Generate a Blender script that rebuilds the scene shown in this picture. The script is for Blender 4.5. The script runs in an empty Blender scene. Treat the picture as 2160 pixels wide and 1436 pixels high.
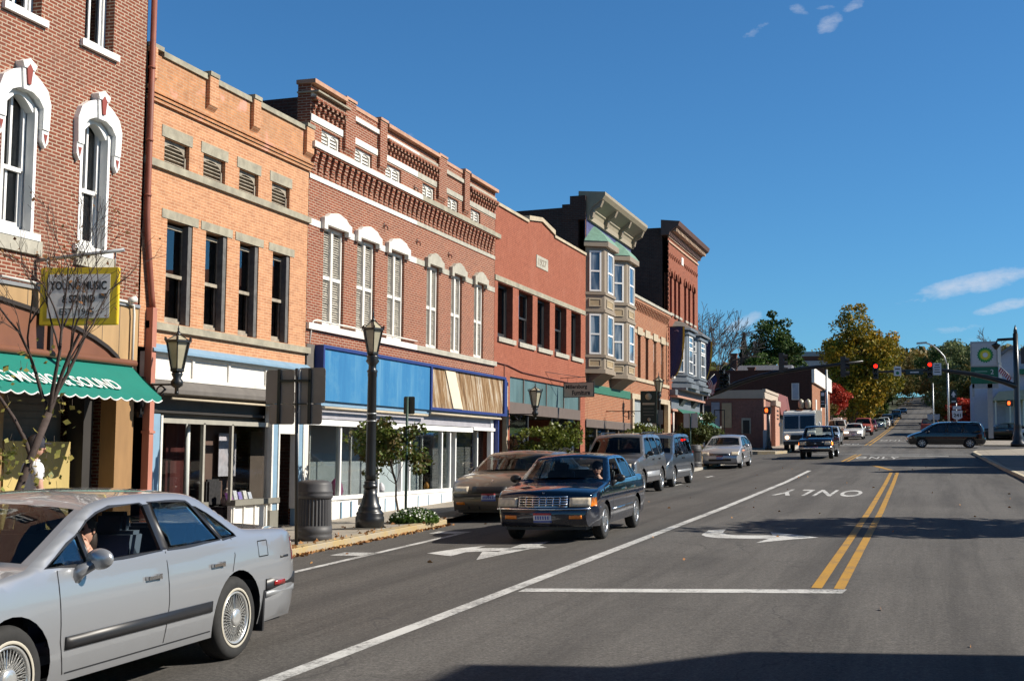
import bpy, bmesh, math, random
from mathutils import Vector, Matrix
from mathutils.geometry import delaunay_2d_cdt
R = math.radians
SC = bpy.context.scene
COL = SC.collection
rnd = random.Random(7)

# ---------------------------------------------------------------- camera
cd = bpy.data.cameras.new('camera'); cam = bpy.data.objects.new('camera', cd); COL.objects.link(cam)
TH, PI_, ROLL = R(18.1217), R(4.9093), 0.008
fw = Vector((-math.sin(TH)*math.cos(PI_), math.cos(TH)*math.cos(PI_), math.sin(PI_)))
rt = Vector((math.cos(TH), math.sin(TH), 0)); up = rt.cross(fw)
rr = rt*math.cos(ROLL)+up*math.sin(ROLL); uu = -rt*math.sin(ROLL)+up*math.cos(ROLL)
cam.matrix_world = Matrix(((rr.x, uu.x, -fw.x, 0), (rr.y, uu.y, -fw.y, 0), (rr.z, uu.z, -fw.z, 1.87), (0, 0, 0, 1)))
cd.sensor_fit = 'HORIZONTAL'; cd.sensor_width = 36; cd.lens = 45.0; cd.clip_start = .1; cd.clip_end = 6000
SC.camera = cam

# ---------------------------------------------------------------- sun, sky, exposure
SUN_EL, SUN_AZ = R(36), R(14)     # azimuth measured from +X towards +Y
sd = Vector((math.cos(SUN_AZ)*math.cos(SUN_EL), math.sin(SUN_AZ)*math.cos(SUN_EL), math.sin(SUN_EL)))
ld = bpy.data.lights.new('sun', 'SUN'); lo = bpy.data.objects.new('sun', ld); COL.objects.link(lo)
ld.energy = 5.0; ld.angle = R(.5); ld.color = (1, .93, .82)
lo.rotation_euler = (-sd).to_track_quat('-Z', 'Y').to_euler()
w = bpy.data.worlds.new('World'); SC.world = w; w.use_nodes = True
nt = w.node_tree; nt.nodes.clear(); N = nt.nodes.new; Lk = nt.links.new
out = N('ShaderNodeOutputWorld'); bg = N('ShaderNodeBackground'); bg.inputs[1].default_value = .058
sky = N('ShaderNodeTexSky'); sky.sky_type = 'NISHITA'; sky.sun_disc = False
sky.sun_elevation = SUN_EL; sky.sun_rotation = R(90)-SUN_AZ
sky.altitude = 300; sky.air_density = 1.0; sky.dust_density = .25; sky.ozone_density = 2.2
# thin clouds low over the street: soft noise patches at directions on the sky
tc = N('ShaderNodeTexCoord'); nrm = N('ShaderNodeVectorMath'); nrm.operation = 'NORMALIZE'; Lk(tc.outputs['Generated'], nrm.inputs[0])
def sky_dir(px, py):
    d = fw*2700+rr*(px-1080)-uu*(py-718); return d.normalized()
def M(op, a, b=None, c=None, clamp=False):
    n = N('ShaderNodeMath'); n.operation = op; n.use_clamp = clamp
    for i, v in enumerate((a, b, c)):
        if v is None: continue
        if isinstance(v, (int, float)): n.inputs[i].default_value = v
        else: Lk(v, n.inputs[i])
    return n.outputs[0]
def VD(vec, const):
    n = N('ShaderNodeVectorMath'); n.operation = 'DOT_PRODUCT'; Lk(vec, n.inputs[0]); n.inputs[1].default_value = const; return n.outputs['Value']
noi = N('ShaderNodeTexNoise'); noi.inputs['Scale'].default_value = 30; noi.inputs['Detail'].default_value = 12; noi.inputs['Roughness'].default_value = .68
mp = N('ShaderNodeMapping'); mp.inputs['Scale'].default_value = (1, 1, 2.2); Lk(nrm.outputs[0], mp.inputs[0]); Lk(mp.outputs[0], noi.inputs['Vector'])
tot = None
for px, py, wx, wy, ang, s in [(2060, 597, 160, 24, -14, 1.1), (2170, 632, 120, 15, -16, 1.0), (1568, 680, 56, 17, -28, .9), (1748, 52, 36, 22, -35, .80),
                             (1690, 25, 34, 14, 20, .66), (1585, 72, 60, 13, -35, .58), (1800, 12, 30, 14, -20, .68), (1735, 18, 30, 7, -5, .6), (850, 283, 26, 9, 10, .5), (2010, 695, 60, 11, -8, .55), (2060, 715, 80, 10, 5, .5), (2115, 590, 60, 18, -10, .8), (1840, 72, 24, 10, 0, .25)]:
    c = sky_dir(px, py); a = R(ang)
    ex = (rr*math.cos(a)-uu*math.sin(a)); ey = (rr*math.sin(a)+uu*math.cos(a))
    dx = M('MULTIPLY', M('SUBTRACT', VD(nrm.outputs[0], ex), c.dot(ex)), 2700/wx)
    dy = M('MULTIPLY', M('SUBTRACT', VD(nrm.outputs[0], ey), c.dot(ey)), 2700/wy)
    d2 = M('ADD', M('MULTIPLY', dx, dx), M('MULTIPLY', dy, dy))
    m = M('MULTIPLY', M('SUBTRACT', 1.0, d2, clamp=True), s)
    front = M('GREATER_THAN', VD(nrm.outputs[0], c), 0)
    m = M('MULTIPLY', m, front)
    tot = m if tot is None else M('MAXIMUM', tot, m)
cl = M('MULTIPLY', M('SUBTRACT', M('ADD', tot, M('MULTIPLY', noi.outputs[0], 2.6)), 1.62), .8, clamp=True)
cl = M('MULTIPLY', cl, M('GREATER_THAN', tot, .003))
cl = M('MULTIPLY', cl, M('MULTIPLY', tot, 3.0, clamp=True), clamp=True)
cl = M('MULTIPLY', cl, .86)
# deep clear autumn blue, darker towards the zenith
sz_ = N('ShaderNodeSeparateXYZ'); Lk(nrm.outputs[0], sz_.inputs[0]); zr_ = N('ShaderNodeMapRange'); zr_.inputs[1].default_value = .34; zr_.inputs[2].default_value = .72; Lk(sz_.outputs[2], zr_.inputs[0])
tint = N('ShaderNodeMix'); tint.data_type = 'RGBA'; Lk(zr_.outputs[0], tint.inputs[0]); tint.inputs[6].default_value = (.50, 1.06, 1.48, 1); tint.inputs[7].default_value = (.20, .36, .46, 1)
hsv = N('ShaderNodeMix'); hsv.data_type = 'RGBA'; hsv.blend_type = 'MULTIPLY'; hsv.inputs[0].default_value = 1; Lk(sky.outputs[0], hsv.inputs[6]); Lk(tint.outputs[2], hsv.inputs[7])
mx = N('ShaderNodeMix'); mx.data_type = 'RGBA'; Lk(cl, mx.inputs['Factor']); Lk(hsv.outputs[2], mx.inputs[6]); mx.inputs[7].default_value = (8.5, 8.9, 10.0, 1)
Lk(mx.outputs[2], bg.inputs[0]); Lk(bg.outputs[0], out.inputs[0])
SC.view_settings.view_transform = 'Standard'; SC.view_settings.look = 'None'; SC.view_settings.exposure = 0.5; SC.view_settings.gamma = 1
SC.cycles.max_bounces = 6; SC.cycles.transparent_max_bounces = 16; SC.cycles.glossy_bounces = 3; SC.cycles.diffuse_bounces = 3
SC.cycles.caustics_reflective = False; SC.cycles.caustics_refractive = False; SC.cycles.sample_clamp_indirect = 6

# ---------------------------------------------------------------- helpers
ORG = {}
def tag(o, label=None, cat=None, group=None, kind=None):
    if label: o['label'] = label
    if cat: o['category'] = cat
    if group: o['group'] = group
    if kind: o['kind'] = kind
    return o
def thing(name, label, cat, loc=(0, 0, 0), group=None, local=False):
    o = bpy.data.objects.new(name, None); COL.objects.link(o); o.empty_display_size = .2
    o.location = (0, 0, 0) if local else loc
    ORG[o.name] = Vector((0, 0, 0)) if local else Vector(loc)
    return tag(o, label, cat, group)
class MB:
    def __init__(s): s.v = []; s.f = []; s.m = []; s.s = []
    def face(s, pts, m=0, sm=False):
        n = len(s.v); s.v += [tuple(p) for p in pts]; s.f.append(tuple(range(n, n+len(pts)))); s.m.append(m); s.s.append(sm)
    def box(s, x0, x1, y0, y1, z0, z1, m=0):
        if x0 > x1: x0, x1 = x1, x0
        if y0 > y1: y0, y1 = y1, y0
        if z0 > z1: z0, z1 = z1, z0
        n = len(s.v)
        s.v += [(x0, y0, z0), (x1, y0, z0), (x1, y1, z0), (x0, y1, z0), (x0, y0, z1), (x1, y0, z1), (x1, y1, z1), (x0, y1, z1)]
        for q in ((0, 3, 2, 1), (4, 5, 6, 7), (0, 1, 5, 4), (1, 2, 6, 5), (2, 3, 7, 6), (3, 0, 4, 7)):
            s.f.append(tuple(n+i for i in q)); s.m.append(m); s.s.append(False)
        return s
    def obox(s, c, ax, ay, az, m=0):   # centre and three half-axis vectors
        c = Vector(c); ax = Vector(ax); ay = Vector(ay); az = Vector(az); n = len(s.v)
        for k in (-1, 1):
            for i, j in ((-1, -1), (1, -1), (1, 1), (-1, 1)): s.v.append(tuple(c+ax*i+ay*j+az*k))
        for q in ((0, 3, 2, 1), (4, 5, 6, 7), (0, 1, 5, 4), (1, 2, 6, 5), (2, 3, 7, 6), (3, 0, 4, 7)):
            s.f.append(tuple(n+i for i in q)); s.m.append(m); s.s.append(False)
        return s
    def bar(s, a, b, w, h, m=0):
        a = Vector(a); b = Vector(b); d = b-a
        u = d.cross(Vector((0, 0, 1)))
        if u.length < 1e-5: u = Vector((1, 0, 0))
        u.normalize(); v = u.cross(d).normalized()
        return s.obox((a+b)/2, d/2, u*w/2, v*h/2, m)
    def prism(s, pts, axis, a0, a1, m=0, sm=False):
        # pts: 2-D polygon, extruded along axis between a0 and a1
        def P(p, a):
            return (a, p[0], p[1]) if axis == 'x' else ((p[0], a, p[1]) if axis == 'y' else (p[0], p[1], a))
        k = len(pts); n = len(s.v)
        s.v += [P(p, a0) for p in pts]+[P(p, a1) for p in pts]
        s.f.append(tuple(range(n+k-1, n-1, -1))); s.m.append(m); s.s.append(False)
        s.f.append(tuple(range(n+k, n+2*k))); s.m.append(m); s.s.append(False)
        for i in range(k):
            j = (i+1) % k; s.f.append((n+i, n+j, n+k+j, n+k+i)); s.m.append(m); s.s.append(sm)
        return s
    def tube(s, path, rad, n=8, m=0, sm=True, cap=True):
        path = [Vector(p) for p in path]
        if isinstance(rad, (int, float)): rad = [rad]*len(path)
        b = len(s.v); prev = None
        for i, p in enumerate(path):
            d = (path[min(i+1, len(path)-1)]-path[max(i-1, 0)])
            d = d.normalized() if d.length > 1e-9 else Vector((0, 0, 1))
            if prev is None:
                u = d.cross(Vector((0, 0, 1)))
                if u.length < .05: u = d.cross(Vector((1, 0, 0)))
            else:
                u = prev-d*prev.dot(d)
                if u.length < 1e-4: u = d.cross(Vector((0, 1, 0)))
            u.normalize(); prev = u; v = d.cross(u)
            for k in range(n):
                a = 2*math.pi*k/n; s.v.append(tuple(p+(u*math.cos(a)+v*math.sin(a))*rad[i]))
        for i in range(len(path)-1):
            for k in range(n):
                k2 = (k+1) % n; s.f.append((b+i*n+k, b+i*n+k2, b+(i+1)*n+k2, b+(i+1)*n+k)); s.m.append(m); s.s.append(sm)
        if cap:
            s.f.append(tuple(b+k for k in range(n-1, -1, -1))); s.m.append(m); s.s.append(False)
            e = b+(len(path)-1)*n; s.f.append(tuple(e+k for k in range(n))); s.m.append(m); s.s.append(False)
        return s
    def lathe(s, prof, c=(0, 0, 0), n=16, m=0, sm=True, axis='z', flute=0, fz=None, rot=0, cap=True):
        b = len(s.v); c = Vector(c)
        for r, z in prof:
            for k in range(n):
                a = 2*math.pi*k/n+rot; q = r
                if flute and (fz is None or fz[0] <= z <= fz[1]): q = r-(flute if k % 2 else 0)
                p = (q*math.cos(a), q*math.sin(a), z) if axis == 'z' else ((z, q*math.cos(a), q*math.sin(a)) if axis == 'x' else (q*math.sin(a), z, q*math.cos(a)))
                s.v.append(tuple(c+Vector(p)))
        for i in range(len(prof)-1):
            for k in range(n):
                k2 = (k+1) % n; s.f.append((b+i*n+k, b+i*n+k2, b+(i+1)*n+k2, b+(i+1)*n+k)); s.m.append(m); s.s.append(sm)
        if not cap: return s
        if prof[0][0] > 1e-4: s.f.append(tuple(b+k for k in range(n-1, -1, -1))); s.m.append(m); s.s.append(False)
        if prof[-1][0] > 1e-4: e = b+(len(prof)-1)*n; s.f.append(tuple(e+k for k in range(n))); s.m.append(m); s.s.append(False)
        return s
    def grid(s, rows, m=0, sm=True, closed=False):
        b = len(s.v); nr = len(rows); nc = len(rows[0])
        for r in rows: s.v += [tuple(p) for p in r]
        for i in range(nr-1):
            for j in range(nc-1 if not closed else nc):
                j2 = (j+1) % nc; s.f.append((b+i*nc+j, b+i*nc+j2, b+(i+1)*nc+j2, b+(i+1)*nc+j)); s.m.append(m); s.s.append(sm)
        return s
    def ball(s, c, r, n=10, m=0, sc=(1, 1, 1)):
        prof = [(max(1e-5, r*math.sin(math.pi*i/n)), -r*math.cos(math.pi*i/n)) for i in range(n+1)]
        b = len(s.v); s.lathe(prof, (0, 0, 0), n+2, m)
        for i in range(b, len(s.v)):
            v = s.v[i]; s.v[i] = (v[0]*sc[0]+c[0], v[1]*sc[1]+c[1], v[2]*sc[2]+c[2])
        return s
    def xf(s, mat, start=0):
        for i in range(start, len(s.v)): s.v[i] = tuple(mat @ Vector(s.v[i]))
        return s
def build(mb, name, mats, parent=None, bevel=0, sharp=None, loc=None, label=None, merge=False):
    if not isinstance(mats, (list, tuple)): mats = [mats]
    if parent is not None: org = ORG.get(parent.name, Vector((0, 0, 0)))
    elif loc is not None: org = Vector(loc)
    else: org = Vector((0, 0, 0))
    me = bpy.data.meshes.new(name)
    me.from_pydata([(v[0]-org.x, v[1]-org.y, v[2]-org.z) for v in mb.v], [], mb.f)
    for m in mats: me.materials.append(m)
    me.polygons.foreach_set('material_index', mb.m)
    me.polygons.foreach_set('use_smooth', mb.s)
    if merge or bevel:
        bm = bmesh.new(); bm.from_mesh(me); bmesh.ops.remove_doubles(bm, verts=bm.verts, dist=1e-4)
        bmesh.ops.recalc_face_normals(bm, faces=bm.faces)
        if bevel: 
            es = [e for e in bm.edges if len(e.link_faces) == 2 and e.calc_face_angle(0) > .5]
            bmesh.ops.bevel(bm, geom=es, offset=bevel, segments=2, affect='EDGES', clamp_overlap=True)
        bm.to_mesh(me); bm.free()
    me.update()
    if sharp: me.set_sharp_from_angle(angle=R(sharp))
    o = bpy.data.objects.new(name, me); COL.objects.link(o)
    if parent is not None: o.parent = parent; ORG[o.name] = org
    else: o.location = org; ORG[o.name] = org
    if label: o['label'] = label
    return o
def split(mb, name, mats, parent, **k):
    """one object per separate piece of the mesh builder"""
    par = list(range(len(mb.v)))
    def find(i):
        while par[i] != i: par[i] = par[par[i]]; i = par[i]
        return i
    for f in mb.f:
        for i in f[1:]: par[find(i)] = find(f[0])
    groups = {}
    for fi, f in enumerate(mb.f): groups.setdefault(find(f[0]), []).append(fi)
    out = []
    for g in groups.values():
        m2 = MB(); mp_ = {}
        for fi in g:
            for i in mb.f[fi]:
                if i not in mp_: mp_[i] = len(m2.v); m2.v.append(mb.v[i])
            m2.f.append(tuple(mp_[i] for i in mb.f[fi])); m2.m.append(mb.m[fi]); m2.s.append(mb.s[fi])
        out.append(build(m2, name, mats, parent, **k))
    return out
def children(o): return [c for c in bpy.data.objects if c.parent == o]
def copy_tree(o, parent=None, kids=None):
    if kids is None:
        kids = {}
        for c in bpy.data.objects:
            if c.parent: kids.setdefault(c.parent.name, []).append(c)
    c = o.copy(); COL.objects.link(c); c.parent = parent; ORG[c.name] = ORG.get(o.name, Vector((0, 0, 0)))
    for ch in kids.get(o.name, []): copy_tree(ch, c, kids)
    return c
def text_mesh(txt, size, bold=0., depth=.0, shear=0., spacing=1.):
    cu = bpy.data.curves.new('lettering', 'FONT'); cu.body = txt; cu.size = size; cu.offset = bold; cu.extrude = depth
    cu.shear = shear; cu.space_character = spacing; cu.resolution_u = 4
    cu.align_x = 'CENTER'; cu.align_y = 'CENTER'
    o = bpy.data.objects.new('lettering', cu); COL.objects.link(o)
    dg = bpy.context.evaluated_depsgraph_get(); me = bpy.data.meshes.new_from_object(o.evaluated_get(dg))
    bpy.data.objects.remove(o); bpy.data.curves.remove(cu)
    return me
def put_text(txt, size, mat, name, parent, origin, right, upv, bold=0., width=None, height=None, shear=0., depth=.002, arc=0):
    """flat lettering laid on a surface at origin, reading along right, with its up along upv; world coordinates"""
    me = text_mesh(txt, size, bold, depth, shear)
    xs = [v.co.x for v in me.vertices]; ys = [v.co.y for v in me.vertices]
    sx = width/(max(xs)-min(xs)) if width else 1.; sy = height/(max(ys)-min(ys)) if height else 1.
    cx = (max(xs)+min(xs))/2; cy = (max(ys)+min(ys))/2
    r = Vector(right).normalized(); u = Vector(upv).normalized(); n = r.cross(u)
    org = ORG.get(parent.name, Vector((0, 0, 0))) if parent is not None else Vector((0, 0, 0))
    for v in me.vertices:
        x = (v.co.x-cx)*sx; y = (v.co.y-cy)*sy+arc*x*x
        v.co = Vector(origin)+r*x+u*y+n*v.co.z-org
    me.materials.clear(); me.materials.append(mat)
    o = bpy.data.objects.new(name, me); COL.objects.link(o)
    if parent is not None: o.parent = parent; ORG[o.name] = org
    return o
# ---------------------------------------------------------------- materials
MATS = {}
def newmat(name):
    m = bpy.data.materials.new(name); m.use_nodes = True; nt = m.node_tree
    b = nt.nodes['Principled BSDF']; return m, nt, b
def nd(nt, t, **k):
    n = nt.nodes.new(t)
    for a, v in k.items():
        if a in n.inputs.keys() if isinstance(a, str) else False: n.inputs[a].default_value = v
        else: setattr(n, a, v)
    return n
def c4(c): return (c[0], c[1], c[2], 1)
def mixc(nt, f, a, b, mode='MIX'):
    n = nt.nodes.new('ShaderNodeMix'); n.data_type = 'RGBA'; n.blend_type = mode
    for k, v in ((0, f), (6, a), (7, b)):
        if isinstance(v, (int, float)): n.inputs[k].default_value = v
        elif isinstance(v, tuple): n.inputs[k].default_value = c4(v)
        else: nt.links.new(v, n.inputs[k])
    return n.outputs[2]
def noise(nt, vec, scale, detail=5, rough=.6):
    n = nt.nodes.new('ShaderNodeTexNoise'); n.inputs['Scale'].default_value = scale; n.inputs['Detail'].default_value = detail; n.inputs['Roughness'].default_value = rough
    if vec is not None: nt.links.new(vec, n.inputs['Vector'])
    return n.outputs[0]
def ramp(nt, v, a, b):
    n = nt.nodes.new('ShaderNodeMapRange'); n.inputs[1].default_value = a; n.inputs[2].default_value = b; nt.links.new(v, n.inputs[0]); return n.outputs[0]
def objco(nt, scale=(1, 1, 1)):
    t = nt.nodes.new('ShaderNodeTexCoord'); m = nt.nodes.new('ShaderNodeMapping'); m.inputs['Scale'].default_value = scale
    nt.links.new(t.outputs['Object'], m.inputs[0]); return m.outputs[0]
def bump(nt, b, h, s=.3, d=.01):
    n = nt.nodes.new('ShaderNodeBump'); n.inputs['Strength'].default_value = s; n.inputs['Distance'].default_value = d
    nt.links.new(h, n.inputs['Height']); nt.links.new(n.outputs[0], b.inputs['Normal'])
def mat(name, col, rough=.7, metal=0., var=.12, scale=4., dirt=0., spec=.5, coat=0., emit=None, streak=False, bmp=0., blotch=None):
    if name in MATS: return MATS[name]
    m, nt, b = newmat(name)
    b.inputs['Roughness'].default_value = rough; b.inputs['Metallic'].default_value = metal
    b.inputs['Specular IOR Level'].default_value = spec; b.inputs['Coat Weight'].default_value = coat; b.inputs['Coat Roughness'].default_value = .04
    if emit: b.inputs['Emission Color'].default_value = c4(emit[0]); b.inputs['Emission Strength'].default_value = emit[1]
    if var > 0:
        v = objco(nt, (1, 1, .25) if streak else (1, 1, 1))
        n1 = noise(nt, v, scale)
        f = ramp(nt, n1, .3, .7)
        lo = tuple(c*(1-var) for c in col); hi = tuple(min(1, c*(1+var)) for c in col)
        c = mixc(nt, f, lo, hi)
        if dirt:
            n2 = noise(nt, v, scale*.35, 8, .7); f2 = ramp(nt, n2, .5, .75)
            mu = nt.nodes.new('ShaderNodeMath'); mu.operation = 'MULTIPLY'; nt.links.new(f2, mu.inputs[0]); mu.inputs[1].default_value = dirt
            mu.use_clamp = True
            c = mixc(nt, mu.outputs[0], c, blotch or tuple(x*.35 for x in col))
        nt.links.new(c, b.inputs['Base Color'])
        if bmp: bump(nt, b, noise(nt, objco(nt), 60, 6), bmp)
    else: b.inputs['Base Color'].default_value = c4(col)
    MATS[name] = m; return m
def brick(name, c1, c2, mortar, w=.215, h=.0677, mo=.011, stain=.25, stainc=(.06, .05, .045), bmp=.6, patches=None, mfade=None):
    if name in MATS: return MATS[name]
    m, nt, b = newmat(name); L = nt.links.new
    t = nt.nodes.new('ShaderNodeTexCoord'); g = nt.nodes.new('ShaderNodeNewGeometry')
    sp = nt.nodes.new('ShaderNodeSeparateXYZ'); L(t.outputs['Object'], sp.inputs[0])
    sn = nt.nodes.new('ShaderNodeSeparateXYZ'); L(g.outputs['True Normal'], sn.inputs[0])
    ab = nt.nodes.new('ShaderNodeMath'); ab.operation = 'ABSOLUTE'; L(sn.outputs[0], ab.inputs[0])
    gt = nt.nodes.new('ShaderNodeMath'); gt.operation = 'GREATER_THAN'; L(ab.outputs[0], gt.inputs[0]); gt.inputs[1].default_value = .6
    mxn = nt.nodes.new('ShaderNodeMix'); mxn.data_type = 'FLOAT'; L(gt.outputs[0], mxn.inputs[0]); L(sp.outputs[0], mxn.inputs[2]); L(sp.outputs[1], mxn.inputs[3])
    cb = nt.nodes.new('ShaderNodeCombineXYZ'); L(mxn.outputs[0], cb.inputs[0]); L(sp.outputs[2], cb.inputs[1])
    bt = nt.nodes.new('ShaderNodeTexBrick'); L(cb.outputs[0], bt.inputs['Vector'])
    bt.inputs['Scale'].default_value = 1; bt.inputs['Brick Width'].default_value = w; bt.inputs['Row Height'].default_value = h
    bt.inputs['Mortar Size'].default_value = mo; bt.inputs['Mortar Smooth'].default_value = .25; bt.inputs['Bias'].default_value = -.1
    bt.inputs['Color1'].default_value = c4(c1); bt.inputs['Color2'].default_value = c4(c2); bt.inputs['Mortar'].default_value = c4(mortar)
    n1 = noise(nt, t.outputs['Object'], .9, 8, .65); n2 = noise(nt, t.outputs['Object'], 7, 4)
    c = mixc(nt, ramp(nt, n2, .35, .7), bt.outputs['Color'], tuple([.78]*3), 'MULTIPLY')
    f = nt.nodes.new('ShaderNodeMath'); f.operation = 'MULTIPLY'; f.use_clamp = True; L(ramp(nt, n1, .5, .8), f.inputs[0]); f.inputs[1].default_value = stain
    c = mixc(nt, f.outputs[0], c, stainc)
    run = noise(nt, objco(nt, (3., 3., .22)), 1.3, 7, .75); fr_ = nt.nodes.new('ShaderNodeMath'); fr_.operation = 'MULTIPLY'; fr_.use_clamp = True; L(ramp(nt, run, .54, .74), fr_.inputs[0]); fr_.inputs[1].default_value = .25+stain*.5; c = mixc(nt, fr_.outputs[0], c, mixc(nt, 1., c, (.62, .60, .58), 'MULTIPLY'))
    if patches:
        n3 = noise(nt, t.outputs['Object'], 1.7, 2); f3 = nt.nodes.new('ShaderNodeMath'); f3.operation = 'MULTIPLY'; f3.use_clamp = True
        L(ramp(nt, n3, .6, .68), f3.inputs[0]); f3.inputs[1].default_value = patches[1]; c = mixc(nt, f3.outputs[0], c, patches[0])
    L(c, b.inputs['Base Color']); b.inputs['Roughness'].default_value = .9; b.inputs['Specular IOR Level'].default_value = .2
    inv = nt.nodes.new('ShaderNodeMath'); inv.operation = 'SUBTRACT'; inv.inputs[0].default_value = 1; L(bt.outputs['Fac'], inv.inputs[1]); bump(nt, b, inv.outputs[0], bmp, .01)
    MATS[name] = m; return m
def glassmat(name, tint=(.75, .8, .8), refl=1.0, trans=.85):
    if name in MATS: return MATS[name]
    m = bpy.data.materials.new(name); m.use_nodes = True; nt = m.node_tree; nt.nodes.clear(); L = nt.links.new
    o = nt.nodes.new('ShaderNodeOutputMaterial'); tr = nt.nodes.new('ShaderNodeBsdfTransparent'); gl = nt.nodes.new('ShaderNodeBsdfGlossy')
    gl.inputs['Roughness'].default_value = .015; tr.inputs[0].default_value = c4(tuple(x*trans for x in tint))
    fr = nt.nodes.new('ShaderNodeFresnel'); fr.inputs[0].default_value = 1.55
    mu = nt.nodes.new('ShaderNodeMath'); mu.operation = 'MULTIPLY_ADD'; mu.use_clamp = True; L(fr.outputs[0], mu.inputs[0]); mu.inputs[1].default_value = refl; mu.inputs[2].default_value = .02
    n = noise(nt, objco(nt), .9, 2); bp = nt.nodes.new('ShaderNodeBump'); bp.inputs['Strength'].default_value = .12; bp.inputs['Distance'].default_value = .02
    L(n, bp.inputs['Height']); L(bp.outputs[0], gl.inputs['Normal'])
    ms = nt.nodes.new('ShaderNodeMixShader'); L(mu.outputs[0], ms.inputs[0]); L(tr.outputs[0], ms.inputs[1]); L(gl.outputs[0], ms.inputs[2]); L(ms.outputs[0], o.inputs[0])
    MATS[name] = m; return m
def paint(name, col, metal=.0, rough=.3, flake=False, dirt=.15):
    if name in MATS: return MATS[name]
    m, nt, b = newmat(name)
    b.inputs['Metallic'].default_value = metal; b.inputs['Roughness'].default_value = rough; b.inputs['Coat Weight'].default_value = 1; b.inputs['Coat Roughness'].default_value = .03
    b.inputs['Coat IOR'].default_value = 1.5
    t = nt.nodes.new('ShaderNodeTexCoord'); sp = nt.nodes.new('ShaderNodeSeparateXYZ'); nt.links.new(t.outputs['Object'], sp.inputs[0])
    # road dust low on the body
    lo = ramp(nt, sp.outputs[2], .75, .2); n = noise(nt, t.outputs['Object'], 5, 6)
    mu = nt.nodes.new('ShaderNodeMath'); mu.operation = 'MULTIPLY'; mu.use_clamp = True; nt.links.new(lo, mu.inputs[0]); nt.links.new(n, mu.inputs[1])
    m2 = nt.nodes.new('ShaderNodeMath'); m2.operation = 'MULTIPLY'; nt.links.new(mu.outputs[0], m2.inputs[0]); m2.inputs[1].default_value = dirt*2
    c = mixc(nt, m2.outputs[0], col, (.16, .14, .12)); nt.links.new(c, b.inputs['Base Color'])
    rg = nt.nodes.new('ShaderNodeMath'); rg.operation = 'MULTIPLY_ADD'; nt.links.new(m2.outputs[0], rg.inputs[0]); rg.inputs[1].default_value = .5; rg.inputs[2].default_value = rough
    nt.links.new(rg.outputs[0], b.inputs['Roughness'])
    MATS[name] = m; return m
def leafmat(name, cols, sc=.5, rough=.6, trans=.25):
    """leaves: each leaf picks its own colour, clumps lean one way"""
    if name in MATS: return MATS[name]
    m, nt, b = newmat(name); L = nt.links.new
    g = nt.nodes.new('ShaderNodeNewGeometry'); t = nt.nodes.new('ShaderNodeTexCoord')
    n = noise(nt, t.outputs['Object'], sc, 2)
    a = nt.nodes.new('ShaderNodeMath'); a.operation = 'MULTIPLY_ADD'; L(g.outputs['Random Per Island'], a.inputs[0]); a.inputs[1].default_value = .45
    r = ramp(nt, n, .25, .75); s2 = nt.nodes.new('ShaderNodeMath'); s2.operation = 'MULTIPLY'; L(r, s2.inputs[0]); s2.inputs[1].default_value = .6; L(s2.outputs[0], a.inputs[2])
    cr = nt.nodes.new('ShaderNodeValToRGB'); el = cr.color_ramp.elements
    while len(el) < len(cols): el.new(.5)
    for i, c in enumerate(cols): el[i].position = i/(len(cols)-1); el[i].color = c4(c)
    L(a.outputs[0], cr.inputs[0]); L(cr.outputs[0], b.inputs['Base Color']); b.inputs['Roughness'].default_value = rough; b.inputs['Specular IOR Level'].default_value = .3
    tl = nt.nodes.new('ShaderNodeBsdfTranslucent'); L(cr.outputs[0], tl.inputs[0]); ms = nt.nodes.new('ShaderNodeMixShader'); ms.inputs[0].default_value = trans
    o = nt.nodes['Material Output']; L(b.outputs[0], ms.inputs[1]); L(tl.outputs[0], ms.inputs[2]); L(ms.outputs[0], o.inputs[0])
    MATS[name] = m; return m
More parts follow.
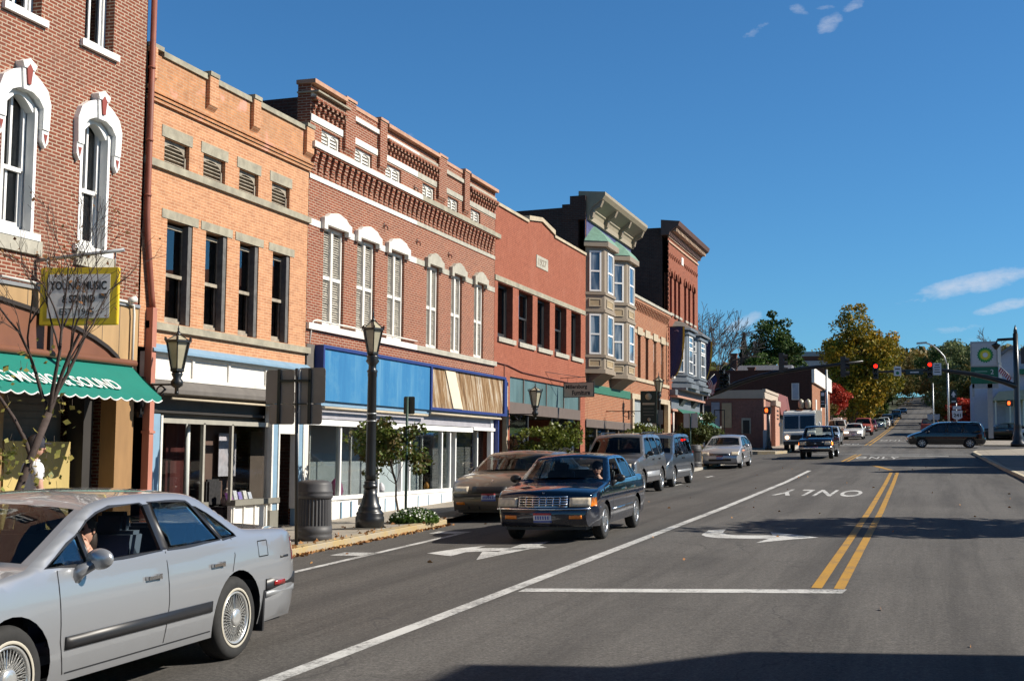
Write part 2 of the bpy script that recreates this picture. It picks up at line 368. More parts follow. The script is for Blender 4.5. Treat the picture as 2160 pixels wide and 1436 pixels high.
def asphalt():
    m, nt, b = newmat('asphalt'); L = nt.links.new
    v = objco(nt); fine = noise(nt, v, 140, 3, .8); agg = noise(nt, v, 45, 2, .7); big = noise(nt, v, .25, 6, .6); st = noise(nt, objco(nt, (1.6, .06, 1)), 1.2, 6, .7)
    c = mixc(nt, ramp(nt, big, .3, .7), (.086, .082, .079), (.116, .111, .107))
    c = mixc(nt, ramp(nt, st, .48, .74), c, (.058, .055, .053)); c = mixc(nt, ramp(nt, noise(nt, objco(nt, (.5, .9, 1)), .8, 8, .75), .58, .72), c, (.062, .059, .057))
    c = mixc(nt, ramp(nt, agg, .3, .7), mixc(nt, 1., c, (.62, .62, .62), 'MULTIPLY'), mixc(nt, 1., c, (1.45, 1.44, 1.42), 'MULTIPLY'))
    f = ramp(nt, fine, .3, .75); c = mixc(nt, f, mixc(nt, 1., c, (.7, .7, .7), 'MULTIPLY'), mixc(nt, 1., c, (1.35, 1.34, 1.3), 'MULTIPLY'))
    sx_ = nt.nodes.new('ShaderNodeSeparateXYZ'); L(v, sx_.inputs[0]); ln = ramp(nt, sx_.outputs[0], -4.4, -4.9); ln2 = nt.nodes.new('ShaderNodeMath'); ln2.operation = 'MULTIPLY'; L(ln, ln2.inputs[0]); ln2.inputs[1].default_value = .55; c = mixc(nt, ln2.outputs[0], c, mixc(nt, 1., c, (.66, .64, .62), 'MULTIPLY'))
    # oil and tyre tracks along the lanes
    wv = nt.nodes.new('ShaderNodeMath'); wv.operation = 'SINE'; mu_ = nt.nodes.new('ShaderNodeMath'); mu_.operation = 'MULTIPLY'; L(sx_.outputs[0], mu_.inputs[0]); mu_.inputs[1].default_value = 3.6; L(mu_.outputs[0], wv.inputs[0]); tr_ = nt.nodes.new('ShaderNodeMath'); tr_.operation = 'MULTIPLY'; L(ramp(nt, wv.outputs[0], .1, 1.), tr_.inputs[0]); L(ramp(nt, noise(nt, objco(nt, (1, .12, 1)), 1.1, 6, .7), .4, .62), tr_.inputs[1]); t3 = nt.nodes.new('ShaderNodeMath'); t3.operation = 'MULTIPLY'; L(tr_.outputs[0], t3.inputs[0]); t3.inputs[1].default_value = .75; c = mixc(nt, t3.outputs[0], c, (.052, .049, .047))
    sp2 = noise(nt, v, 22, 6, .85); c = mixc(nt, ramp(nt, sp2, .38, .62), mixc(nt, 1., c, (.74, .74, .74), 'MULTIPLY'), mixc(nt, 1., c, (1.34, 1.33, 1.31), 'MULTIPLY'))
    # cracks with sealed edges
    vo = nt.nodes.new('ShaderNodeTexVoronoi'); vo.feature = 'DISTANCE_TO_EDGE'; vo.inputs['Scale'].default_value = .16
    wob = nt.nodes.new('ShaderNodeVectorMath'); wob.operation = 'MULTIPLY_ADD'
    nn = nt.nodes.new('ShaderNodeTexNoise'); nn.inputs['Scale'].default_value = .7; nn.inputs['Detail'].default_value = 6; L(v, nn.inputs['Vector'])
    L(nn.outputs[1], wob.inputs[0]); wob.inputs[1].default_value = (2.2, 2.2, 0); L(v, wob.inputs[2]); L(wob.outputs[0], vo.inputs['Vector'])
    cr = ramp(nt, vo.outputs['Distance'], .0022, .0005); c2 = mixc(nt, cr, c, (.06, .057, .055))
    L(c2, b.inputs['Base Color']); b.inputs['Roughness'].default_value = .85; b.inputs['Specular IOR Level'].default_value = .35
    bump(nt, b, fine, .45, .006); return m
def worn(name, col, wear=.35, base=(.1, .097, .093)):
    m, nt, b = newmat(name); v = objco(nt); L = nt.links.new
    n = noise(nt, v, 26, 5, .75); n2 = noise(nt, v, 1.6, 5, .7)
    s = nt.nodes.new('ShaderNodeMath'); s.operation = 'MULTIPLY'; L(n, s.inputs[0]); L(n2, s.inputs[1])
    f = ramp(nt, s.outputs[0], .2+.12*(1-wear), .42+.14*(1-wear)); mu = nt.nodes.new('ShaderNodeMath'); mu.operation = 'MULTIPLY'; L(f, mu.inputs[0]); mu.inputs[1].default_value = wear*1.6; mu.use_clamp = True
    L(mixc(nt, mu.outputs[0], mixc(nt, noise(nt, v, 9), tuple(x*.85 for x in col), col), base), b.inputs['Base Color']); b.inputs['Roughness'].default_value = .7
    bump(nt, b, noise(nt, v, 140, 3), .3, .005); return m
def concrete(name, col, joint=1.5, stain=.3):
    m, nt, b = newmat(name); L = nt.links.new; v = objco(nt)
    c = mixc(nt, ramp(nt, noise(nt, v, .6, 7), .3, .7), tuple(x*.82 for x in col), tuple(x*1.1 for x in col))
    c = mixc(nt, ramp(nt, noise(nt, v, 50, 3), .3, .7), mixc(nt, 1., c, (.85, .85, .85), 'MULTIPLY'), c)
    bt = nt.nodes.new('ShaderNodeTexBrick'); bt.offset = 0; L(v, bt.inputs['Vector']); bt.inputs['Scale'].default_value = 1; bt.inputs['Brick Width'].default_value = joint; bt.inputs['Row Height'].default_value = joint
    bt.inputs['Mortar Size'].default_value = .012; bt.inputs['Mortar Smooth'].default_value = .3
    c = mixc(nt, bt.outputs['Fac'], c, tuple(x*.35 for x in col)); c = mixc(nt, ramp(nt, noise(nt, v, 2.3, 6), .62, .72), c, tuple(x*.55 for x in col))
    L(c, b.inputs['Base Color']); b.inputs['Roughness'].default_value = .9; bump(nt, b, noise(nt, v, 90, 4), .25, .006); return m

ASPH = asphalt()
WHITE_LINE = worn('white_road_paint', (.64, .64, .62), .85); YELLOW_LINE = worn('yellow_road_paint', (.48, .26, .03), .75)
FADED_LINE = worn('faded_white_paint', (.5, .5, .48), .75)
SIDEWALK = concrete('sidewalk_concrete', (.34, .30, .245)); CURB = concrete('curb_concrete', (.4, .37, .32), 3.)
YCURB = worn('yellow_curb_paint', (.44, .32, .14), 1.2, (.36, .31, .23))
BRICK1 = brick('red_brick_light_mortar', (.25, .070, .038), (.18, .048, .028), (.46, .36, .27), w=.19, h=.0545, mo=.0105, stain=.6, stainc=(.2, .11, .08))
BRICK2 = brick('orange_brick', (.575, .285, .15), (.46, .21, .11), (.66, .42, .26), w=.2, h=.052, mo=.0065, stain=.3, stainc=(.40, .22, .13), bmp=.35, patches=None)
BRICK2T = brick('weathered_orange_brick', (.56, .26, .12), (.44, .20, .10), (.5, .34, .22), w=.2, h=.052, mo=.0065, stain=.6, stainc=(.30, .19, .12), bmp=.35, patches=((.72, .36, .30), .55))
BRICK3 = brick('red_brick', (.29, .082, .042), (.21, .056, .032), (.46, .34, .25), w=.2, h=.056, mo=.009, stain=.3, stainc=(.22, .14, .1))
BRICK3D = brick('weathered_dark_brick', (.30, .10, .06), (.24, .08, .05), (.42, .34, .27), w=.2, h=.056, mo=.009, stain=.8, stainc=(.16, .12, .09))
BRICK4 = brick('painted_salmon_brick', (.37, .128, .077), (.33, .112, .068), (.26, .085, .055), w=.2, h=.058, mo=.007, stain=.35, stainc=(.44, .19, .13), bmp=.6)
BRICK6 = brick('worn_red_brick', (.36, .13, .065), (.29, .095, .05), (.42, .28, .18), h=.06, mo=.01, stain=.5, stainc=(.26, .14, .09))
BRICK7 = brick('deep_red_brick', (.33, .10, .058), (.26, .078, .046), (.3, .15, .1), mo=.01, stain=.4, stainc=(.15, .08, .06))
DKBRICK = brick('shaded_wall_brick', (.10, .045, .035), (.07, .035, .03), (.10, .08, .07), mo=.012, stain=.6, stainc=(.035, .028, .026))  # shade of side walls facing away from the sun, put into the colour
BANKB = brick('bank_brick', (.28, .12, .095), (.23, .095, .08), (.25, .18, .15), mo=.01, stain=.2)
SCHOOLB = brick('brown_brick', (.16, .06, .04), (.12, .05, .035), (.15, .1, .08), stain=.2)
STONE = mat('weathered_stone', (.33, .30, .225), .9, var=.22, scale=5, dirt=.75, blotch=(.15, .14, .12), bmp=.3)
STONEL = mat('pale_limestone', (.40, .375, .31), .9, var=.15, scale=6, dirt=.4, bmp=.2)
TERRA = mat('terracotta_coping', (.46, .26, .17), .85, var=.18, scale=4, dirt=.4)
CREAM = mat('cream_coping', (.45, .375, .265), .85, var=.15, scale=5, dirt=.4)
WHITEP = mat('white_paint', (.80, .79, .76), .55, var=.05, scale=3, dirt=.12, blotch=(.55, .52, .47))
WHITEO = mat('old_white_paint', (.72, .69, .63), .7, var=.1, scale=5, dirt=.5, blotch=(.42, .38, .32), streak=True)
BLUEP = mat('pale_blue_paint', (.20, .32, .43), .6, var=.08, dirt=.25)
GREYBRN = mat('grey_brown_paint', (.13, .115, .10), .6, var=.15, dirt=.2)
TAUPE = mat('taupe_paint', (.27, .215, .155), .6, var=.06, scale=2, dirt=.15)
TAUPED = mat('dark_taupe_paint', (.16, .125, .088), .6, var=.08)
BLACKM = mat('black_iron', (.012, .013, .014), .35, var=.2, spec=.6)
DARKM = mat('dark_metal', (.035, .035, .036), .45, var=.2)
GREYM = mat('grey_metal', (.30, .31, .32), .5, .4, var=.1)
GALV = mat('galvanised_steel', (.42, .43, .43), .45, .7, var=.1)
SIGNB = mat('sign_back_aluminium', (.27, .245, .215), .6, .1, var=.12, scale=2)
RUST = mat('rust_red_pipe', (.22, .062, .036), .6, var=.2, scale=3, dirt=.3)
BROWN = mat('brown_metal', (.19, .075, .04), .5, var=.12, scale=2)
TANW = mat('tan_wood_panel', (.40, .255, .12), .7, var=.18, scale=3, streak=True, dirt=.3)
DKRED = mat('dark_red_paint', (.25, .045, .03), .6)
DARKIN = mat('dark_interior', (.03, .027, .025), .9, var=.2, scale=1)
MAROON = mat('maroon_curtain', (.09, .018, .016), .85, var=.25, scale=2, streak=True)
GLASS = glassmat('window_glass', (.7, .75, .77), 2.2, .8)
SHOPGL = glassmat('shop_glass', (.95, .97, .96), .6, .97)
CARGL = glassmat('car_glass', (.88, .93, .92), .75, .95)
TINTGL = glassmat('tinted_car_glass', (.5, .54, .56), 1.1, .7)
LAMPGL = mat('frosted_lamp_glass', (.42, .38, .27), .35, var=.15, scale=6)
ROOF = mat('roof_felt', (.05, .05, .05), .95, var=.2)
SHINGLE = mat('grey_shingles', (.17, .17, .19), .9, var=.25, scale=6, bmp=.4)
COPPER = mat('copper_patina', (.14, .26, .195), .7, var=.2, scale=6, dirt=.3, blotch=(.15, .2, .14))
BARK = mat('tree_bark', (.10, .075, .055), .95, var=.4, scale=9, bmp=.5)

def streaked(name, cols, shear, sc, dirtc, rough=.8):
    """painted board with runs and flaking: long streaks along a slanted direction"""
    m, nt, b = newmat(name); L = nt.links.new; t = nt.nodes.new('ShaderNodeTexCoord'); sp = nt.nodes.new('ShaderNodeSeparateXYZ'); L(t.outputs['Object'], sp.inputs[0])
    a = nt.nodes.new('ShaderNodeMath'); a.operation = 'MULTIPLY_ADD'; L(sp.outputs[2], a.inputs[0]); a.inputs[1].default_value = shear; L(sp.outputs[1], a.inputs[2])
    cb = nt.nodes.new('ShaderNodeCombineXYZ'); L(a.outputs[0], cb.inputs[0]); z = nt.nodes.new('ShaderNodeMath'); z.operation = 'MULTIPLY'; L(sp.outputs[2], z.inputs[0]); z.inputs[1].default_value = .12; L(z.outputs[0], cb.inputs[1])
    n = noise(nt, cb.outputs[0], sc, 8, .7); cr = nt.nodes.new('ShaderNodeValToRGB'); el = cr.color_ramp.elements
    while len(el) < len(cols): el.new(.5)
    for i, c in enumerate(cols): el[i].position = .30+.42*i/(len(cols)-1); el[i].color = c4(c)
    L(n, cr.inputs[0]); n2 = noise(nt, t.outputs['Object'], 1.6, 8, .75)
    c = mixc(nt, ramp(nt, n2, .52, .72), cr.outputs[0], dirtc); L(c, b.inputs['Base Color']); b.inputs['Roughness'].default_value = rough; bump(nt, b, n, .4, .01); MATS[name] = m; return m
# ---------------------------------------------------------------- ground, road, pavements
SY = [-60, 0, 12, 25, 45, 60, 75, 95, 125, 160, 200, 400, 600, 900]; SZ = [-1.05, 0, .21, .47, .87, 1.28, 1.76, 2.38, 3.36, 4.6, 6.0, 14.8, 26, 40]
def s_(y):
    if y <= SY[0]: return SZ[0]
    for i in range(len(SY)-1):
        if y <= SY[i+1]: return SZ[i]+(SZ[i+1]-SZ[i])*(y-SY[i])/(SY[i+1]-SY[i])
    return SZ[-1]
def zr(x, y): return s_(y)-max(0., min(-4.5-x, 6))*.022
def zw(x, y): return s_(y)+.015-.085*max(0, min(1, (-9.3-x)/2.7))
def drape(polys, off, fn=zr, cutx=(-4.5, -10.5), thick=0):
    bm = bmesh.new()
    for p in polys:
        vs = [bm.verts.new((x, y, 0)) for x, y in p]
        try: f = bm.faces.new(vs)
        except ValueError: continue
    bmesh.ops.triangulate(bm, faces=[f for f in bm.faces if len(f.verts) > 4])
    for y in SY: bmesh.ops.bisect_plane(bm, geom=bm.verts[:]+bm.edges[:]+bm.faces[:], plane_co=(0, y, 0), plane_no=(0, 1, 0))
    for x in cutx: bmesh.ops.bisect_plane(bm, geom=bm.verts[:]+bm.edges[:]+bm.faces[:], plane_co=(x, 0, 0), plane_no=(1, 0, 0))
    for v in bm.verts: v.co.z = fn(v.co.x, v.co.y)+off
    bmesh.ops.recalc_face_normals(bm, faces=bm.faces)
    for f in bm.faces:
        if f.normal.z < 0: f.normal_flip()
    me = bpy.data.meshes.new('sheet'); bm.to_mesh(me); bm.free(); return me
def sheet(name, polys, off, m, fn=zr, cutx=(-4.5, -10.5), kind='structure', parent=None):
    me = drape(polys, off, fn, cutx); me.materials.append(m); o = bpy.data.objects.new(name, me); COL.objects.link(o)
    if kind: o['kind'] = kind
    if parent: o.parent = parent
    return o
def rect(x0, x1, y0, y1): return [(x0, y0), (x1, y0), (x1, y1), (x0, y1)]
GRASSY = mat('dry_grass_ground', (.035, .042, .016), .95, var=.3, scale=.3)
sheet('ground', [rect(-900, 900, -250, 900)], -.3, GRASSY)
sheet('road', [rect(-30, 12, -60, 100), rect(-10.2, 4.2, 100, 900), rect(-110, -30, 68, 84), rect(12, 110, 80, 96)], 0, ASPH)
# painted markings
def line(x0, y0, x1, y1, w):   # a band of width w across X
    return [(x0-w/2, y0), (x0+w/2, y0), (x1+w/2, y1), (x1-w/2, y1)]
def band(pts, w):
    out = []
    for a, b in zip(pts, pts[1:]): out.append(line(*a, *b, w))
    return out
sheet('lane_line', band([(-4.72, 2), (-4.71, 8.6), (-4.66, 30), (-4.86, 55)], .17), .004, WHITE_LINE)
sheet('stop_line', [[(-4.55, 14.2), (-1.0, 15.25), (-.97, 15.62), (-4.55, 14.5)]], .004, WHITE_LINE)
yl = band([(-1.32, 15.65), (-1.36, 30), (-1.56, 54)], .125)+band([(-1.06, 15.65), (-1.10, 30), (-1.32, 54)], .125)
yl += [[(-2.75, 61.6), (-2.42, 61.6), (-1.52, 56.2), (-1.72, 56.2)]]
yl += band([(-4.22, 65.5), (-4.1, 76.3)], .12)+band([(-3.98, 65.9), (-3.86, 76.6)], .12)
yl += band([(-4.6, 97), (-5.3, 182), (-6.5, 300)], .14)+band([(-4.3, 97), (-5.0, 182), (-6.2, 300)], .14)
sheet('centre_line', yl, .004, YELLOW_LINE)
pl = [line(-8.18, 6, -8.3, 22.6, .12), rect(-8.92, -8.24, 22.35, 22.85), rect(-8.85, -8.24, 18.1, 18.6), rect(-8.85, -8.24, 13.6, 13.9)]
pl += [rect(-8.4, -8.0, y, y+.14) for y in (30.2, 36.6, 43.2, 49.8)]+[rect(-8.26, -8.14, y-.6, y+.7) for y in (30.2, 36.6, 43.2, 49.8)]
sheet('parking_line', pl, .004, WHITE_LINE)
sheet('turn_arrow', [[(-7.44, 18.6), (-7.22, 19.5), (-6.95, 19.95), (-6.95, 19.5), (-6.14, 19.7), (-6.1, 19.35), (-6.9, 18.85), (-6.9, 18.2)],
                     [(-6.45, 20.3), (-6.14, 20.95), (-6.08, 20.1), (-5.85, 19.75), (-6.05, 19.5), (-6.31, 17.7), (-6.66, 18.95), (-6.40, 18.95), (-6.42, 19.6)]], .004, WHITE_LINE)
sheet('left_turn_arrow', [[(-3.91, 23.58), (-3.64, 23.91), (-3.58, 23.17), (-3.46, 22.85), (-3.25, 22.72), (-2.67, 22.9), (-2.79, 23.61), (-2.18, 23.06), (-1.87, 22.73), (-2.32, 22.11), (-2.76, 21.35), (-2.65, 22.19), (-3.07, 22.05), (-3.5, 22.06), (-3.73, 22.25), (-3.87, 22.6)]], .004, WHITE_LINE)
sheet('crosswalk_line', [[(-8.6, 64.9), (1.0, 75.2), (1.0, 75.6), (-8.7, 65.4)] if False else rect(-7.6, 2.2, 77.3, 77.6), rect(-3.3, .9, 74.5, 75.1), rect(-8.5, 3.5, 96.3, 96.7), rect(-7.4, -4.6, 98.4, 98.9)], .004, FADED_LINE)
def road_text(name, txt, cx, cy, wdt, hgt, flip, m=WHITE_LINE):
    me = text_mesh(txt, 1, .015, 0, spacing=1.25)
    xs = [v.co.x for v in me.vertices]; ys = [v.co.y for v in me.vertices]
    bm = bmesh.new(); bm.from_mesh(me); ax, ay = (max(xs)+min(xs))/2, (max(ys)+min(ys))/2
    for v in bm.verts:
        x = (v.co.x-ax)/(max(xs)-min(xs))*wdt; y = (v.co.y-ay)/(max(ys)-min(ys))*hgt
        if flip: x, y = -x, -y
        v.co = (cx+x, cy+y, 0)
    for y in SY: bmesh.ops.bisect_plane(bm, geom=bm.verts[:]+bm.edges[:]+bm.faces[:], plane_co=(0, y, 0), plane_no=(0, 1, 0))
    for v in bm.verts: v.co.z = zr(v.co.x, v.co.y)+.004
    bm.to_mesh(me); bm.free(); me.materials.clear(); me.materials.append(m)
    o = bpy.data.objects.new(name, me); COL.objects.link(o); o['kind'] = 'structure'
road_text('lane_word_marking', 'ONLY', -3.08, 38.0, 2.35, 3.6, True)
road_text('lane_word_marking', 'ONLY', -2.75, 71.2, 2.2, 3.0, False)
road_text('lane_word_marking', 'ONLY', -6.3, 101.5, 2.1, 3.2, True, FADED_LINE)
road_text('lane_word_marking', 'ONLY', -2.9, 113, 2.4, 4, False, FADED_LINE)
# pavement on the left with its kerb; the kerb bulges out at both ends of the parking bay
def kerb(name, pts, h, m, parent=None, fn=zw, w=.16, side=1):
    """kerb stones along a polyline; vertical face towards the road"""
    mb = MB(); P2 = []
    for a, b in zip(pts, pts[1:]):
        n = max(1, int((Vector(b)-Vector(a)).length/1.5))
        for i in range(n): P2.append((a[0]+(b[0]-a[0])*i/n, a[1]+(b[1]-a[1])*i/n))
    P2.append(pts[-1])
    rows = []
    for i, p in enumerate(P2):
        q0 = Vector(P2[max(i-1, 0)]); q1 = Vector(P2[min(i+1, len(P2)-1)]); d = (q1-q0).normalized(); n = Vector((d.y, -d.x))*side
        x, y = p; z = fn(x, y)
        out_ = (x, y); inn = (x-n.x*w, y-n.y*w)
        rows.append([(out_[0]+n.x*.015, out_[1]+n.y*.015, z-.3), (out_[0]+n.x*.0, out_[1]+n.y*.0, z-.022), (out_[0]-n.x*.02, out_[1]-n.y*.02, z+.003), (inn[0], inn[1], z+.003), (inn[0], inn[1], z-.05)])
    mb.grid(rows, 0, False); o = build(mb, name, m, merge=True); o['kind'] = 'structure'; return o
XL = -9.42
walk = [(-14, -40), (XL, -40), (XL, 24.6), (XL-.35, 24.95), (-10.3, 24.95), (-10.35, 25.0), (-10.35, 53.5), (-9.75, 54.2), (-9.65, 66.5), (-10.2, 68.6), (-11.6, 69.9), (-14, 70.2)]
sheet('pavement', [walk], 0, SIDEWALK, zw, (-9.3, -12))
kerb('kerb', [(XL, -40), (XL, 24.6), (XL-.35, 24.95), (-10.35, 24.97)], .13, YCURB)
kerb('kerb', [(-10.35, 25.0), (-10.35, 53.5), (-9.75, 54.2), (-9.65, 66.5), (-10.2, 68.6), (-11.6, 69.9), (-14, 70.2)], .13, CURB)
# far corners
fz = lambda x, y: s_(y)+.07
wl = [(-110, 79.5), (-12, 78.6), (-10, 78.5), (-9.0, 78.9), (-8.45, 80.2), (-8.7, 86), (-9.2, 100), (-9.6, 130), (-10.6, 300), (-13, 300), (-14.5, 84), (-110, 84)]
sheet('pavement', [[(-60, 79.2), (-10, 78.5), (-9.0, 78.9), (-8.45, 80.2), (-8.7, 86), (-9.2, 100), (-9.6, 130), (-10.6, 300), (-60, 300)]], 0, SIDEWALK, fz, ())
kerb('kerb', [(-60, 79.2), (-12, 78.6)], .1, CURB, fn=fz)
kerb('kerb', [(-12, 78.6), (-10, 78.5), (-9.0, 78.9), (-8.45, 80.2), (-8.6, 84)], .1, YCURB, fn=fz)
kerb('kerb', [(-8.6, 84), (-9.2, 100), (-9.6, 130), (-10.6, 300)], .1, CURB, fn=fz)
gz = lambda x, y: s_(y)+.13
sheet('pavement', [[(3.4, -40), (3.3, 30), (3.05, 49), (2.25, 79), (2.5, 81.5), (4, 83.5), (5.6, 86.5), (60, 88), (60, -40)]], 0, SIDEWALK, gz, ())
kerb('kerb', [(3.4, -40), (3.3, 30), (3.05, 49), (2.25, 79), (2.5, 81.5), (4, 83.5), (5.6, 86.5), (60, 88)], .1, mat('pale_kerb_stone', (.55, .48, .34), .85, var=.12), fn=gz, side=-1)
sheet('pavement', [[(2.7, 99.5), (3.6, 97.6), (60, 99), (60, 112), (4.2, 112), (3.6, 300), (2.9, 300)]], 0, SIDEWALK, fz, ())
kerb('kerb', [(60, 99), (3.6, 97.6), (2.7, 99.5), (2.9, 300)], .1, mat('tan_kerb_stone', (.5, .4, .25), .85, var=.12), fn=fz)
LAWN = mat('lawn_grass', (.06, .13, .02), .95, var=.3, scale=2)
sheet('lawn', [rect(5.2, 40, 128, 160)], .15, LAWN, fz, ())
# steep far hill that closes the street
# ---------------------------------------------------------------- building helpers
F = -12.0
def wall(mb, y0, y1, z0, z1, ops=(), x=F, d=.26, m=0, mr=None):
    """front skin in the plane X=x with real openings; reveals go d deep"""
    ys = sorted({y0, y1, *[o[0] for o in ops], *[o[1] for o in ops]}); zs = sorted({z0, z1, *[o[2] for o in ops], *[o[3] for o in ops]})
    ys = [y for y in ys if y0 <= y <= y1]; zs = [z for z in zs if z0 <= z <= z1]
    for a, b in zip(ys, ys[1:]):
        run = None
        for c, e in zip(zs, zs[1:]):
            cy, cz = (a+b)/2, (c+e)/2
            hole = any(o[0] < cy < o[1] and o[2] < cz < o[3] for o in ops)
            if not hole: mb.face([(x, a, c), (x, b, c), (x, b, e), (x, a, e)], m)
    r = m if mr is None else mr
    for a, b, c, e in [o[:4] for o in ops]:
        mb.face([(x, a, c), (x, a, e), (x-d, a, e), (x-d, a, c)], r); mb.face([(x, b, c), (x-d, b, c), (x-d, b, e), (x, b, e)], r)
        mb.face([(x, a, e), (x, b, e), (x-d, b, e), (x-d, a, e)], r); mb.face([(x, a, c), (x-d, a, c), (x-d, b, c), (x, b, c)], r)
def shell(parent, y0, y1, z0, z1, depth, m, rm=None, x=F, side0=True, side1=True, slope=0.0, front_t=.3):
    """side walls, back wall and roof behind a front skin"""
    mb = MB(); xb = x-depth
    for k, (a, b) in enumerate(((y0, y0+.3), (y1-.3, y1))):
        if (k == 0 and side0) or (k == 1 and side1):
            mb.prism([(x-front_t, z0), (xb, z0), (xb, z1-slope), (x-front_t, z1)], 'y', a, b)
    mb.box(xb-.3, xb, y0, y1, z0, z1-slope)
    build(mb, 'side_wall', m, parent)
    r = MB(); r.prism([(x-front_t, z1-.45), (x-front_t, z1-.25), (xb, z1-.25-slope), (xb, z1-.45-slope)], 'y', y0+.3, y1-.3)
    build(r, 'roof', rm or ROOF, parent)
def sash(parent, y0, y1, z0, z1, fm, x=F-.1, meet=None, vbar=False, t=.055, glass=None, shade=None, ax=None, name='window', bars=None, deep=.06):
    """double-hung window: frame with its pane behind; ax gives (origin, along) for windows not parallel to the street"""
    mb = MB(); g = MB(); w = t
    mid = meet if meet is not None else (z0+z1)/2
    st = len(mb.v)
    mb.box(x-deep, x, y0, y0+w, z0, z1); mb.box(x-deep, x, y1-w, y1, z0, z1); mb.box(x-deep, x, y0+w, y1-w, z1-w, z1); mb.box(x-deep, x, y0+w, y1-w, z0, z0+w*1.2)
    # upper sash in front, lower sash behind
    u = w*.8
    mb.box(x-deep*.5, x+.02, y0+w, y0+w+u, mid, z1-w); mb.box(x-deep*.5, x+.02, y1-w-u, y1-w, mid, z1-w); mb.box(x-deep*.5, x+.021, y0+w+u, y1-w-u, mid-.03, mid+.03); 
    mb.box(x-deep, x-.03, y0+w, y0+w+u, z0+w, mid-.03); mb.box(x-deep, x-.03, y1-w-u, y1-w, z0+w, mid-.03); mb.box(x-deep, x-.03, y0+w+u, y1-w-u, z0+w*1.2, z0+w*1.2+u)
    if vbar: mb.box(x-deep*.4, x+.015, (y0+y1)/2-.022, (y0+y1)/2+.022, mid+.03, z1-w); mb.box(x-deep, x-.035, (y0+y1)/2-.022, (y0+y1)/2+.022, z0+w*1.2+u, mid-.03)
    g.box(x-.035, x-.03+.001, y0+w, y1-w, mid, z1-w); g.box(x-deep-.01, x-deep-.005, y0+w, y1-w, z0+w, mid)
    o = build(mb, name, fm, parent); build(g, 'pane', glass or GLASS, o)
    if shade:
        s2 = MB(); s2.box(x-deep-.06, x-deep-.05, y0+w, y1-w, z0+(z1-z0)*shade[0], z1-w); build(s2, 'tint_sheet', shade[1], o)
    return o
CURT = mat('pale_curtain', (.45, .42, .36), .9, var=.25, scale=3, streak=True)
PANETINT = mat('grey_blue_glass_tint', (.085, .10, .125), .9, var=.2, scale=1)  # added behind panes; grey-blue of reflected sky put into this colour

# ================================================================ B1: red brick music shop, three storeys
b1 = thing('brick_building', 'tall red brick building with white arched window hoods above a green awning', 'building', (F, 10, .2))
wins1 = [(y, y+.72) for y in (12.43, 14.16, 15.86)]
ops = [(a, b, 4.86, 6.84) for a, b in wins1]+[(a, b, 7.96, 10.2) for a, b in wins1]
mb = MB(); wall(mb, 6.0, 17.46, 4.12, 10.9, ops, d=.3); mb.prism([(-12.3, 4.12), (-12.3, 10.9), (F, 10.9), (F, 4.12)], 'y', 17.45, 17.46)
build(mb, 'front_wall', BRICK1, b1); shell(b1, 6.0, 17.5, -.3, 10.9, 14, BRICK1)
for a, b in wins1:
    for z0, z1, mid in ((4.86, 6.94, 5.74), (7.96, 10.2, 9.1)):
        w_ = sash(b1, a, b, z0, z1-.1 if z0 < 5 else z1, WHITEP, F-.16, mid, True, .07, shade=(.02, PANETINT))
        s2 = MB(); s2.box(F-.16, F+.06, a-.1, b+.1, z0-.1, z0); build(s2, 'sill', WHITEP, w_)
        if z0 < 5: s3 = MB(); s3.box(F-.05, F+.05, a-.05, b+.16, z0-.3, z0-.1); build(s3, 'stone_sill', STONEL, w_)
    # segmental head, casing and moulded hood
    c = (a+b)/2; h = MB()
    outer = [(c-.52, 6.36), (c-.54, 6.74), (c-.46, 6.93), (c-.28, 7.05), (c-.14, 7.1), (c+.14, 7.1), (c+.28, 7.05), (c+.46, 6.93), (c+.54, 6.74), (c+.52, 6.36)]
    inner = [(c+.38, 6.36), (c+.38, 6.66), (c+.28, 6.77), (c+.14, 6.83), (c, 6.85), (c-.14, 6.83), (c-.28, 6.77), (c-.38, 6.66), (c-.38, 6.36)]
    oi = [outer[:5]+[(c, 7.1)]+[(c, 6.85)]+inner[5:], [(c, 7.1)]+outer[5:]+inner[:4]+[(c, 6.85)]]
    for pg in oi: h.prism(pg, 'x', F-.05, F+.09)
    for sx in (-1, 1):
        h.prism([(c+sx*.39, 6.2), (c+sx*.39, 6.37), (c+sx*.53, 6.37), (c+sx*.53, 6.2), (c+sx*.46, 6.1)], 'x', F-.02, F+.07)
    h.prism([(c-.115, 7.12), (c+.115, 7.12), (c+.15, 7.2), (c, 7.27), (c-.15, 7.2)], 'x', F-.05, F+.14); h.prism([(c-.09, 6.82), (c+.09, 6.82), (c+.12, 7.12), (c-.12, 7.12)], 'x', F-.05, F+.12)
    hd = build(h, 'window_hood', WHITEP, b1); k = MB(); k.prism([(c-.03, 6.9), (c+.03, 6.9), (c+.06, 7.12), (c, 7.19), (c-.06, 7.12)], 'x', F+.12, F+.145)
    for sx in (-1, 1): k.prism([(c+sx*.46, 6.16), (c+sx*.42, 6.3), (c+sx*.5, 6.3)], 'x', F+.07, F+.078)
    build(k, 'keystone_inlay', DKRED, hd)
    ar = MB()   # arched casing filling the head of the opening
    arcp = [(c-.36+.72*i/10, 6.66+.2*math.sin(math.pi*i/10)) for i in range(11)]
    arci = [(c+.28-.56*i/10, 6.58+.19*math.sin(math.pi*i/10)) for i in range(11)]
    for i in range(10): ar.prism([arcp[i], arcp[i+1], arci[9-i], arci[10-i]], 'x', F-.17, F-.02)
    for sx in (-1, 1): ar.box(F-.13, F+.01, c+sx*.359, c+sx*.30, 4.87, 6.66)
    build(ar, 'window_casing', WHITEP, b1)
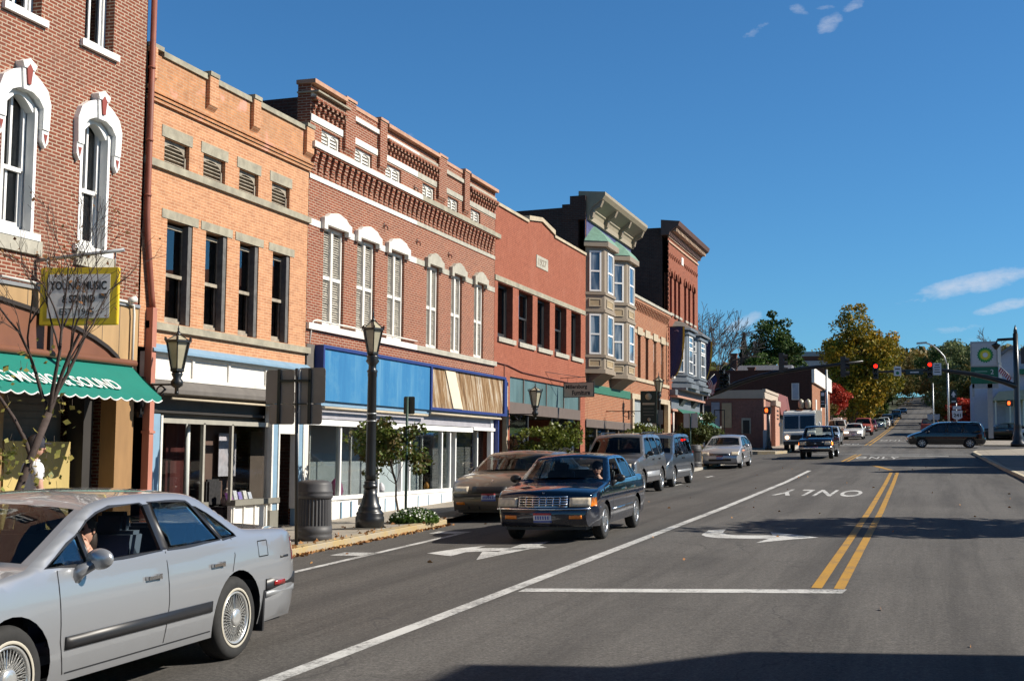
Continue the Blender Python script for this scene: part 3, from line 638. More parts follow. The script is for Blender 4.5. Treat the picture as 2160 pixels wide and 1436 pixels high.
# timber-clad shop head with brown arch, brown pipe, recessed shopfront
p = MB(); p.box(F-.05, F+.02, 6, 17.45, 2.9, 4.1); build(p, 'wood_panel', TANW, b1)
p = MB()
for i in range(26): p.box(F+.02, F+.024, 6.2+i*.43, 6.21+i*.43, 2.95, 4.08)
build(p, 'panel_joint', TAUPED, b1)
p = MB(); arc = [(11.3+5.65*math.cos(t), 2.98+.98*math.sin(t)) for t in [i*math.pi/24 for i in range(13)]]
p.prism([(11.3, 2.98)]+arc, 'x', F+.02, F+.10); build(p, 'brown_arch', BROWN, b1)
p = MB()
for q0, q1 in zip(arc, arc[1:]): p.prism([q0, q1, (q1[0]+.02, q1[1]+.055), (q0[0]+.02, q0[1]+.055)], 'x', F+.02, F+.14)
p.box(F+.1, F+.15, 15.16, 15.22, 2.98, 3.68); p.box(F+.1, F+.15, 12.3, 12.36, 2.98, 3.9)
build(p, 'arch_trim', mat('near_black_trim', (.02, .014, .012), .6), b1)
p = MB(); p.tube([(F+.22, 6, 3.17), (F+.22, 17.1, 3.17)], .055, 10); build(p, 'awning_roller', BROWN, b1)
p = MB(); p.box(F-.02, F+.05, 6, 17.45, 4.08, 4.13); build(p, 'flashing', GREYM, b1)
p = MB(); p.tube([(F+.06, 14.2, 4.17), (F+.06, 17.05, 4.14), (F+.08, 17.22, 4.1), (F+.08, 17.24, 3.95), (F+.07, 17.24, 2.98)], .022, 8); p.tube([(F+.08, 17.1, 4.16), (F+.14, 17.2, 4.2)], .05, 8); build(p, 'conduit', WHITEO, b1)
# shopfront: tan posts, roller shutter, ochre board
p = MB(); p.box(F-.3, F-.02, 17.0, 17.46, .2, 2.95); p.box(F-.9, F-.05, 14.2, 14.5, .2, 2.95); split(p, 'shop_post', mat('amber_tan_post', (.30, .17, .07), .7, var=.15, streak=True, dirt=.3), b1)
p = MB(); p.box(F-.85, F-.8, 14.5, 16.7, .4, 2.95)
for i in range(24): p.box(F-.8, F-.785, 14.5, 16.7, .5+i*.105, .505+i*.105)
build(p, 'roller_shutter', GREYBRN, b1)
p = MB(); p.box(F-.6, F-.55, 15.15, 16.62, .25, 1.95); p.box(F-.62, F-.54, 14.6, 14.95, .25, 1.9); split(p, 'ochre_board', mat('ochre_board', (.46, .35, .13), .8, var=.15, scale=3, streak=True, dirt=.25), b1)
p = MB(); p.box(F-.7, F-.4, 16.72, 16.95, .2, 2.95); p.box(F-1.0, F-.9, 8, 14.2, .2, 2.95); split(p, 'dark_jamb', DARKIN, b1)
# awning
aw = thing('shop_awning', 'green shop awning with white lettering above the music shop', 'awning', (F, 15, 2.7))
GREENA = mat('green_awning_canvas', (.0, .165, .125), .75, var=.08, scale=2)
def awn(parent, y0, y1, zt, xt, zb, xb, val, n, gm, edge, slant=0):
    mb = MB(); rows = []
    for i in range(7):
        t = i/6; rows.append([(xt+(xb-xt)*t, y0+(y1+slant*t-y0)*j/20, zt+(zb-zt)*t-.02*math.sin(math.pi*t)) for j in range(21)])
    mb.grid(rows, 0)
    L = y1+slant-y0; k = n*6; r0 = []; r1 = []
    for i in range(k+1):
        y = y0+L*i/k; d = val*(.55+.45*abs(math.sin(math.pi*i/6))); r0.append((xb, y, zb)); r1.append((xb+.005, y, zb-d))
    mb.grid([r0, r1], 0, False)
    mb.face([(xt, y1, zt), (xb, y1+slant, zb), (xb, y1+slant, zb-val*.6), (xt, y1, zb-val*.6)][:3], 0)
    build(mb, 'canvas', gm, parent)
    if edge:
        e = MB(); e.tube([Vector(p)+Vector((.008, 0, 0)) for p in r1], .011, 4); build(e, 'scalloped_trim', edge, parent)
awn(aw, 9.0, 17.05, 3.12, F+.2, 2.63, F+.95, .09, 30, GREENA, WHITEP, -.3)
s2 = (Vector((.75, 0, -.49))).normalized()
put_text('YOUNG MUSIC & SOUND', 1, WHITEP, 'lettering', aw, Vector((F+.76, 14.22, 2.78)), (0, 1, 0), -s2, bold=.012, width=3.4, height=.26)
# projecting sign
sg = thing('shop_sign', 'yellow framed sign of the music shop behind bare branches', 'sign', (F+.6, 16.2, 3.9))
Lw = 1.62; a0 = Vector((F+.08, 16.62, 4.03)); dr = Vector((math.cos(R(-74)), math.sin(R(-74)), 0)); 
# the board hangs on a steel arm, turned a little towards the street
P0 = Vector((-11.88, 14.96, 3.57)); P1 = Vector((-10.84, 15.30, 3.59)); dr = (P1-P0).normalized(); nr_ = dr.cross(Vector((0, 0, 1))).normalized()
ctr = (P0+P1)/2+Vector((0, 0, .40)); hw = (P1-P0).length/2
q = MB(); q.obox(ctr, dr*hw, nr_*.05, Vector((0, 0, .405))); build(q, 'frame', mat('yellow_sign_frame', (.68, .50, .02), .5, var=.06), sg, bevel=.01)
q = MB(); q.obox(ctr, dr*(hw-.11), nr_*.054, Vector((0, 0, .31))); build(q, 'sign_face', mat('sign_face_grey_white', (.74, .73, .72), .6, var=.05), sg)
INK = mat('black_lettering', (.02, .02, .02), .6, var=0)
for t_, zz, ww, hh, off in (('YOUNG MUSIC', .15, .80, .125, -.01), ('& SOUND', -.04, .46, .115, .0), ('EST. 1965', -.22, .48, .09, -.02)):
    put_text(t_, 1, INK, 'lettering', sg, ctr+nr_*.057+dr*off+Vector((0, 0, zz)), dr, (0, 0, 1), bold=.03 if zz > -.1 else 0, width=ww, height=hh)
q = MB()
for i in range(7): q.obox(ctr+nr_*.057+dr*(.29+i*.017)+Vector((0, 0, .0)), dr*.005, nr_*.002, Vector((0, 0, .035)))
split(q, 'keyboard_emblem', INK, sg)
q = MB(); q.tube([P0+Vector((-.1, 0, .92)), P1+Vector((.05, .02, 1.06))], .028, 8); q.tube([P0+Vector((.08, 0, .92)), P0+Vector((.08, .02, .78))], .014, 6); q.tube([P1+Vector((-.08, 0, 1.05)), P1+Vector((-.08, 0, .78))], .010, 6); build(q, 'bracket', GREYM, sg)
# downpipe between the first two buildings
dp = MB(); dp.tube([(F+.07, 17.53, 11), (F+.07, 17.52, 5.6), (F+.07, 17.56, 5.2), (F+.07, 17.72, 4.3), (F+.07, 17.76, 4.1)], .05, 10)
for z in (8.0, 6.8, 5.9): dp.tube([(F+.07, 17.52, z), (F+.07, 17.52, z+.04)], .062, 10)
tag(build(dp, 'downpipe', RUST, loc=(F, 17.5, 5)), 'rust red drainpipe running down between the two nearest brick buildings', 'downpipe')
dp = MB(); dp.box(F, F+.13, 17.68, 17.8, .1, 4.12); dp.box(F-.01, F+.15, 17.66, 17.82, 2.1, 2.14); tag(build(dp, 'downpipe_boxing', mat('faded_red_boxing', (.42, .17, .12), .7, var=.15, dirt=.3, streak=True), loc=(F, 17.7, 0)), 'faded red square casing at the foot of the drainpipe', 'downpipe')

# ================================================================ B2: orange brick
b2 = thing('brick_building', 'orange brick building with a low battlement parapet and pale blue shopfront trim', 'building', (F, 17.5, .3))
A0, A1 = 17.5, 23.22
W2 = [(18.2, 18.98), (19.4, 20.12), (20.56, 21.26), (21.8, 22.5)]; V2 = [(18.05, 18.8), (19.25, 19.98), (20.47, 21.18), (21.7, 22.42)]
mb = MB(); wall(mb, A0, A1, 3.48, 7.6, [(a, b, 3.93, 5.66) for a, b in W2]+[(a, b, 6.58, 7.01) for a, b in V2], d=.24)
build(mb, 'front_wall', BRICK2, b2); shell(b2, A0, A1, -.3, 8.0, 12, BRICK2, side1=False)
mb = MB(); mb.box(F-.3, F+.03, A0, A1-.003, 7.6, 8.299)
for z, o in ((7.52, .02), (7.58, .045), (7.64, .07)): mb.box(F-.05, F+.03+o, A0, A1+.02, z, z+.045)
build(mb, 'parapet', BRICK2T, b2)
mb = MB()
for a, b in ((17.5, 17.62), (19.22, 19.5), (20.76, 21.02), (22.9, 23.22)): mb.box(F, F+.11, a, b, 7.86, 8.375); mb.prism([(F, 7.74), (F+.11, 7.86), (F, 7.86)], 'y', a, b)
split(mb, 'parapet_pier', BRICK2, b2)
mb = MB(); ys = [17.5, 17.85, 19.22, 19.5, 20.76, 21.02, 22.9, 23.22]
for i, (a, b) in enumerate(zip(ys, ys[1:])):
    hi = i in (0, 2, 4, 6); mb.box(F-.32, F+(.13 if i in (2, 4, 6) else .07), a-.01 if hi else a+.012, b+.01 if hi else b-.012, 8.38 if hi else 8.305, 8.455 if hi else 8.40)
split(mb, 'coping', STONE, b2)
mb = MB(); mb.box(F-.02, F+.06, A0, A1+.05, 6.45, 6.57); build(mb, 'stone_course', STONE, b2)
mb = MB(); mb.box(F-.02, F+.07, 17.68, A1+.12, 3.79, 3.91); build(mb, 'stone_sill_course', STONE, b2)
for a, b in W2: mb = MB(); mb.box(F-.02, F+.012, a-.17, b+.16, 5.66, 5.81); build(mb, 'stone_lintel', STONE, b2)
for a, b in V2: mb = MB(); mb.box(F-.02, F+.012, a-.09, b+.08, 7.01, 7.2); build(mb, 'stone_lintel', STONE, b2)
WOLD = mat('weathered_window_wood', (.30, .26, .20), .8, var=.3, scale=8, dirt=.4, blotch=(.4, .36, .28))
for i, (a, b) in enumerate(W2):
    sash(b2, a, b, 3.93, 5.60, WOLD, F-.13, 4.75, False, .06, shade=(0.02, PANETINT)); 
    x_ = MB(); x_.box(F-.13, F-.02, b-.11, b-.001, 3.94, 5.64); build(x_, 'window_jamb', mat('dark_grey_wood', (.12, .115, .11), .8, var=.3, scale=9), b2)
for a, b in V2:
    v = MB(); v.box(F-.22, F-.2, a, b, 6.58, 7.01)
    for i in range(6): v.obox((F-.12, (a+b)/2, 6.62+i*.065), (.045, 0, .018), (0, (b-a)/2-.04, 0), (-.003, 0, .008))
    arc = [(a+.001, 7.009), (a+.001, 6.8)]+[((a+b)/2-.33*math.cos(t), 6.78+.16*math.sin(t)) for t in [i*math.pi/10 for i in range(11)]]+[(b-.001, 6.8), (b-.001, 7.009)]
    for i in range(2, 12): v.prism([(arc[i][0], 7.009), arc[i], arc[i+1], (arc[i+1][0], 7.009)], 'x', F-.1, F-.07)
    v.box(F-.1, F-.06, a+.001, a+.05, 6.581, 6.8); v.box(F-.1, F-.06, b-.05, b-.001, 6.581, 6.8)
    build(v, 'louvre_vent', WOLD, b2)
# shopfront
mb = MB(); mb.prism([(F, 3.42), (F+.16, 3.42), (F+.16, 3.46), (F+.02, 3.56), (F, 3.56)], 'y', 17.7, 23.3); build(mb, 'blue_cornice', BLUEP, b2)
mb = MB(); mb.box(F-.1, F+.02, 17.7, 23.25, 3.0, 3.42); build(mb, 'sign_board', WHITEO, b2)
mb = MB()
for y in (17.7, 19.02, 20.2, 21.55, 22.9): mb.box(F+.02, F+.05, y, y+.07, 3.04, 3.40)
mb.box(F+.02, F+.055, 17.7, 23.25, 2.98, 3.04); mb.box(F+.02, F+.055, 17.7, 23.25, 3.375, 3.42); split(mb, 'sign_board_frame', WHITEO, b2)
mb = MB(); mb.prism([(F-.3, 2.74), (F-.3, 2.97), (F+.07, 2.97), (F+.2, 2.83), (F+.2, 2.76), (F+.1, 2.74)], 'y', 17.7, 23.25); build(mb, 'awning_box', GREYBRN, b2)
mb = MB(); mb.tube([(F+.12, 18.3, 2.68), (F+.12, 23.2, 2.68)], .022, 6); split(mb, 'awning_rail', mat('tan_rail', (.5, .42, .3), .6), b2)
mb = MB(); mb.box(F-.12, F-.02, 17.95, 23.1, 2.28, 2.36); build(mb, 'transom_bar', mat('sage_grey_paint', (.33, .31, .26), .6), b2)
mb = MB(); mb.box(F-.1, F+.04, 17.85, 18.12, .25, 2.42); mb.box(F-.1, F+.04, 21.9, 22.1, .7, 2.8); mb.box(F-.1, F+.04, 22.93, 23.12, .2, 2.8); split(mb, 'blue_pilaster', BLUEP, b2)
mb = MB()
for y in (18.12, 21.84, 22.1, 22.87, 23.12): mb.box(F-.1, F+.06, y, y+.055, .7 if y > 20 else .25, 2.8 if y > 20 else 2.4)
mb.box(F-.08, F+.03, 22.16, 22.87, 2.16, 2.8); split(mb, 'pilaster_trim', WHITEO, b2)
mb = MB(); mb.box(F-.6, F-.55, 22.1, 22.9, .3, 2.2); build(mb, 'brown_door', mat('dark_brown_door', (.06, .045, .035), .6), b2)
mb = MB(); mb.box(F-.3, F-.25, 17.95, 23.1, 2.36, 2.745); build(mb, 'header_panel', GREYBRN, b2)
# display windows with a recessed entry
for (a, b, xa, xb) in ((18.17, 19.55, F-.04, F-.04), (20.55, 21.84, F-.04, F-.04)):
    g = MB(); g.face([(xa, a, .95), (xb, b, .95), (xb, b, 2.28), (xa, a, 2.28)]); split(g, 'display_glass', SHOPGL, b2)
g = MB(); g.face([(F-.04, 19.6, .95), (F-1.3, 20.15, .95), (F-1.3, 20.15, 2.28), (F-.04, 19.6, 2.28)]); split(g, 'display_glass', SHOPGL, b2)
mb = MB()
for x_, y in ((F-.05, 19.57), (F-.05, 20.52), (F-.3, 19.95), (F-.05, 18.18)): mb.box(x_-.03, x_+.03, y-.03, y+.03, .9, 2.3)
split(mb, 'mullion', mat('sage_grey_paint', (.33, .31, .26), .6), b2)
mb = MB(); mb.tube([(F-.25, 19.4, .4), (F-.25, 19.4, 2.35)], .045, 12); build(mb, 'white_column', WHITEP, b2)
mb = MB(); mb.box(F-.1, F+.08, 20.5, 22.16, .84, .94); mb.box(F-.1, F+.08, 18.1, 19.6, .84, .94); mb.box(F-.08, F+.03, 22.1, 22.2, .2, .84); mb.box(F-.06, F+.05, 21.84, 22.1, .2, .7); split(mb, 'bulkhead_sill', mat('dull_sage_sill', (.19, .18, .15), .7), b2)
mb = MB(); mb.box(F-.08, F+.0, 20.5, 21.84, .2, .84); mb.box(F-.08, F+.0, 18.12, 19.6, .2, .84); split(mb, 'bulkhead', WHITEO, b2)
mb = MB()
for y in (20.53, 20.9, 21.3, 21.72, 18.3, 18.8, 19.3): mb.box(F, F+.03, y, y+.05, .22, .84)
split(mb, 'bulkhead_trim', WHITEO, b2)
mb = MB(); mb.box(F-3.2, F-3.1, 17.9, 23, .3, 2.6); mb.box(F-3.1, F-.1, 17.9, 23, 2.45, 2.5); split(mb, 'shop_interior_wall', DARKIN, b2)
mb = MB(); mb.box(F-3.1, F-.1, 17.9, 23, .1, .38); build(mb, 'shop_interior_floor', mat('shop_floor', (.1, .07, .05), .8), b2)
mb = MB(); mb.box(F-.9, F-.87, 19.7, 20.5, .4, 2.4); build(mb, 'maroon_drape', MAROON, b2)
mb = MB(); mb.box(F-.75, F-.7, 20.55, 21.82, .9, 2.4); split(mb, 'brown_partition', mat('brown_partition', (.10, .06, .045), .85, var=.1), b2)

# ================================================================ B3: long decorated red brick building
b3 = thing('brick_building', 'long red brick building with shuttered windows and rich corbelled cornice', 'building', (F, 23.25, .4))
A0, A1, JN = 23.24, 34.98, 29.0
W3 = [(23.95, 24.95), (25.6, 26.58), (27.28, 28.28), (29.72, 30.55), (31.45, 32.28), (33.25, 34.05)]
V3 = [(23.75, 24.65), (25.38, 26.3), (27.06, 28.0), (29.36, 30.18), (31.12, 31.92), (32.9, 33.7)]
mb = MB(); wall(mb, A0, A1, 3.9, 9.36, [(a, b, 4.44, 6.54) for a, b in W3]+[(a, b, 8.14, 8.55) for a, b in V3], d=.22)
mb.prism([(F-.3, -.2), (F-.3, 9.36), (F, 9.36), (F, 3.9), (F-.2, 3.9), (F-.2, -.2)], 'y', A0-.004, A0); mb.box(F-.3, F-.02, A0, A1, 9.1, 9.36)
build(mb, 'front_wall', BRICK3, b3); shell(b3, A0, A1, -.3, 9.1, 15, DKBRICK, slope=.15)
# string courses: painted white on the nearer half, bare stone beyond
for nm, za, zb, o, pr in (('thin_belt', 7.4, 7.5, .02, .0), ('ledge', 8.02, 8.14, .17, .0), ('wide_belt', 8.6, 8.74, .02, 0), ('frieze_belt', 9.1, 9.2, .05, 0), ('window_belt', 6.44, 6.58, .015, 0), ('sill_course', 4.30, 4.43, .07, 0)):
    for a, b, m_ in ((A0, JN, WHITEO), (JN+.002, A1, STONEL if nm != 'ledge' else STONE)):
        q = MB()
        if nm == 'window_belt':
            cuts = [A0]+[v for w in W3 for v in (w[0]-.14, w[1]+.14)]+[A1]; 
            for c0, c1 in zip(cuts[::2], cuts[1::2]):
                c0_, c1_ = max(c0, a), min(c1, b)
                if c1_ > c0_: q.box(F-.02, F+o, c0_, c1_, za, zb)
        else: q.box(F-.05, F+o, a-(.1 if nm == 'ledge' and a == A0 else 0), b+(.08 if b == A1 and nm in ('ledge', 'sill_course') else 0), za, zb)
        build(q, 'stone_'+nm, m_, b3)
cb = MB(); n = 41; st = (A1-A0-.2)/n
for i in range(n):
    y = A0+.08+i*st
    for k in range(6): cb.box(F, F+.02+.019*k, y, y+st*.52, 7.52+k*.078, 7.595+k*.078)
cb.box(F, F+.14, A0, A1, 7.985, 8.02); build(cb, 'corbel_course', BRICK3, b3)
cb = MB(); P3 = [(24.75, 25.25), (26.58, 26.98), (30.3, 30.85), (32.22, 32.62)]
for a0, a1 in ((A0, 24.75), (26.98, 30.3), (32.62, A1)):
    k = int((a1-a0)/.2)
    for i in range(k):
        y = a0+(a1-a0)*i/k
        cb.box(F, F+.05, y+.02, y+.11, 8.78, 8.86); cb.box(F, F+.09, y+.02, y+.11, 8.86, 8.93); cb.box(F, F+.12, y+.10, y+.19, 8.96, 9.03)
    cb.box(F, F+.13, a0, a1, 9.03, 9.098)
build(cb, 'dentil_course', BRICK3, b3)
for a, b in P3:
    q = MB(); q.box(F, F+.075, a, b, 8.38, 9.44); q.prism([(F, 8.26), (F+.075, 8.38), (F, 8.38)], 'y', a+.03, b-.03); split(q, 'parapet_pier', BRICK3, b3)
    q = MB(); q.box(F-.3, F+.10, a-.02, b+.02, 9.441, 9.50); build(q, 'pier_cap', TERRA, b3)
q = MB()
for a, b in zip([A0-.05]+[p[1] for p in P3], [p[0] for p in P3]+[A1+.0]): q.box(F-.32, F+(.12 if a in (A0-.05, P3[1][1], P3[3][1]) else .02), a+.004, b-.004, 9.365, 9.45)
split(q, 'coping', TERRA, b3)
q = MB(); q.box(F-.3, F+.2, A0-.05, 24.75, 9.17, 9.204); build(q, 'cornice_edge', STONE, b3)
SHUT = mat('peeling_shutter_paint', (.50, .46, .39), .85, var=.3, scale=9, dirt=.6, blotch=(.22, .2, .18), bmp=.3)
for i, (a, b) in enumerate(W3):
    t = MB(); t.box(F-.14, F-.06, a, a+.06, 4.44, 6.54); t.box(F-.14, F-.06, b-.06, b, 4.44, 6.54); c = (a+b)/2; t.box(F-.14, F-.05, c-.05, c+.05, 4.5, 6.5)
    for z in (4.44, 5.42, 6.46): t.box(F-.14, F-.065, a+.06, b-.06, z, z+.08)
    w_ = build(t, 'shutter', WHITEO, b3)
    l = MB()
    for y0, y1 in ((a+.06, c-.05), (c+.05, b-.06)):
        for k in range(38): l.obox((F-.12+rnd.uniform(-.006, .006), (y0+y1)/2, 4.55+k*.05), (.02, 0, -.016), (0, (y1-y0)/2, rnd.uniform(-.004, .004)), (.003, 0, .006))
    l.box(F-.19, F-.18, a, b, 4.44, 6.54); build(l, 'shutter_slats', SHUT, w_)
    hm = WHITEO if i < 3 else STONEL; h = MB()
    h.prism([(a-.16, 6.44), (a-.16, 6.68), (a+.0, 6.72), (a+.12, 6.80), (c, 6.86), (b-.12, 6.80), (b, 6.72), (b+.16, 6.68), (b+.16, 6.44), (b+.003, 6.44), (b+.003, 6.541), (a-.003, 6.541), (a-.003, 6.44)], 'x', F-.02, F+.1); build(h, 'window_hood', hm, b3)
for i, (a, b) in enumerate(V3):
    v = MB(); v.box(F-.2, F-.19, a, b, 8.14, 8.55)
    for k in range(5): v.obox((F-.12, (a+b)/2, 8.19+k*.075), (.04, 0, -.016), (0, (b-a)/2, 0), (.003, 0, .02))
    c = (a+b)/2; v.box(F-.1, F-.05, c-.03, c+.03, 8.141, 8.5); v.box(F-.1, F-.05, a, a+.05, 8.141, 8.5); v.box(F-.1, F-.05, b-.05, b, 8.141, 8.5)
    for u0, u1 in ((a, c), (c, b)):
        for k in range(6):
            t0, t1 = math.pi*k/6, math.pi*(k+1)/6; m_ = (u0+u1)/2; r_ = (u1-u0)/2
            v.prism([(m_-r_*math.cos(t0), 8.549), (m_-r_*math.cos(t0), 8.38+.13*math.sin(t0)), (m_-r_*math.cos(t1), 8.38+.13*math.sin(t1)), (m_-r_*math.cos(t1), 8.549)], 'x', F-.1, F-.055)
    build(v, 'louvre_vent', WHITEO, b3)
q = MB()
for y, z in ((27.0, 7.05), (29.0, 7.0), (31.2, 7.0), (28.8, 8.3)):
    q.tube([(F+.03, y, z), (F+.07, y+.08, z-.02), (F+.07, y+.1, z-.1)], .012, 5); q.tube([(F+.03, y-.02, z+.06), (F+.03, y-.02, z-.07)], .012, 5)
split(q, 'iron_hook', BLACKM, b3)
# fascias
q = MB(); q.box(F-.02, F+.18, 23.68, 29.6, 2.86, 3.98); build(q, 'blue_fascia', streaked('faded_blue_board', [(.014, .125, .29), (.022, .155, .34), (.030, .18, .37), (.075, .235, .40), (.20, .35, .48)], 0, 1.6, (.07, .23, .39), .6), b3)
NAVY = mat('navy_trim', (.02, .04, .17), .5, var=.1)
q = MB(); q.box(F+.0, F+.22, 23.62, 35.5, 3.93, 4.0); q.box(F, F+.22, 23.62, 23.69, 2.86, 3.93); q.box(F, F+.22, 29.58, 29.68, 2.86, 3.93); q.box(F, F+.22, 35.35, 35.6, 2.86, 3.93); q.box(F, F+.22, 29.68, 35.35, 2.86, 2.93); split(q, 'fascia_trim', NAVY, b3)
q = MB(); q.box(F, F+.16, 29.68, 35.35, 2.93, 3.93)
build(q, 'stripped_board', streaked('weathered_planks', [(.035, .018, .008), (.13, .065, .022), (.22, .12, .045), (.36, .27, .17), (.50, .46, .40), (.15, .08, .03)], .45, 6.5, (.09, .05, .02)), b3)
q = MB(); q.prism([(30.65, 3.9), (31.35, 3.9), (31.95, 2.95), (31.25, 2.95)], 'x', F+.16, F+.19); build(q, 'cream_board', mat('cream_board', (.72, .62, .46), .7, var=.06), b3)
q = MB(); q.box(F-.1, F+.12, 23.75, 35.3, 2.76, 2.86); build(q, 'fascia_soffit', BLUEP, b3)
q = MB(); q.tube([(F+.16, 23.8, 2.72), (F+.16, 29.5, 2.72)], .03, 8); q.tube([(F+.16, 29.7, 2.78), (F+.16, 35.2, 2.78)], .03, 8); split(q, 'awning_rail', mat('tan_rail', (.5, .42, .3), .6), b3)
q = MB(); q.box(F-.3, F-.0, 23.4, 35.0, 2.5, 2.76); split(q, 'head_board', mat('grey_lilac_board', (.33, .32, .35), .7), b3)
q = MB(); q.box(F-.32, F+.03, 23.35, 33.2, 2.36, 2.48); q.box(F-.2, F+.06, 33.2, 35.1, 2.42, 2.5)
for y in (23.36, 25.0, 27.0, 28.35, 28.85, 31.0, 31.6): q.box(F-.13, F-.03, y, y+.07, .75, 2.36)
for y in (24.0, 26.0, 30.2): q.box(F-.3, F-.25, y, y+.05, .75, 2.36)
q.box(F-.14, F+.03, 23.3, 31.7, .8, .88); split(q, 'shopfront_frame', WHITEP, b3)
q = MB(); q.box(F-.1, F-.0, 23.3, 24.8, .1, .8); q.box(F-.1, F-.01, 24.8, 25.9, .15, .8); q.box(F-.12, F+.01, 27.0, 31.68, .1, .8); q.box(F-.3, F-.2, 25.9, 27.0, .1, .8); split(q, 'bulkhead', WHITEP, b3)
q = MB()
for y in (23.5, 24.2, 25.0, 25.5, 27.3, 27.9, 28.5, 29.3, 30.0, 30.9): q.box(F-.0, F+.022, y, y+.05, .2, .75)
q.box(F-.3, F-.0, 32.4, 35.0, .15, .5); split(q, 'bulkhead_panel', BLUEP, b3)
g = MB(); g.box(F-.085, F-.08, 23.4, 27.0, .85, 2.36); g.box(F-.085, F-.08, 28.9, 31.6, .85, 2.36); split(g, 'display_glass', SHOPGL, b3)
g = MB(); g.box(F-.26, F-.25, 32.5, 34.2, .5, 2.4); split(g, 'display_glass', SHOPGL, b3)
q = MB(); q.box(F-1.05, F-1.0, 23.4, 28.8, .4, 2.6); q.box(F-.95, F-.9, 29.0, 31.6, .4, 2.5); q.box(F-2.5, F-.2, 23.4, 35, 2.52, 2.56); split(q, 'shop_interior_wall', mat('pale_blue_interior', (.42, .48, .5), .9, var=.1, scale=1), b3)
q = MB(); q.box(F-2.6, F-.2, 23.4, 35, .0, .55); build(q, 'shop_interior_floor', mat('shop_floor', (.1, .07, .05), .8), b3)
q = MB(); q.box(F-.62, F-.56, 31.7, 35.0, .4, 2.5)
for k in range(26): q.box(F-.56, F-.55, 31.7, 35.0, .5+k*.078, .506+k*.078)
build(q, 'slatted_wall', mat('grey_slats', (.16, .165, .165), .7, var=.08), b3)
q = MB(); 
for y in (32.45, 34.2): q.box(F-.3, F-.2, y, y+.07, .45, 2.45)
q.box(F-.1, F+.02, 34.75, 34.95, .3, 2.75); split(q, 'door_frame', WHITEP, b3)
q = MB(); q.box(F-.02, F+.14, 35.02, 35.1, .3, 2.9); build(q, 'blue_post', NAVY, b3)
q = MB(); q.tube([(F-.02, 23.42, 3.9), (F+.04, 23.42, 4.4), (F+.06, 23.44, 4.47), (F+.06, 23.6, 4.5), (F+.06, 29, 4.52)], .018, 6); build(q, 'conduit', WHITEO, b3)
q = MB(); q.box(F-.2, F+.02, 23.27, 23.66, 2.8, 4.0); split(q, 'boarded_gap', GREYBRN, b3)
q = MB(); q.box(F-.2, F+.03, A0, 23.4, .1, 2.9); build(q, 'end_pier', WHITEO, b3)

# ================================================================ B4: painted brick, 1927
b4 = thing('brick_building', 'salmon painted brick building with a stepped gable dated 1927', 'building', (F, 35, .6))
A0, A1 = 35.0, 45.3
W4 = [(35.3, 36.72), (37.3, 38.76), (39.28, 40.7), (41.3, 42.75), (43.36, 44.68)]
mb = MB(); wall(mb, A0, A1, 4.1, 9.05, [(a, b, 5.2, 6.8) for a, b in W4], d=.3)
wall(mb, A0, A1, .2, 4.1, [(36.5, 44.65, .2, 4.09), (35.28, 36.2, .2, 3.85)], d=.3); mb.prism([(38.25, 9.05), (38.25, 9.1), (39.65, 9.32), (41.1, 9.13), (41.1, 9.05)], 'x', F-.3, F)
build(mb, 'front_wall', BRICK4, b4); shell(b4, A0, A1, -.3, 8.9, 14, BRICK4)
q = MB(); q.box(F-.32, F+.05, A0, 38.2, 9.05, 9.14); q.box(F-.32, F+.05, 41.15, A1, 9.05, 9.14)
q.prism([(38.2, 9.13), (38.2, 9.28), (39.6, 9.46), (41.15, 9.29), (41.15, 9.13), (39.65, 9.33)], 'x', F-.32, F+.06); split(q, 'coping', CREAM, b4)
q = MB(); q.box(F-.02, F+.03, A0, A1-.05, 6.83, 6.98); build(q, 'stone_lintel_course', STONE, b4)
for i, (a, b) in enumerate(W4):
    q = MB(); q.box(F-.05, F+.06, a-.02, b+.2, 5.05, 5.19); build(q, 'sill', STONEL, b4)
    sash(b4, a, b, 5.2, 6.8, DARKM, F-.2, 6.0 if i in (1, 3) else 6.75, False, .08, shade=(.02, PANETINT))
q = MB(); q.box(F, F+.02, 39.1, 40.4, 7.78, 8.17); pq = build(q, 'date_stone', STONEL, b4)
put_text('1927', 1, mat('carved_shadow', (.20, .17, .13), .9, var=0), 'carved_date', pq, (F+.021, 39.75, 7.98), (0, 1, 0), (0, 0, 1), width=.9, height=.22, bold=.02)
TRG = mat('grey_green_transom_glass', (.10, .17, .18), .25, var=.3, scale=2, streak=True, dirt=.3, blotch=(.25, .33, .33))
q = MB(); q.box(F-.12, F-.06, 36.5, 44.65, 3.33, 4.09); build(q, 'transom_glass', TRG, b4)
q = MB()
for y in (36.5, 38.0, 40.5, 42.6, 44.6): q.box(F-.06, F-.03, y-.03, y+.03, 3.33, 4.09)
q.box(F-.15, F-.0, 36.5, 44.65, 2.98, 3.33); split(q, 'transom_band', mat('brown_grey_band', (.13, .10, .085), .6, var=.1), b4)
for a, b in ((36.5, 38.6), (41.3, 44.6)):
    g = MB(); g.box(F-.12, F-.115, a, b, .9, 2.98); split(g, 'display_glass', CARGL, b4)
q = MB(); q.box(F-.14, F-.08, 38.58, 38.66, .6, 2.98); q.box(F-.14, F-.08, 41.26, 41.34, .6, 2.98); q.box(F-.14, F-.08, 36.5, 38.6, .6, .95); q.box(F-.14, F-.08, 41.3, 44.6, .6, .95); split(q, 'shopfront_frame', DARKM, b4)
q = MB(); q.box(F-3.6, F-3.5, 36.3, 44.9, .4, 3); q.box(F-3.5, F-.15, 36.3, 44.9, 2.99, 3.05); q.box(F-3.5, F-.15, 36.3, 44.9, .4, .62); split(q, 'shop_interior_wall', DARKIN, b4)
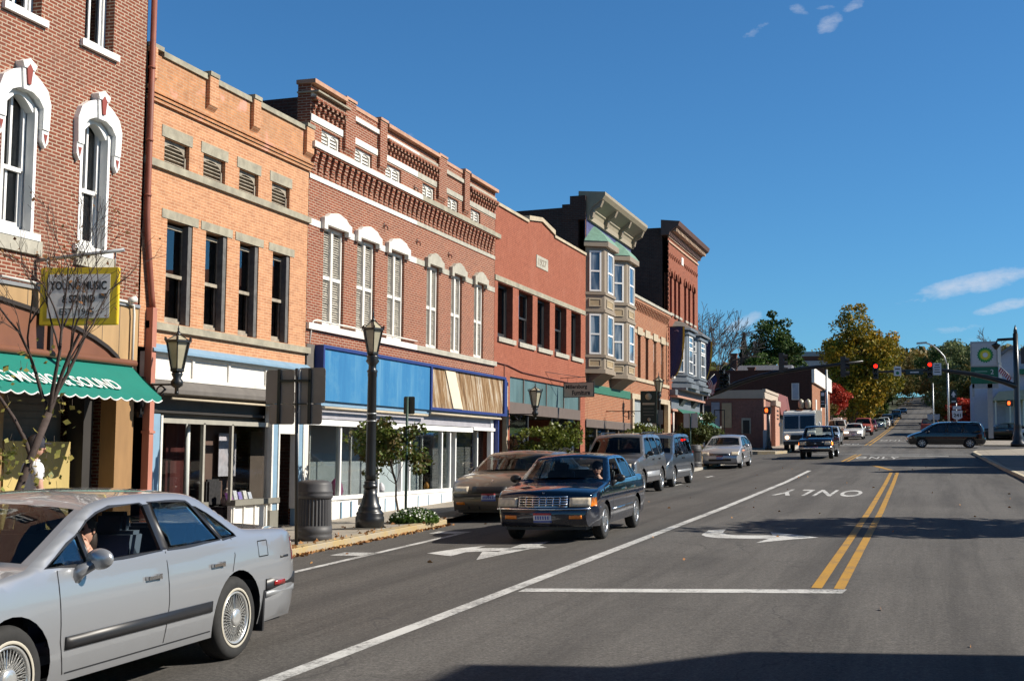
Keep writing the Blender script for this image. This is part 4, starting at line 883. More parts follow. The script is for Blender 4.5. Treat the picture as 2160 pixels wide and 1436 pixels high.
q = MB(); q.box(F-1.6, F-1.5, 38.4, 39.2, .6, 2.7); q.box(F-2, F-1.9, 42.5, 43.6, .6, 2.7); split(q, 'interior_door', mat('interior_wood', (.26, .15, .07), .7), b4)
q = MB(); q.box(F-.28, F-.2, 35.3, 36.2, .4, 3.7); build(q, 'side_door', mat('olive_door', (.12, .10, .07), .6), b4)
q = MB(); q.box(F-.1, F+.03, 35.2, 35.32, .4, 3.9); q.box(F-.1, F+.03, 36.12, 36.24, .4, 3.9); q.box(F-.1, F+.03, 35.2, 36.24, 3.78, 3.92); split(q, 'door_frame', CREAM, b4)
q = MB(); q.tube([(F+.03, A0+.1, 4.42), (F+.03, 36.2, 4.40), (F+.03, 37.6, 4.28), (F+.03, 40.8, 4.25), (F+.03, 44.6, 4.24)], .018, 5); q.tube([(F+.03, 35.9, 4.4), (F+.03, 35.9, 2.9)], .015, 5); build(q, 'cable', mat('dark_red_cable', (.15, .04, .03), .7), b4)
q = MB(); 
for i, y in enumerate((33.3, 38.0)): pass

# ================================================================ B5: bays with copper roofs
b5 = thing('bay_window_building', 'tan trimmed building with two copper roofed bay windows and a bracketed cornice', 'building', (F, 45.3, .9))
A0, A1 = 45.3, 52.75
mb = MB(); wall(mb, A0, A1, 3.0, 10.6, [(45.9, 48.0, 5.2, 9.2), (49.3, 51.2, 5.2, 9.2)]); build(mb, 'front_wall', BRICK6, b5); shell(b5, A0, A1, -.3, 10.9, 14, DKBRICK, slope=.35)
q = MB(); q.box(F-.6, F, A0-.02, A0+.3, 10.4, 11.3); q.box(F-.9, F-.6, A0-.02, A0+.3, 10.4, 11.0); split(q, 'parapet_pier', DKBRICK, b5)
q = MB(); q.box(F-.05, F+.02, A0+.05, A1, 9.7, 10.6); build(q, 'frieze', mat('violet_frieze', (.06, .06, .15), .6, var=.2, scale=4, dirt=.5, blotch=(.3, .3, .4)), b5)
TCOR = mat('tan_cornice_paint', (.31, .26, .18), .6, var=.08)
q = MB(); q.prism([(F-.3, 10.6), (F+.1, 10.6), (F+.14, 10.75), (F+.2, 10.8), (F+.2, 10.86), (F+.62, 11.16), (F+.72, 11.3), (F+.72, 11.42), (F-.3, 11.5)], 'y', A0+.1, A1+.1)
q.box(F+.02, F+.12, A0+.1, A1, 10.42, 10.6); build(q, 'cornice', TCOR, b5)
for y in (45.45, 47.7, 50.1, 52.5):
    q = MB(); q.prism([(F+.1, 10.42), (F+.22, 10.5), (F+.28, 10.75), (F+.52, 10.88), (F+.62, 11.12), (F+.1, 11.12)], 'y', y, y+.22); build(q, 'cornice_bracket', TAUPE, b5)
def bay(parent, ya, yb, ye, yf, pj, z0, z1, bands, wins, m, wm, roofz=None, name='bay_window'):
    """three-sided bay: plan (F,ya) (F+pj,ye) (F+pj,yf) (F,yb)"""
    pts = [(F, ya), (F+pj, ye), (F+pj, yf), (F, yb)]
    mb = MB(); mb.prism([(F-.02, ya), (F+pj-.0, ye), (F+pj-.0, yf), (F-.02, yb)], 'z', z0, z1)
    o = build(mb, name, m, parent)
    bb = MB()
    for za, zb, e in bands:
        bb.prism([(F-.02, ya-e), (F+pj+e, ye-e*.5), (F+pj+e, yf+e*.5), (F-.02, yb+e)], 'z', za, zb)
    build(bb, 'bay_moulding', m, o)
    for i, (p, q_) in enumerate(zip(pts, pts[1:])):
        a = Vector((*p, 0)); b_ = Vector((*q_, 0)); d = b_-a; L = d.length; d.normalize(); n = Vector((d.y, -d.x, 0))
        if n.x < 0: n = -n
        for wz0, wz1 in wins:
            ww = min(L*.62, 1.1) if i != 1 else L*.55; c = (a+b_)/2+n*.012
            nseg = 1 if L < 1.3 else 1
            f = MB(); cz = (wz0+wz1)/2; hh = (wz1-wz0)/2
            for s_1 in (-1, 1): f.obox(c+d*s_1*(ww/2-.03)+Vector((0, 0, cz)), d*.03, n*.03, Vector((0, 0, hh)))
            for zz in (wz0+.03, cz, wz1-.03): f.obox(c+Vector((0, 0, zz)), d*(ww/2-.06), n*.028, Vector((0, 0, .03)))
            w_ = build(f, 'window', wm, o)
            g = MB(); g.obox(c+Vector((0, 0, cz)), d*(ww/2-.06), n*.006, Vector((0, 0, hh-.06))); build(g, 'pane', BAYGL, w_)
        for pz0, pz1 in bands_panels:
            g = MB(); c = (a+b_)/2+n*.01; ww = L*.6
            for s_1 in (-1, 1): g.obox(c+d*s_1*ww/2+Vector((0, 0, (pz0+pz1)/2)), d*.02, n*.02, Vector((0, 0, (pz1-pz0)/2)))
            for zz in (pz0, pz1): g.obox(c+Vector((0, 0, zz)), d*(ww/2+.02), n*.021, Vector((0, 0, .02)))
            build(g, 'panel_moulding', CREAM, o)
            g = MB(); g.obox(c+Vector((0, 0, (pz0+pz1)/2)), d*(ww/2-.02), n*.004, Vector((0, 0, (pz1-pz0)/2-.02))); build(g, 'inset_panel', mat('ochre_tan_panel', (.34, .25, .14), .6), o)
    return o
def mkbaygl():
    m, nt, b = newmat('curtained_glass'); v = objco(nt, (3, 3, .4)); f = ramp(nt, noise(nt, v, 1.4, 2), .42, .6)
    nt.links.new(mixc(nt, f, (.03, .05, .09), (.28, .32, .36)), b.inputs['Base Color']); b.inputs['Roughness'].default_value = .05; b.inputs['Coat Weight'].default_value = .6; return m
BAYGL = mkbaygl()
bands_panels = [(4.98, 5.22), (7.2, 7.46)]
for ya, ye, yf, yb in ((45.33, 45.72, 47.3, 47.8), (48.85, 49.35, 50.85, 51.4)):
    o = bay(b5, ya, yb, ye, yf, .62, 4.75, 9.55, [(4.72, 4.86, .05), (5.3, 5.4, .06), (6.98, 7.08, .04), (7.62, 7.72, .05), (9.4, 9.6, .16)], [(5.42, 6.9), (7.74, 9.25)], TAUPE, WHITEP)
    r = MB(); prof = []
    for t in range(6):
        k = t/5; e = .2*(1-k)**1.6; s3 = 1-k*.92
        cy = (ye+yf)/2; prof.append([(F, cy+(ya-.16-cy)*s3-e*.1, 9.6+.72*k**.8), (F+(.62+.16)*s3, cy+(ye-.1-cy)*s3, 9.6+.72*k**.8), (F+(.62+.16)*s3, cy+(yf+.1-cy)*s3, 9.6+.72*k**.8), (F, cy+(yb+.16-cy)*s3, 9.6+.72*k**.8)])
    r.grid(prof, 0, False); build(r, 'copper_roof', COPPER, o)
    r = MB(); r.prism([(F, 4.3), (F+.3, 4.55), (F+.58, 4.72), (F, 4.72)], 'y', ya+.3, yb-.3); build(r, 'bay_base', TAUPED, o)
q = MB(); q.box(F-.1, F+.04, 45.4, 52.6, 4.05, 4.36); build(q, 'green_fascia', mat('green_fascia', (.03, .14, .09), .6, var=.1), b5)
q = MB(); q.box(F-.06, F+.03, 45.4, 52.6, 2.75, 3.05); build(q, 'shop_header', mat('brown_grey_band', (.13, .10, .085), .6, var=.1), b5)
g = MB(); g.box(F-.12, F-.11, 45.6, 52.5, 1.2, 2.75); split(g, 'display_glass', CARGL, b5)
q = MB()
for y in (45.4, 47.2, 49.0, 50.8, 52.4): q.box(F-.15, F-.05, y, y+.1, .6, 2.75)
q.box(F-.15, F-.04, 45.4, 52.5, .6, 1.2); split(q, 'shopfront_frame', TAUPED, b5)
q = MB(); q.box(F-1.6, F-1.5, 45.5, 52.5, .6, 2.8); q.box(F-.6, F-.5, 50.9, 52.4, .6, 2.8); split(q, 'shop_interior_wall', mat('tan_interior', (.28, .19, .1), .8, var=.15), b5)

# ================================================================ B6: low brick, four narrow windows
b6 = thing('brick_building', 'lower two storey brick building with four narrow windows beside the dark tall one', 'building', (F, 52.8, 1.1))
A0, A1 = 52.77, 60.95
W6 = [(54.15, 54.75), (55.75, 56.35), (57.5, 58.1), (59.2, 59.8)]
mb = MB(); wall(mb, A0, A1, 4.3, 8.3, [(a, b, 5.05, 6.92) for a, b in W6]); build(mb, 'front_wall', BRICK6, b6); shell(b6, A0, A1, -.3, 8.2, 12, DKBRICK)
q = MB()
for i in range(26):
    y = A0+.05+i*.312
    for k in range(4): q.box(F, F+.03*(k+1), y, y+.16, 7.95+k*.08, 8.028+k*.08)
q.box(F-.3, F+.14, A0, A1, 8.28, 8.42); build(q, 'corbel_course', BRICK6, b6)
q = MB(); q.box(F-.32, F+.18, A0, A1, 8.421, 8.54); split(q, 'coping', STONEL, b6)
q = MB(); q.box(F-.02, F+.02, A0, A1, 6.96, 7.12); 
for a, b in W6: q.box(F-.02, F+.06, a-.2, b+.2, 6.92, 7.24)
q.box(F-.02, F+.06, A0, A1, 4.9, 5.04); split(q, 'cream_belt', CREAM, b6)
for i, (a, b) in enumerate(W6): sash(b6, a, b, 5.05, 6.92, WHITEP if i > 1 else TAUPED, F-.12, None, False, .09)
q = MB(); q.box(F-.1, F+.08, A0, A1, 4.1, 4.32); q.box(F-.1, F+.1, A0, 53.1, .9, 4.1); q.box(F-.1, F+.1, 57.6, 57.9, .9, 4.1); q.box(F-.1, F+.1, 60.4, A1, .9, 4.1); split(q, 'shopfront_frame', CREAM, b6)
q = MB(); q.box(F-.12, F-.06, 53.1, 57.6, 3.0, 4.1); build(q, 'transom_glass', mat('ribbed_grey_glass', (.3, .33, .33), .4, var=.2, scale=8, streak=True), b6)
g = MB(); g.box(F-.12, F-.11, 53.1, 57.6, 1.6, 3.0); split(g, 'display_glass', CARGL, b6)
q = MB(); q.box(F-.12, F-.02, 53.1, 57.6, .9, 1.6); q.box(F-.4, F-.35, 57.9, 60.4, .9, 4.1); split(q, 'panel', mat('tan_yellow_panel', (.48, .33, .15), .7, var=.1), b6)
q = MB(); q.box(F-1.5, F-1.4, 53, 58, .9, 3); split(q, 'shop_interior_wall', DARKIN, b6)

# ================================================================ B7: tall corner building
b7 = thing('corner_building', 'tall deep red brick corner building with a dark side wall and projecting cornice', 'building', (F, 61, 1.3))
A0, A1 = 60.95, 69.3
W7 = [60.75, 61.9, 62.95, 64.65, 65.8, 67.1]; W7 = [y+.55 for y in W7]
mb = MB(); wall(mb, A0, A1, 3.2, 12.4, [(y, y+.62, 8.62, 10.6) for y in W7]+[(62.3, 68.6, 5.6, 7.7)]); build(mb, 'front_wall', BRICK7, b7); shell(b7, A0, A1, -.3, 12.75, 15, DKBRICK)
q = MB(); q.prism([(F-.3, 12.35), (F+.1, 12.35), (F+.14, 12.5), (F+.25, 12.6), (F+.55, 12.8), (F+.62, 13.0), (F-.3, 13.1)], 'y', A0-.25, A1+.35); build(q, 'cornice', mat('brown_cornice_paint', (.12, .06, .045), .6, var=.15), b7)
q = MB()
for i in range(24): q.box(F+.1, F+.42, A0+.05+i*.36, A0+.2+i*.36, 12.55, 12.72)
q.box(F, F+.06, A0, A1, 12.05, 12.12); q.box(F, F+.05, A0, A1, 12.28, 12.34); build(q, 'dentil', mat('tan_dentils', (.5, .35, .24), .7), b7)
q = MB(); q.box(F, F+.03, 64.4, 64.95, 11.4, 11.8); build(q, 'name_stone', WHITEO, b7)
q = MB()
for i in range(34):
    y = A0+.15+i*.24
    if not 64.2 < y < 65.0: q.box(F, F+.05, y, y+.12, 11.35+.08*(i % 2), 11.47+.08*(i % 2))
build(q, 'brick_ornament', BRICK7, b7)
for y in W7:
    q = MB(); c = y+.31
    for k in range(8):
        t0, t1 = math.pi*k/8, math.pi*(k+1)/8; q.prism([(c-.31*math.cos(t0), 10.4+.3*math.sin(t0)), (c-.31*math.cos(t1), 10.4+.3*math.sin(t1)), (c-.45*math.cos(t1), 10.4+.45*math.sin(t1)), (c-.45*math.cos(t0), 10.4+.45*math.sin(t0))], 'x', F, F+.07)
    build(q, 'window_arch', BRICK7, b7)
    sash(b7, y, y+.62, 8.62, 10.6, DKRED, F-.14, 9.6, False, .08)
    q = MB(); q.box(F-.05, F+.1, y-.06, y+.68, 8.5, 8.62); build(q, 'sill', STONEL, b7)
q = MB()
for k in range(40): q.box(F, F+.035, A0-.0, A0+(.22 if k % 2 else .12), 3.3+k*.22, 3.44+k*.22)
build(q, 'quoin', BRICK7, b7)
BG = mat('blue_grey_paint', (.14, .16, .18), .5, var=.12); PINK = mat('salmon_trim', (.45, .24, .17), .6)
bands_panels = []
for ya, ye, yf, yb in ((62.0, 62.5, 64.4, 65.0), (65.4, 65.9, 68.2, 68.8)):
    o = bay(b7, ya, yb, ye, yf, .62, 5.2, 7.8, [(5.0, 5.2, .25), (5.3, 5.4, .1), (5.6, 5.68, .05), (7.65, 7.8, .1), (7.86, 7.95, .22)], [(5.75, 6.95), (7.0, 7.6)], BG, WHITEP, name='oriel_window')
    r = MB(); cy = (ye+yf)/2; r.grid([[(F, ya-.2, 7.95), (F+.84, ye-.1, 7.95), (F+.84, yf+.1, 7.95), (F, yb+.2, 7.95)], [(F, cy-.7, 8.35), (F+.25, cy-.5, 8.35), (F+.25, cy+.5, 8.35), (F, cy+.7, 8.35)]], 0, False); build(r, 'oriel_roof', GREYBRN, o)
q = MB(); q.box(F-.1, F+.7, 61.9, 69.0, 4.88, 5.0); q.box(F-.1, F+.3, 61.2, 69.2, 4.62, 4.88); q.box(F-.08, F+.1, 61.2, 69.2, 3.95, 4.5); split(q, 'blue_grey_fascia', BG, b7)
q = MB(); q.box(F-.08, F+.4, 61.2, 69.2, 4.5, 4.6); q.box(F-.08, F+.16, 61.2, 69.2, 3.85, 3.95); split(q, 'salmon_trim', PINK, b7)
for y in (63.2, 66.6):
    q = MB(); q.prism([(F+.1, 4.15), (F+.35, 4.5), (F+.1, 4.5)], 'y', y, y+1.0); build(q, 'bracket', DARKM, b7)
q = MB(); q.box(F-.6, F-.5, 61.3, 69.2, 1.3, 3.9); build(q, 'recessed_front', DARKIN, b7)
q = MB()
for y in (61.2, 63.0, 66.0, 69.0): q.box(F-.3, F+.02, y, y+.28, 1.3, 3.9)
split(q, 'brick_pier', BRICK7, b7)
q = MB(); q.tube([(F+.05, 61.9, 3.95), (F+.05, 61.9, 1.6)], .05, 8); build(q, 'white_pipe', WHITEO, b7)
aw2 = thing('shop_awning', 'dark green corner shop awning with white script lettering', 'awning', (F, 66, 3.5))
GA2 = mat('dark_green_canvas', (.01, .10, .07), .75, var=.1)
awn(aw2, 62.6, 69.1, 4.0, F+.1, 3.15, F+1.25, .001, 10, GA2, None)
sl = Vector((1.15, 0, -.85)).normalized()
put_text('Castle', 1, WHITEP, 'lettering', aw2, Vector((F+.62, 66.0, 3.66)), (0, 1, 0), -sl, width=2.2, height=.42, shear=.4, bold=.04)
put_text('shoppe', 1, WHITEP, 'lettering', aw2, Vector((F+.95, 67.4, 3.42)), (0, 1, 0), -sl, width=1.2, height=.14, shear=.4, bold=.02) if False else None
# ---------------------------------------------------------------- vehicles
TYRE = mat('tyre_rubber', (.022, .022, .022), .85, var=.25, scale=12)
CHROME = mat('chrome', (.75, .75, .76), .12, 1.0, var=.06)
ALLOY = mat('alloy_wheel', (.55, .56, .57), .3, .9, var=.1)
BLKTRIM = mat('black_trim', (.018, .018, .02), .4, var=.15)
CARIN = mat('car_interior', (.06, .065, .075), .9, var=.2)
SEATB = mat('blue_grey_seat', (.09, .115, .16), .9, var=.2)
SEATT = mat('tan_seat', (.25, .21, .16), .9, var=.2)
HEADL = mat('headlight_lens', (.72, .62, .46), .12, var=.25, scale=14, coat=1)
AMBER = mat('amber_lens', (.75, .20, .01), .2, var=.2, coat=1, scale=20)
REDL = mat('red_lens', (.35, .015, .015), .2, var=.2, coat=1)
PLATE = mat('number_plate', (.60, .62, .70), .5, var=.1, scale=30)
PLRED = mat('plate_red_band', (.45, .05, .05), .5, var=0)
PLBLUE = mat('plate_blue', (.08, .12, .40), .5, var=0)
WHITEW = mat('whitewall', (.45, .42, .35), .7, var=.08)
SPOKE = mat('polished_spokes', (.72, .72, .70), .25, .7, var=.1)
def interp(xs, ys, x):
    if x <= xs[0]: return ys[0]
    for i in range(len(xs)-1):
        if x <= xs[i+1]: return ys[i]+(ys[i+1]-ys[i])*(x-xs[i])/max(1e-9, xs[i+1]-xs[i])
    return ys[-1]
def inpoly(p, poly):
    x, y = p; c = False; j = len(poly)-1
    for i in range(len(poly)):
        xi, yi = poly[i]; xj, yj = poly[j]
        if (yi > y) != (yj > y) and x < (xj-xi)*(y-yi)/(yj-yi)+xi: c = not c
        j = i
    return c
def smooth_chain(pts, it=2, keep=()):
    for _ in range(it):
        out = [pts[0]]
        for a, b in zip(pts, pts[1:]):
            out.append((a[0]*.75+b[0]*.25, a[1]*.75+b[1]*.25)); out.append((a[0]*.25+b[0]*.75, a[1]*.25+b[1]*.75))
        out.append(pts[-1]); pts = out
    return pts
def wheel(parent, x, y, r, wd, side, style='alloy', low=False):
    t = MB(); s = side; hub = r*.64
    c = (x, y, r)
    if low:
        t.lathe([(hub, -wd/2), (r*.97, -wd/2), (r, -wd*.35), (r, wd*.35), (r*.97, wd/2), (hub, wd/2)], c, 20, axis='x')
        w_ = build(t, 'wheel', TYRE, parent)
        q = MB(); q.lathe([(.001, s*(wd/2-.02)), (hub*.5, s*(wd/2-.02)), (hub, s*(wd/2-.01)), (hub, s*(wd/2-.05))], c, 14, axis='x'); build(q, 'hubcap', ALLOY, w_); return
    prof = [(hub, -wd/2+.02), (hub+.03, -wd/2), (r*.9, -wd/2-.004), (r*.97, -wd/2+.02), (r, -wd/2+.04), (r, wd/2-.04), (r*.97, wd/2-.02), (r*.9, wd/2+.004), (hub+.03, wd/2), (hub, wd/2-.02)]
    t.lathe(prof, c, 40, axis='x', cap=False)
    for k in range(3): 
        zz = -wd/2+.05+k*(wd-.1)/2; t.lathe([(r+.001, zz-.008), (r+.003, zz), (r+.001, zz+.008)], c, 40, 0, False, 'x')
    w_ = build(t, 'wheel', TYRE, parent)
    o_ = s*(wd/2)
    if style == 'wire':
        q = MB(); q.lathe([(hub+.008, o_+s*.0035), (hub+.012, o_+s*.006), (hub+.024, o_+s*.006), (hub+.028, o_+s*.0035)], c, 48, axis='x', cap=False); build(q, 'whitewall_stripe', WHITEW, w_)
    q = MB(); q.lathe([(hub*.98, o_-s*.03), (hub*1.0, o_-s*.004), (hub*.96, o_), (hub*.90, o_-s*.012), (hub*.88, o_-s*.03), (hub*.86, o_-s*.05)], c, 40, axis='x', cap=False)
    if style == 'wire':
        q.lathe([(hub*.36, o_-s*.06), (hub*.36, o_+s*.0), (hub*.30, o_+s*.012), (hub*.16, o_+s*.016), (.001, o_+s*.016)], c, 16, 0, True, 'x')
        for k in range(36):
            for dk, (ra, xa), (rb, xb) in ((.22, (hub*.34, o_-s*.006), (hub*.88, o_-s*.018)), (-.22, (hub*.34, o_-s*.03), (hub*.88, o_-s*.03))):
                a = 2*math.pi*k/36; b = a+dk
                q.bar((c[0]+xa, c[1]+ra*math.cos(a), c[2]+ra*math.sin(a)), (c[0]+xb, c[1]+rb*math.cos(b), c[2]+rb*math.sin(b)), .004, .004)
        for k in range(2): pass
    elif style == 'alloy':
        q.lathe([(.001, o_-s*.012), (hub*.22, o_-s*.012), (hub*.26, o_-s*.03)], c, 16, 0, True, 'x')
        for k in range(7):
            a = 2*math.pi*k/7; d = Vector((0, math.cos(a), math.sin(a))); n = Vector((0, -math.sin(a), math.cos(a)))
            q.obox(Vector(c)+Vector((o_-s*.025, 0, 0))+d*hub*.56, d*hub*.36, n*hub*.12, Vector((.012, 0, 0)))
    else:
        q.lathe([(.001, o_-s*.004), (hub*.3, o_-s*.006), (hub*.5, o_-s*.016), (hub*.7, o_-s*.01), (hub*.9, o_-s*.02)], c, 28, 0, True, 'x')
        for k in range(12):
            a = 2*math.pi*k/12; d = Vector((0, math.cos(a), math.sin(a))); n = Vector((0, -math.sin(a), math.cos(a)))
            q.obox(Vector(c)+Vector((o_-s*.01, 0, 0))+d*hub*.62, d*hub*.14, n*hub*.05, Vector((.01, 0, 0)))
    build(q, 'rim', SPOKE if style == 'wire' else ALLOY, w_)
    q = MB(); q.lathe([(.001, o_-s*.055), (hub*.97, o_-s*.05)], c, 24, axis='x'); build(q, 'brake_shadow_disc', BLKTRIM, w_)
def car(label, P, loc, head, group=None, cat='car', name='car'):
    """vehicle from its side silhouette. P: L,W, chain (rear bottom over the top to front bottom; y forward), ws / rw = y-ranges of windscreen and rear screen on the chain,
    windows = polygons on the side, axles, r. Sides, roof, nose and tail are curved sheets meeting along the silhouette."""
    root = thing(name, label, cat, local=True, group=group)
    W = P['W']; low = P.get('low', False); r = P['r']; fa, ra = P['axles']; rz = P.get('rocker', .24); belt = P['belt']
    ch = P['chain']; ch = smooth_chain(ch, 1 if low else 2)
    ymin = min(p[0] for p in ch); ymax = max(p[0] for p in ch)
    top = [p for p in ch]
    def zt(y):
        z = 0
        for a, b in zip(ch, ch[1:]):
            if min(a[0], b[0])-1e-9 <= y <= max(a[0], b[0])+1e-9 and abs(b[0]-a[0]) > 1e-6:
                z = max(z, a[1]+(b[1]-a[1])*(y-a[0])/(b[0]-a[0]))
        return z or rz
    pe = P.get('planend', .16); pk = P.get('plankind', .55)
    lean = P.get('lean', .40); hr = max(p[1] for p in ch)
    def X(y, z):
        t0 = min(1, (y-ymin)/pk); t1 = min(1, (ymax-y)/pk)
        x = W/2-pe*((1-t0)**2.4)-pe*((1-t1)**2.4)
        if z < belt: x -= .035*((z-.62)/(belt-.62))**2 if z > .62 else .05*((.62-z)/.4)**2
        else: x -= .035+lean*(z-belt)
        d = zt(y)-z; rr_ = .05
        if d < rr_: t = 1-max(0, d)/rr_; x -= rr_*.75*(1-math.sqrt(max(0, 1-t*t)))
        return x
    ar = r*1.16
    def arch(yc):
        zc = r; pts = []
        a0 = math.asin((rz-zc)/ar) if abs((rz-zc)/ar) < 1 else 0
        n = 8 if low else 18
        for i in range(n+1):
            t = math.pi-a0+(a0-(math.pi-a0))*i/n; pts.append((yc+ar*math.cos(t), zc+ar*math.sin(t)))
        return pts
    # the boundary: chain from rear to front, then the sill with its two arches back to the rear
    bott = [(ch[-1][0], rz)] if ch[-1][1] > rz+.02 else []
    fr = list(reversed(arch(fa))); rr2 = list(reversed(arch(ra)))
    mid = [(fr[-1][0]+(rr2[0][0]-fr[-1][0])*i/6, rz) for i in range(1, 6)]
    outer = ch+bott+fr+mid+rr2+([(ch[0][0], rz)] if ch[0][1] > rz+.02 else [])
    holes = [w_['p'] for w_ in P['windows']]
    verts = [Vector(p) for p in outer]; edges = [(i, (i+1) % len(outer)) for i in range(len(outer))]
    for h in holes:
        b0 = len(verts); verts += [Vector(p) for p in h]; edges += [(b0+i, b0+(i+1) % len(h)) for i in range(len(h))]
    st = .16 if low else .085
    yy = ymin+.03
    while yy < ymax:
        z = rz+.04
        while z < zt(yy)-.075:
            if inpoly((yy, z), outer) and not any(inpoly((yy, z), h) for h in holes): verts.append(Vector((yy, z)))
            z += st
        yy += st
    for i_, (yc, zc) in enumerate(ch):
        for d in ((.03,) if low else (.007, .018, .032, .052)):
            p = (yc, zt(yc)-d)
            if inpoly(p, outer) and not any(inpoly(p, h) for h in holes): verts.append(Vector(p))
    vo, eo, fo, *_ = delaunay_2d_cdt(verts, edges, [], 0, 1e-4)
    tri = []
    for f in fo:
        cx = sum(vo[i][0] for i in f)/3; cy = sum(vo[i][1] for i in f)/3
        if inpoly((cx, cy), outer) and not any(inpoly((cx, cy), h) for h in holes): tri.append(f)
    body = MB()
    for s in (1, -1):
        b0 = len(body.v)
        for v in vo: body.v.append((s*X(v[0], v[1]), v[0], v[1]))
        for f in tri:
            q = tuple(b0+i for i in f); a, b_, c = [Vector(body.v[i]) for i in q]
            n = (b_-a).cross(c-a)
            body.f.append(q if n.x*s > 0 else q[::-1]); body.m.append(0); body.s.append(True)
    # strip over the top: roof, screens, bonnet, nose and tail
    crn = P.get('crown', .045); bul = P.get('bulge', .10); nx = 6 if low else 12
    wsr, rwr = P['ws'], P['rw']
    rows = []
    for (y, z) in ch:
        xe = X(y, z)-.0; row = []
        endf = max(0, 1-(ymax-y)/.8) if y > 0 else -max(0, 1-(y-ymin)/.8)
        inw = 1 if wsr[0] < y < wsr[1] else 0; inr = 1 if rwr[0] < y < rwr[1] else 0
        bb = bul*(1 if y > 0 else -1)*(abs(endf)**.7)+(.11*inw-.05*inr)
        low_ = 1 if z < belt-.25 else 0
        for j in range(nx+1):
            t = -1+2*j/nx; k = 1-t*t
            row.append((xe*t, y+bb*k, z+crn*k*(1 if z > .6 else 0)))
        rows.append(row)
    gl = {'w': MB(), 'r': MB()}
    for i in range(len(rows)-1):
        ym = (ch[i][0]+ch[i+1][0])/2; zm = (ch[i][1]+ch[i+1][1])/2
        tgt = None
        if wsr[0] < ym < wsr[1] and zm > belt-.03: tgt = 'w'
        elif rwr[0] < ym < rwr[1] and zm > belt-.03: tgt = 'r'
        ra_, rb_ = rows[i], rows[i+1]
        if tgt and 'noscreen' not in P:
            # pillar strips at both edges, glass between
            cut = .07
            def lerp(row, t):
                u = (t+1)/2*nx; j = min(nx-1, int(u)); f = u-j; a = Vector(row[j]); b_ = Vector(row[j+1]); return tuple(a+(b_-a)*f)
            for t0, t1 in ((-1, -1+cut), (1-cut, 1)): body.face([lerp(rb_, t0), lerp(rb_, t1), lerp(ra_, t1), lerp(ra_, t0)], 0, True)
            ts = [-1+cut+(2-2*cut)*j/nx for j in range(nx+1)]
            gl[tgt].grid([[lerp(ra_, t) for t in ts], [lerp(rb_, t) for t in ts]])
        else: body.grid([rb_, ra_], 0)
    # closed underside
    body.box(-W/2+.18, W/2-.18, ymin+.15, ymax-.15, rz-.04, rz+.02, 1)
    for s in (-1, 1):   # inner wheel houses
        body.box(s*(W/2-.26), s*(W/2-.24), ra-.45, ra+.45, rz, belt-.15, 1); body.box(s*(W/2-.26), s*(W/2-.24), fa-.45, fa+.45, rz, belt-.2, 1)
    bo = build(body, 'body', [P['paint'], BLKTRIM], root, merge=False)
    me = bo.data; bm = bmesh.new(); bm.from_mesh(me); bmesh.ops.remove_doubles(bm, verts=bm.verts, dist=.0006); bm.to_mesh(me); bm.free()
    me.set_sharp_from_angle(angle=R(50))
    g = P.get('glass', CARGL)
    if gl['w'].v: o = build(gl['w'], 'windscreen', g, root, merge=True)
    if gl['r'].v: build(gl['r'], 'rear_window', g, root, merge=True)
    def surf(poly, off, m, name, parent, th=.006, both=True, sides=(1, -1), st2=.12, sm=True):
        """a thin piece lying on the body side, cut to the polygon (y,z)"""
        vv = [Vector(p) for p in poly]; ed = [(i, (i+1) % len(poly)) for i in range(len(poly))]
        ys_ = [p[0] for p in poly]; zs_ = [p[1] for p in poly]; y_ = min(ys_)+st2*.5
        while y_ < max(ys_):
            z_ = min(zs_)+.03
            while z_ < max(zs_):
                if inpoly((y_, z_), poly): vv.append(Vector((y_, z_)))
                z_ += st2
            y_ += st2
        v2, e2, f2, *_ = delaunay_2d_cdt(vv, ed, [], 0, 1e-4)
        for s in sides:
            mb = MB(); n = len(v2)
            for v in v2: mb.v.append((s*(X(v[0], v[1])+off), v[0], v[1]))
            for v in v2: mb.v.append((s*(X(v[0], v[1])+off-th), v[0], v[1]))
            for f in f2:
                c = (sum(v2[i][0] for i in f)/3, sum(v2[i][1] for i in f)/3)
                if not inpoly(c, poly): continue
                a, b_, c_ = [Vector(mb.v[i]) for i in f]; fl = (b_-a).cross(c_-a).x*s > 0
                q = tuple(f) if fl else tuple(f[::-1]); mb.f.append(q); mb.m.append(0); mb.s.append(sm)
                mb.f.append(tuple(i+n for i in q[::-1])); mb.m.append(0); mb.s.append(sm)
            k = len(poly)
            for i in range(k): mb.f.append((i, (i+1) % k, n+(i+1) % k, n+i)); mb.m.append(0); mb.s.append(False)
            build(mb, name, m, parent)
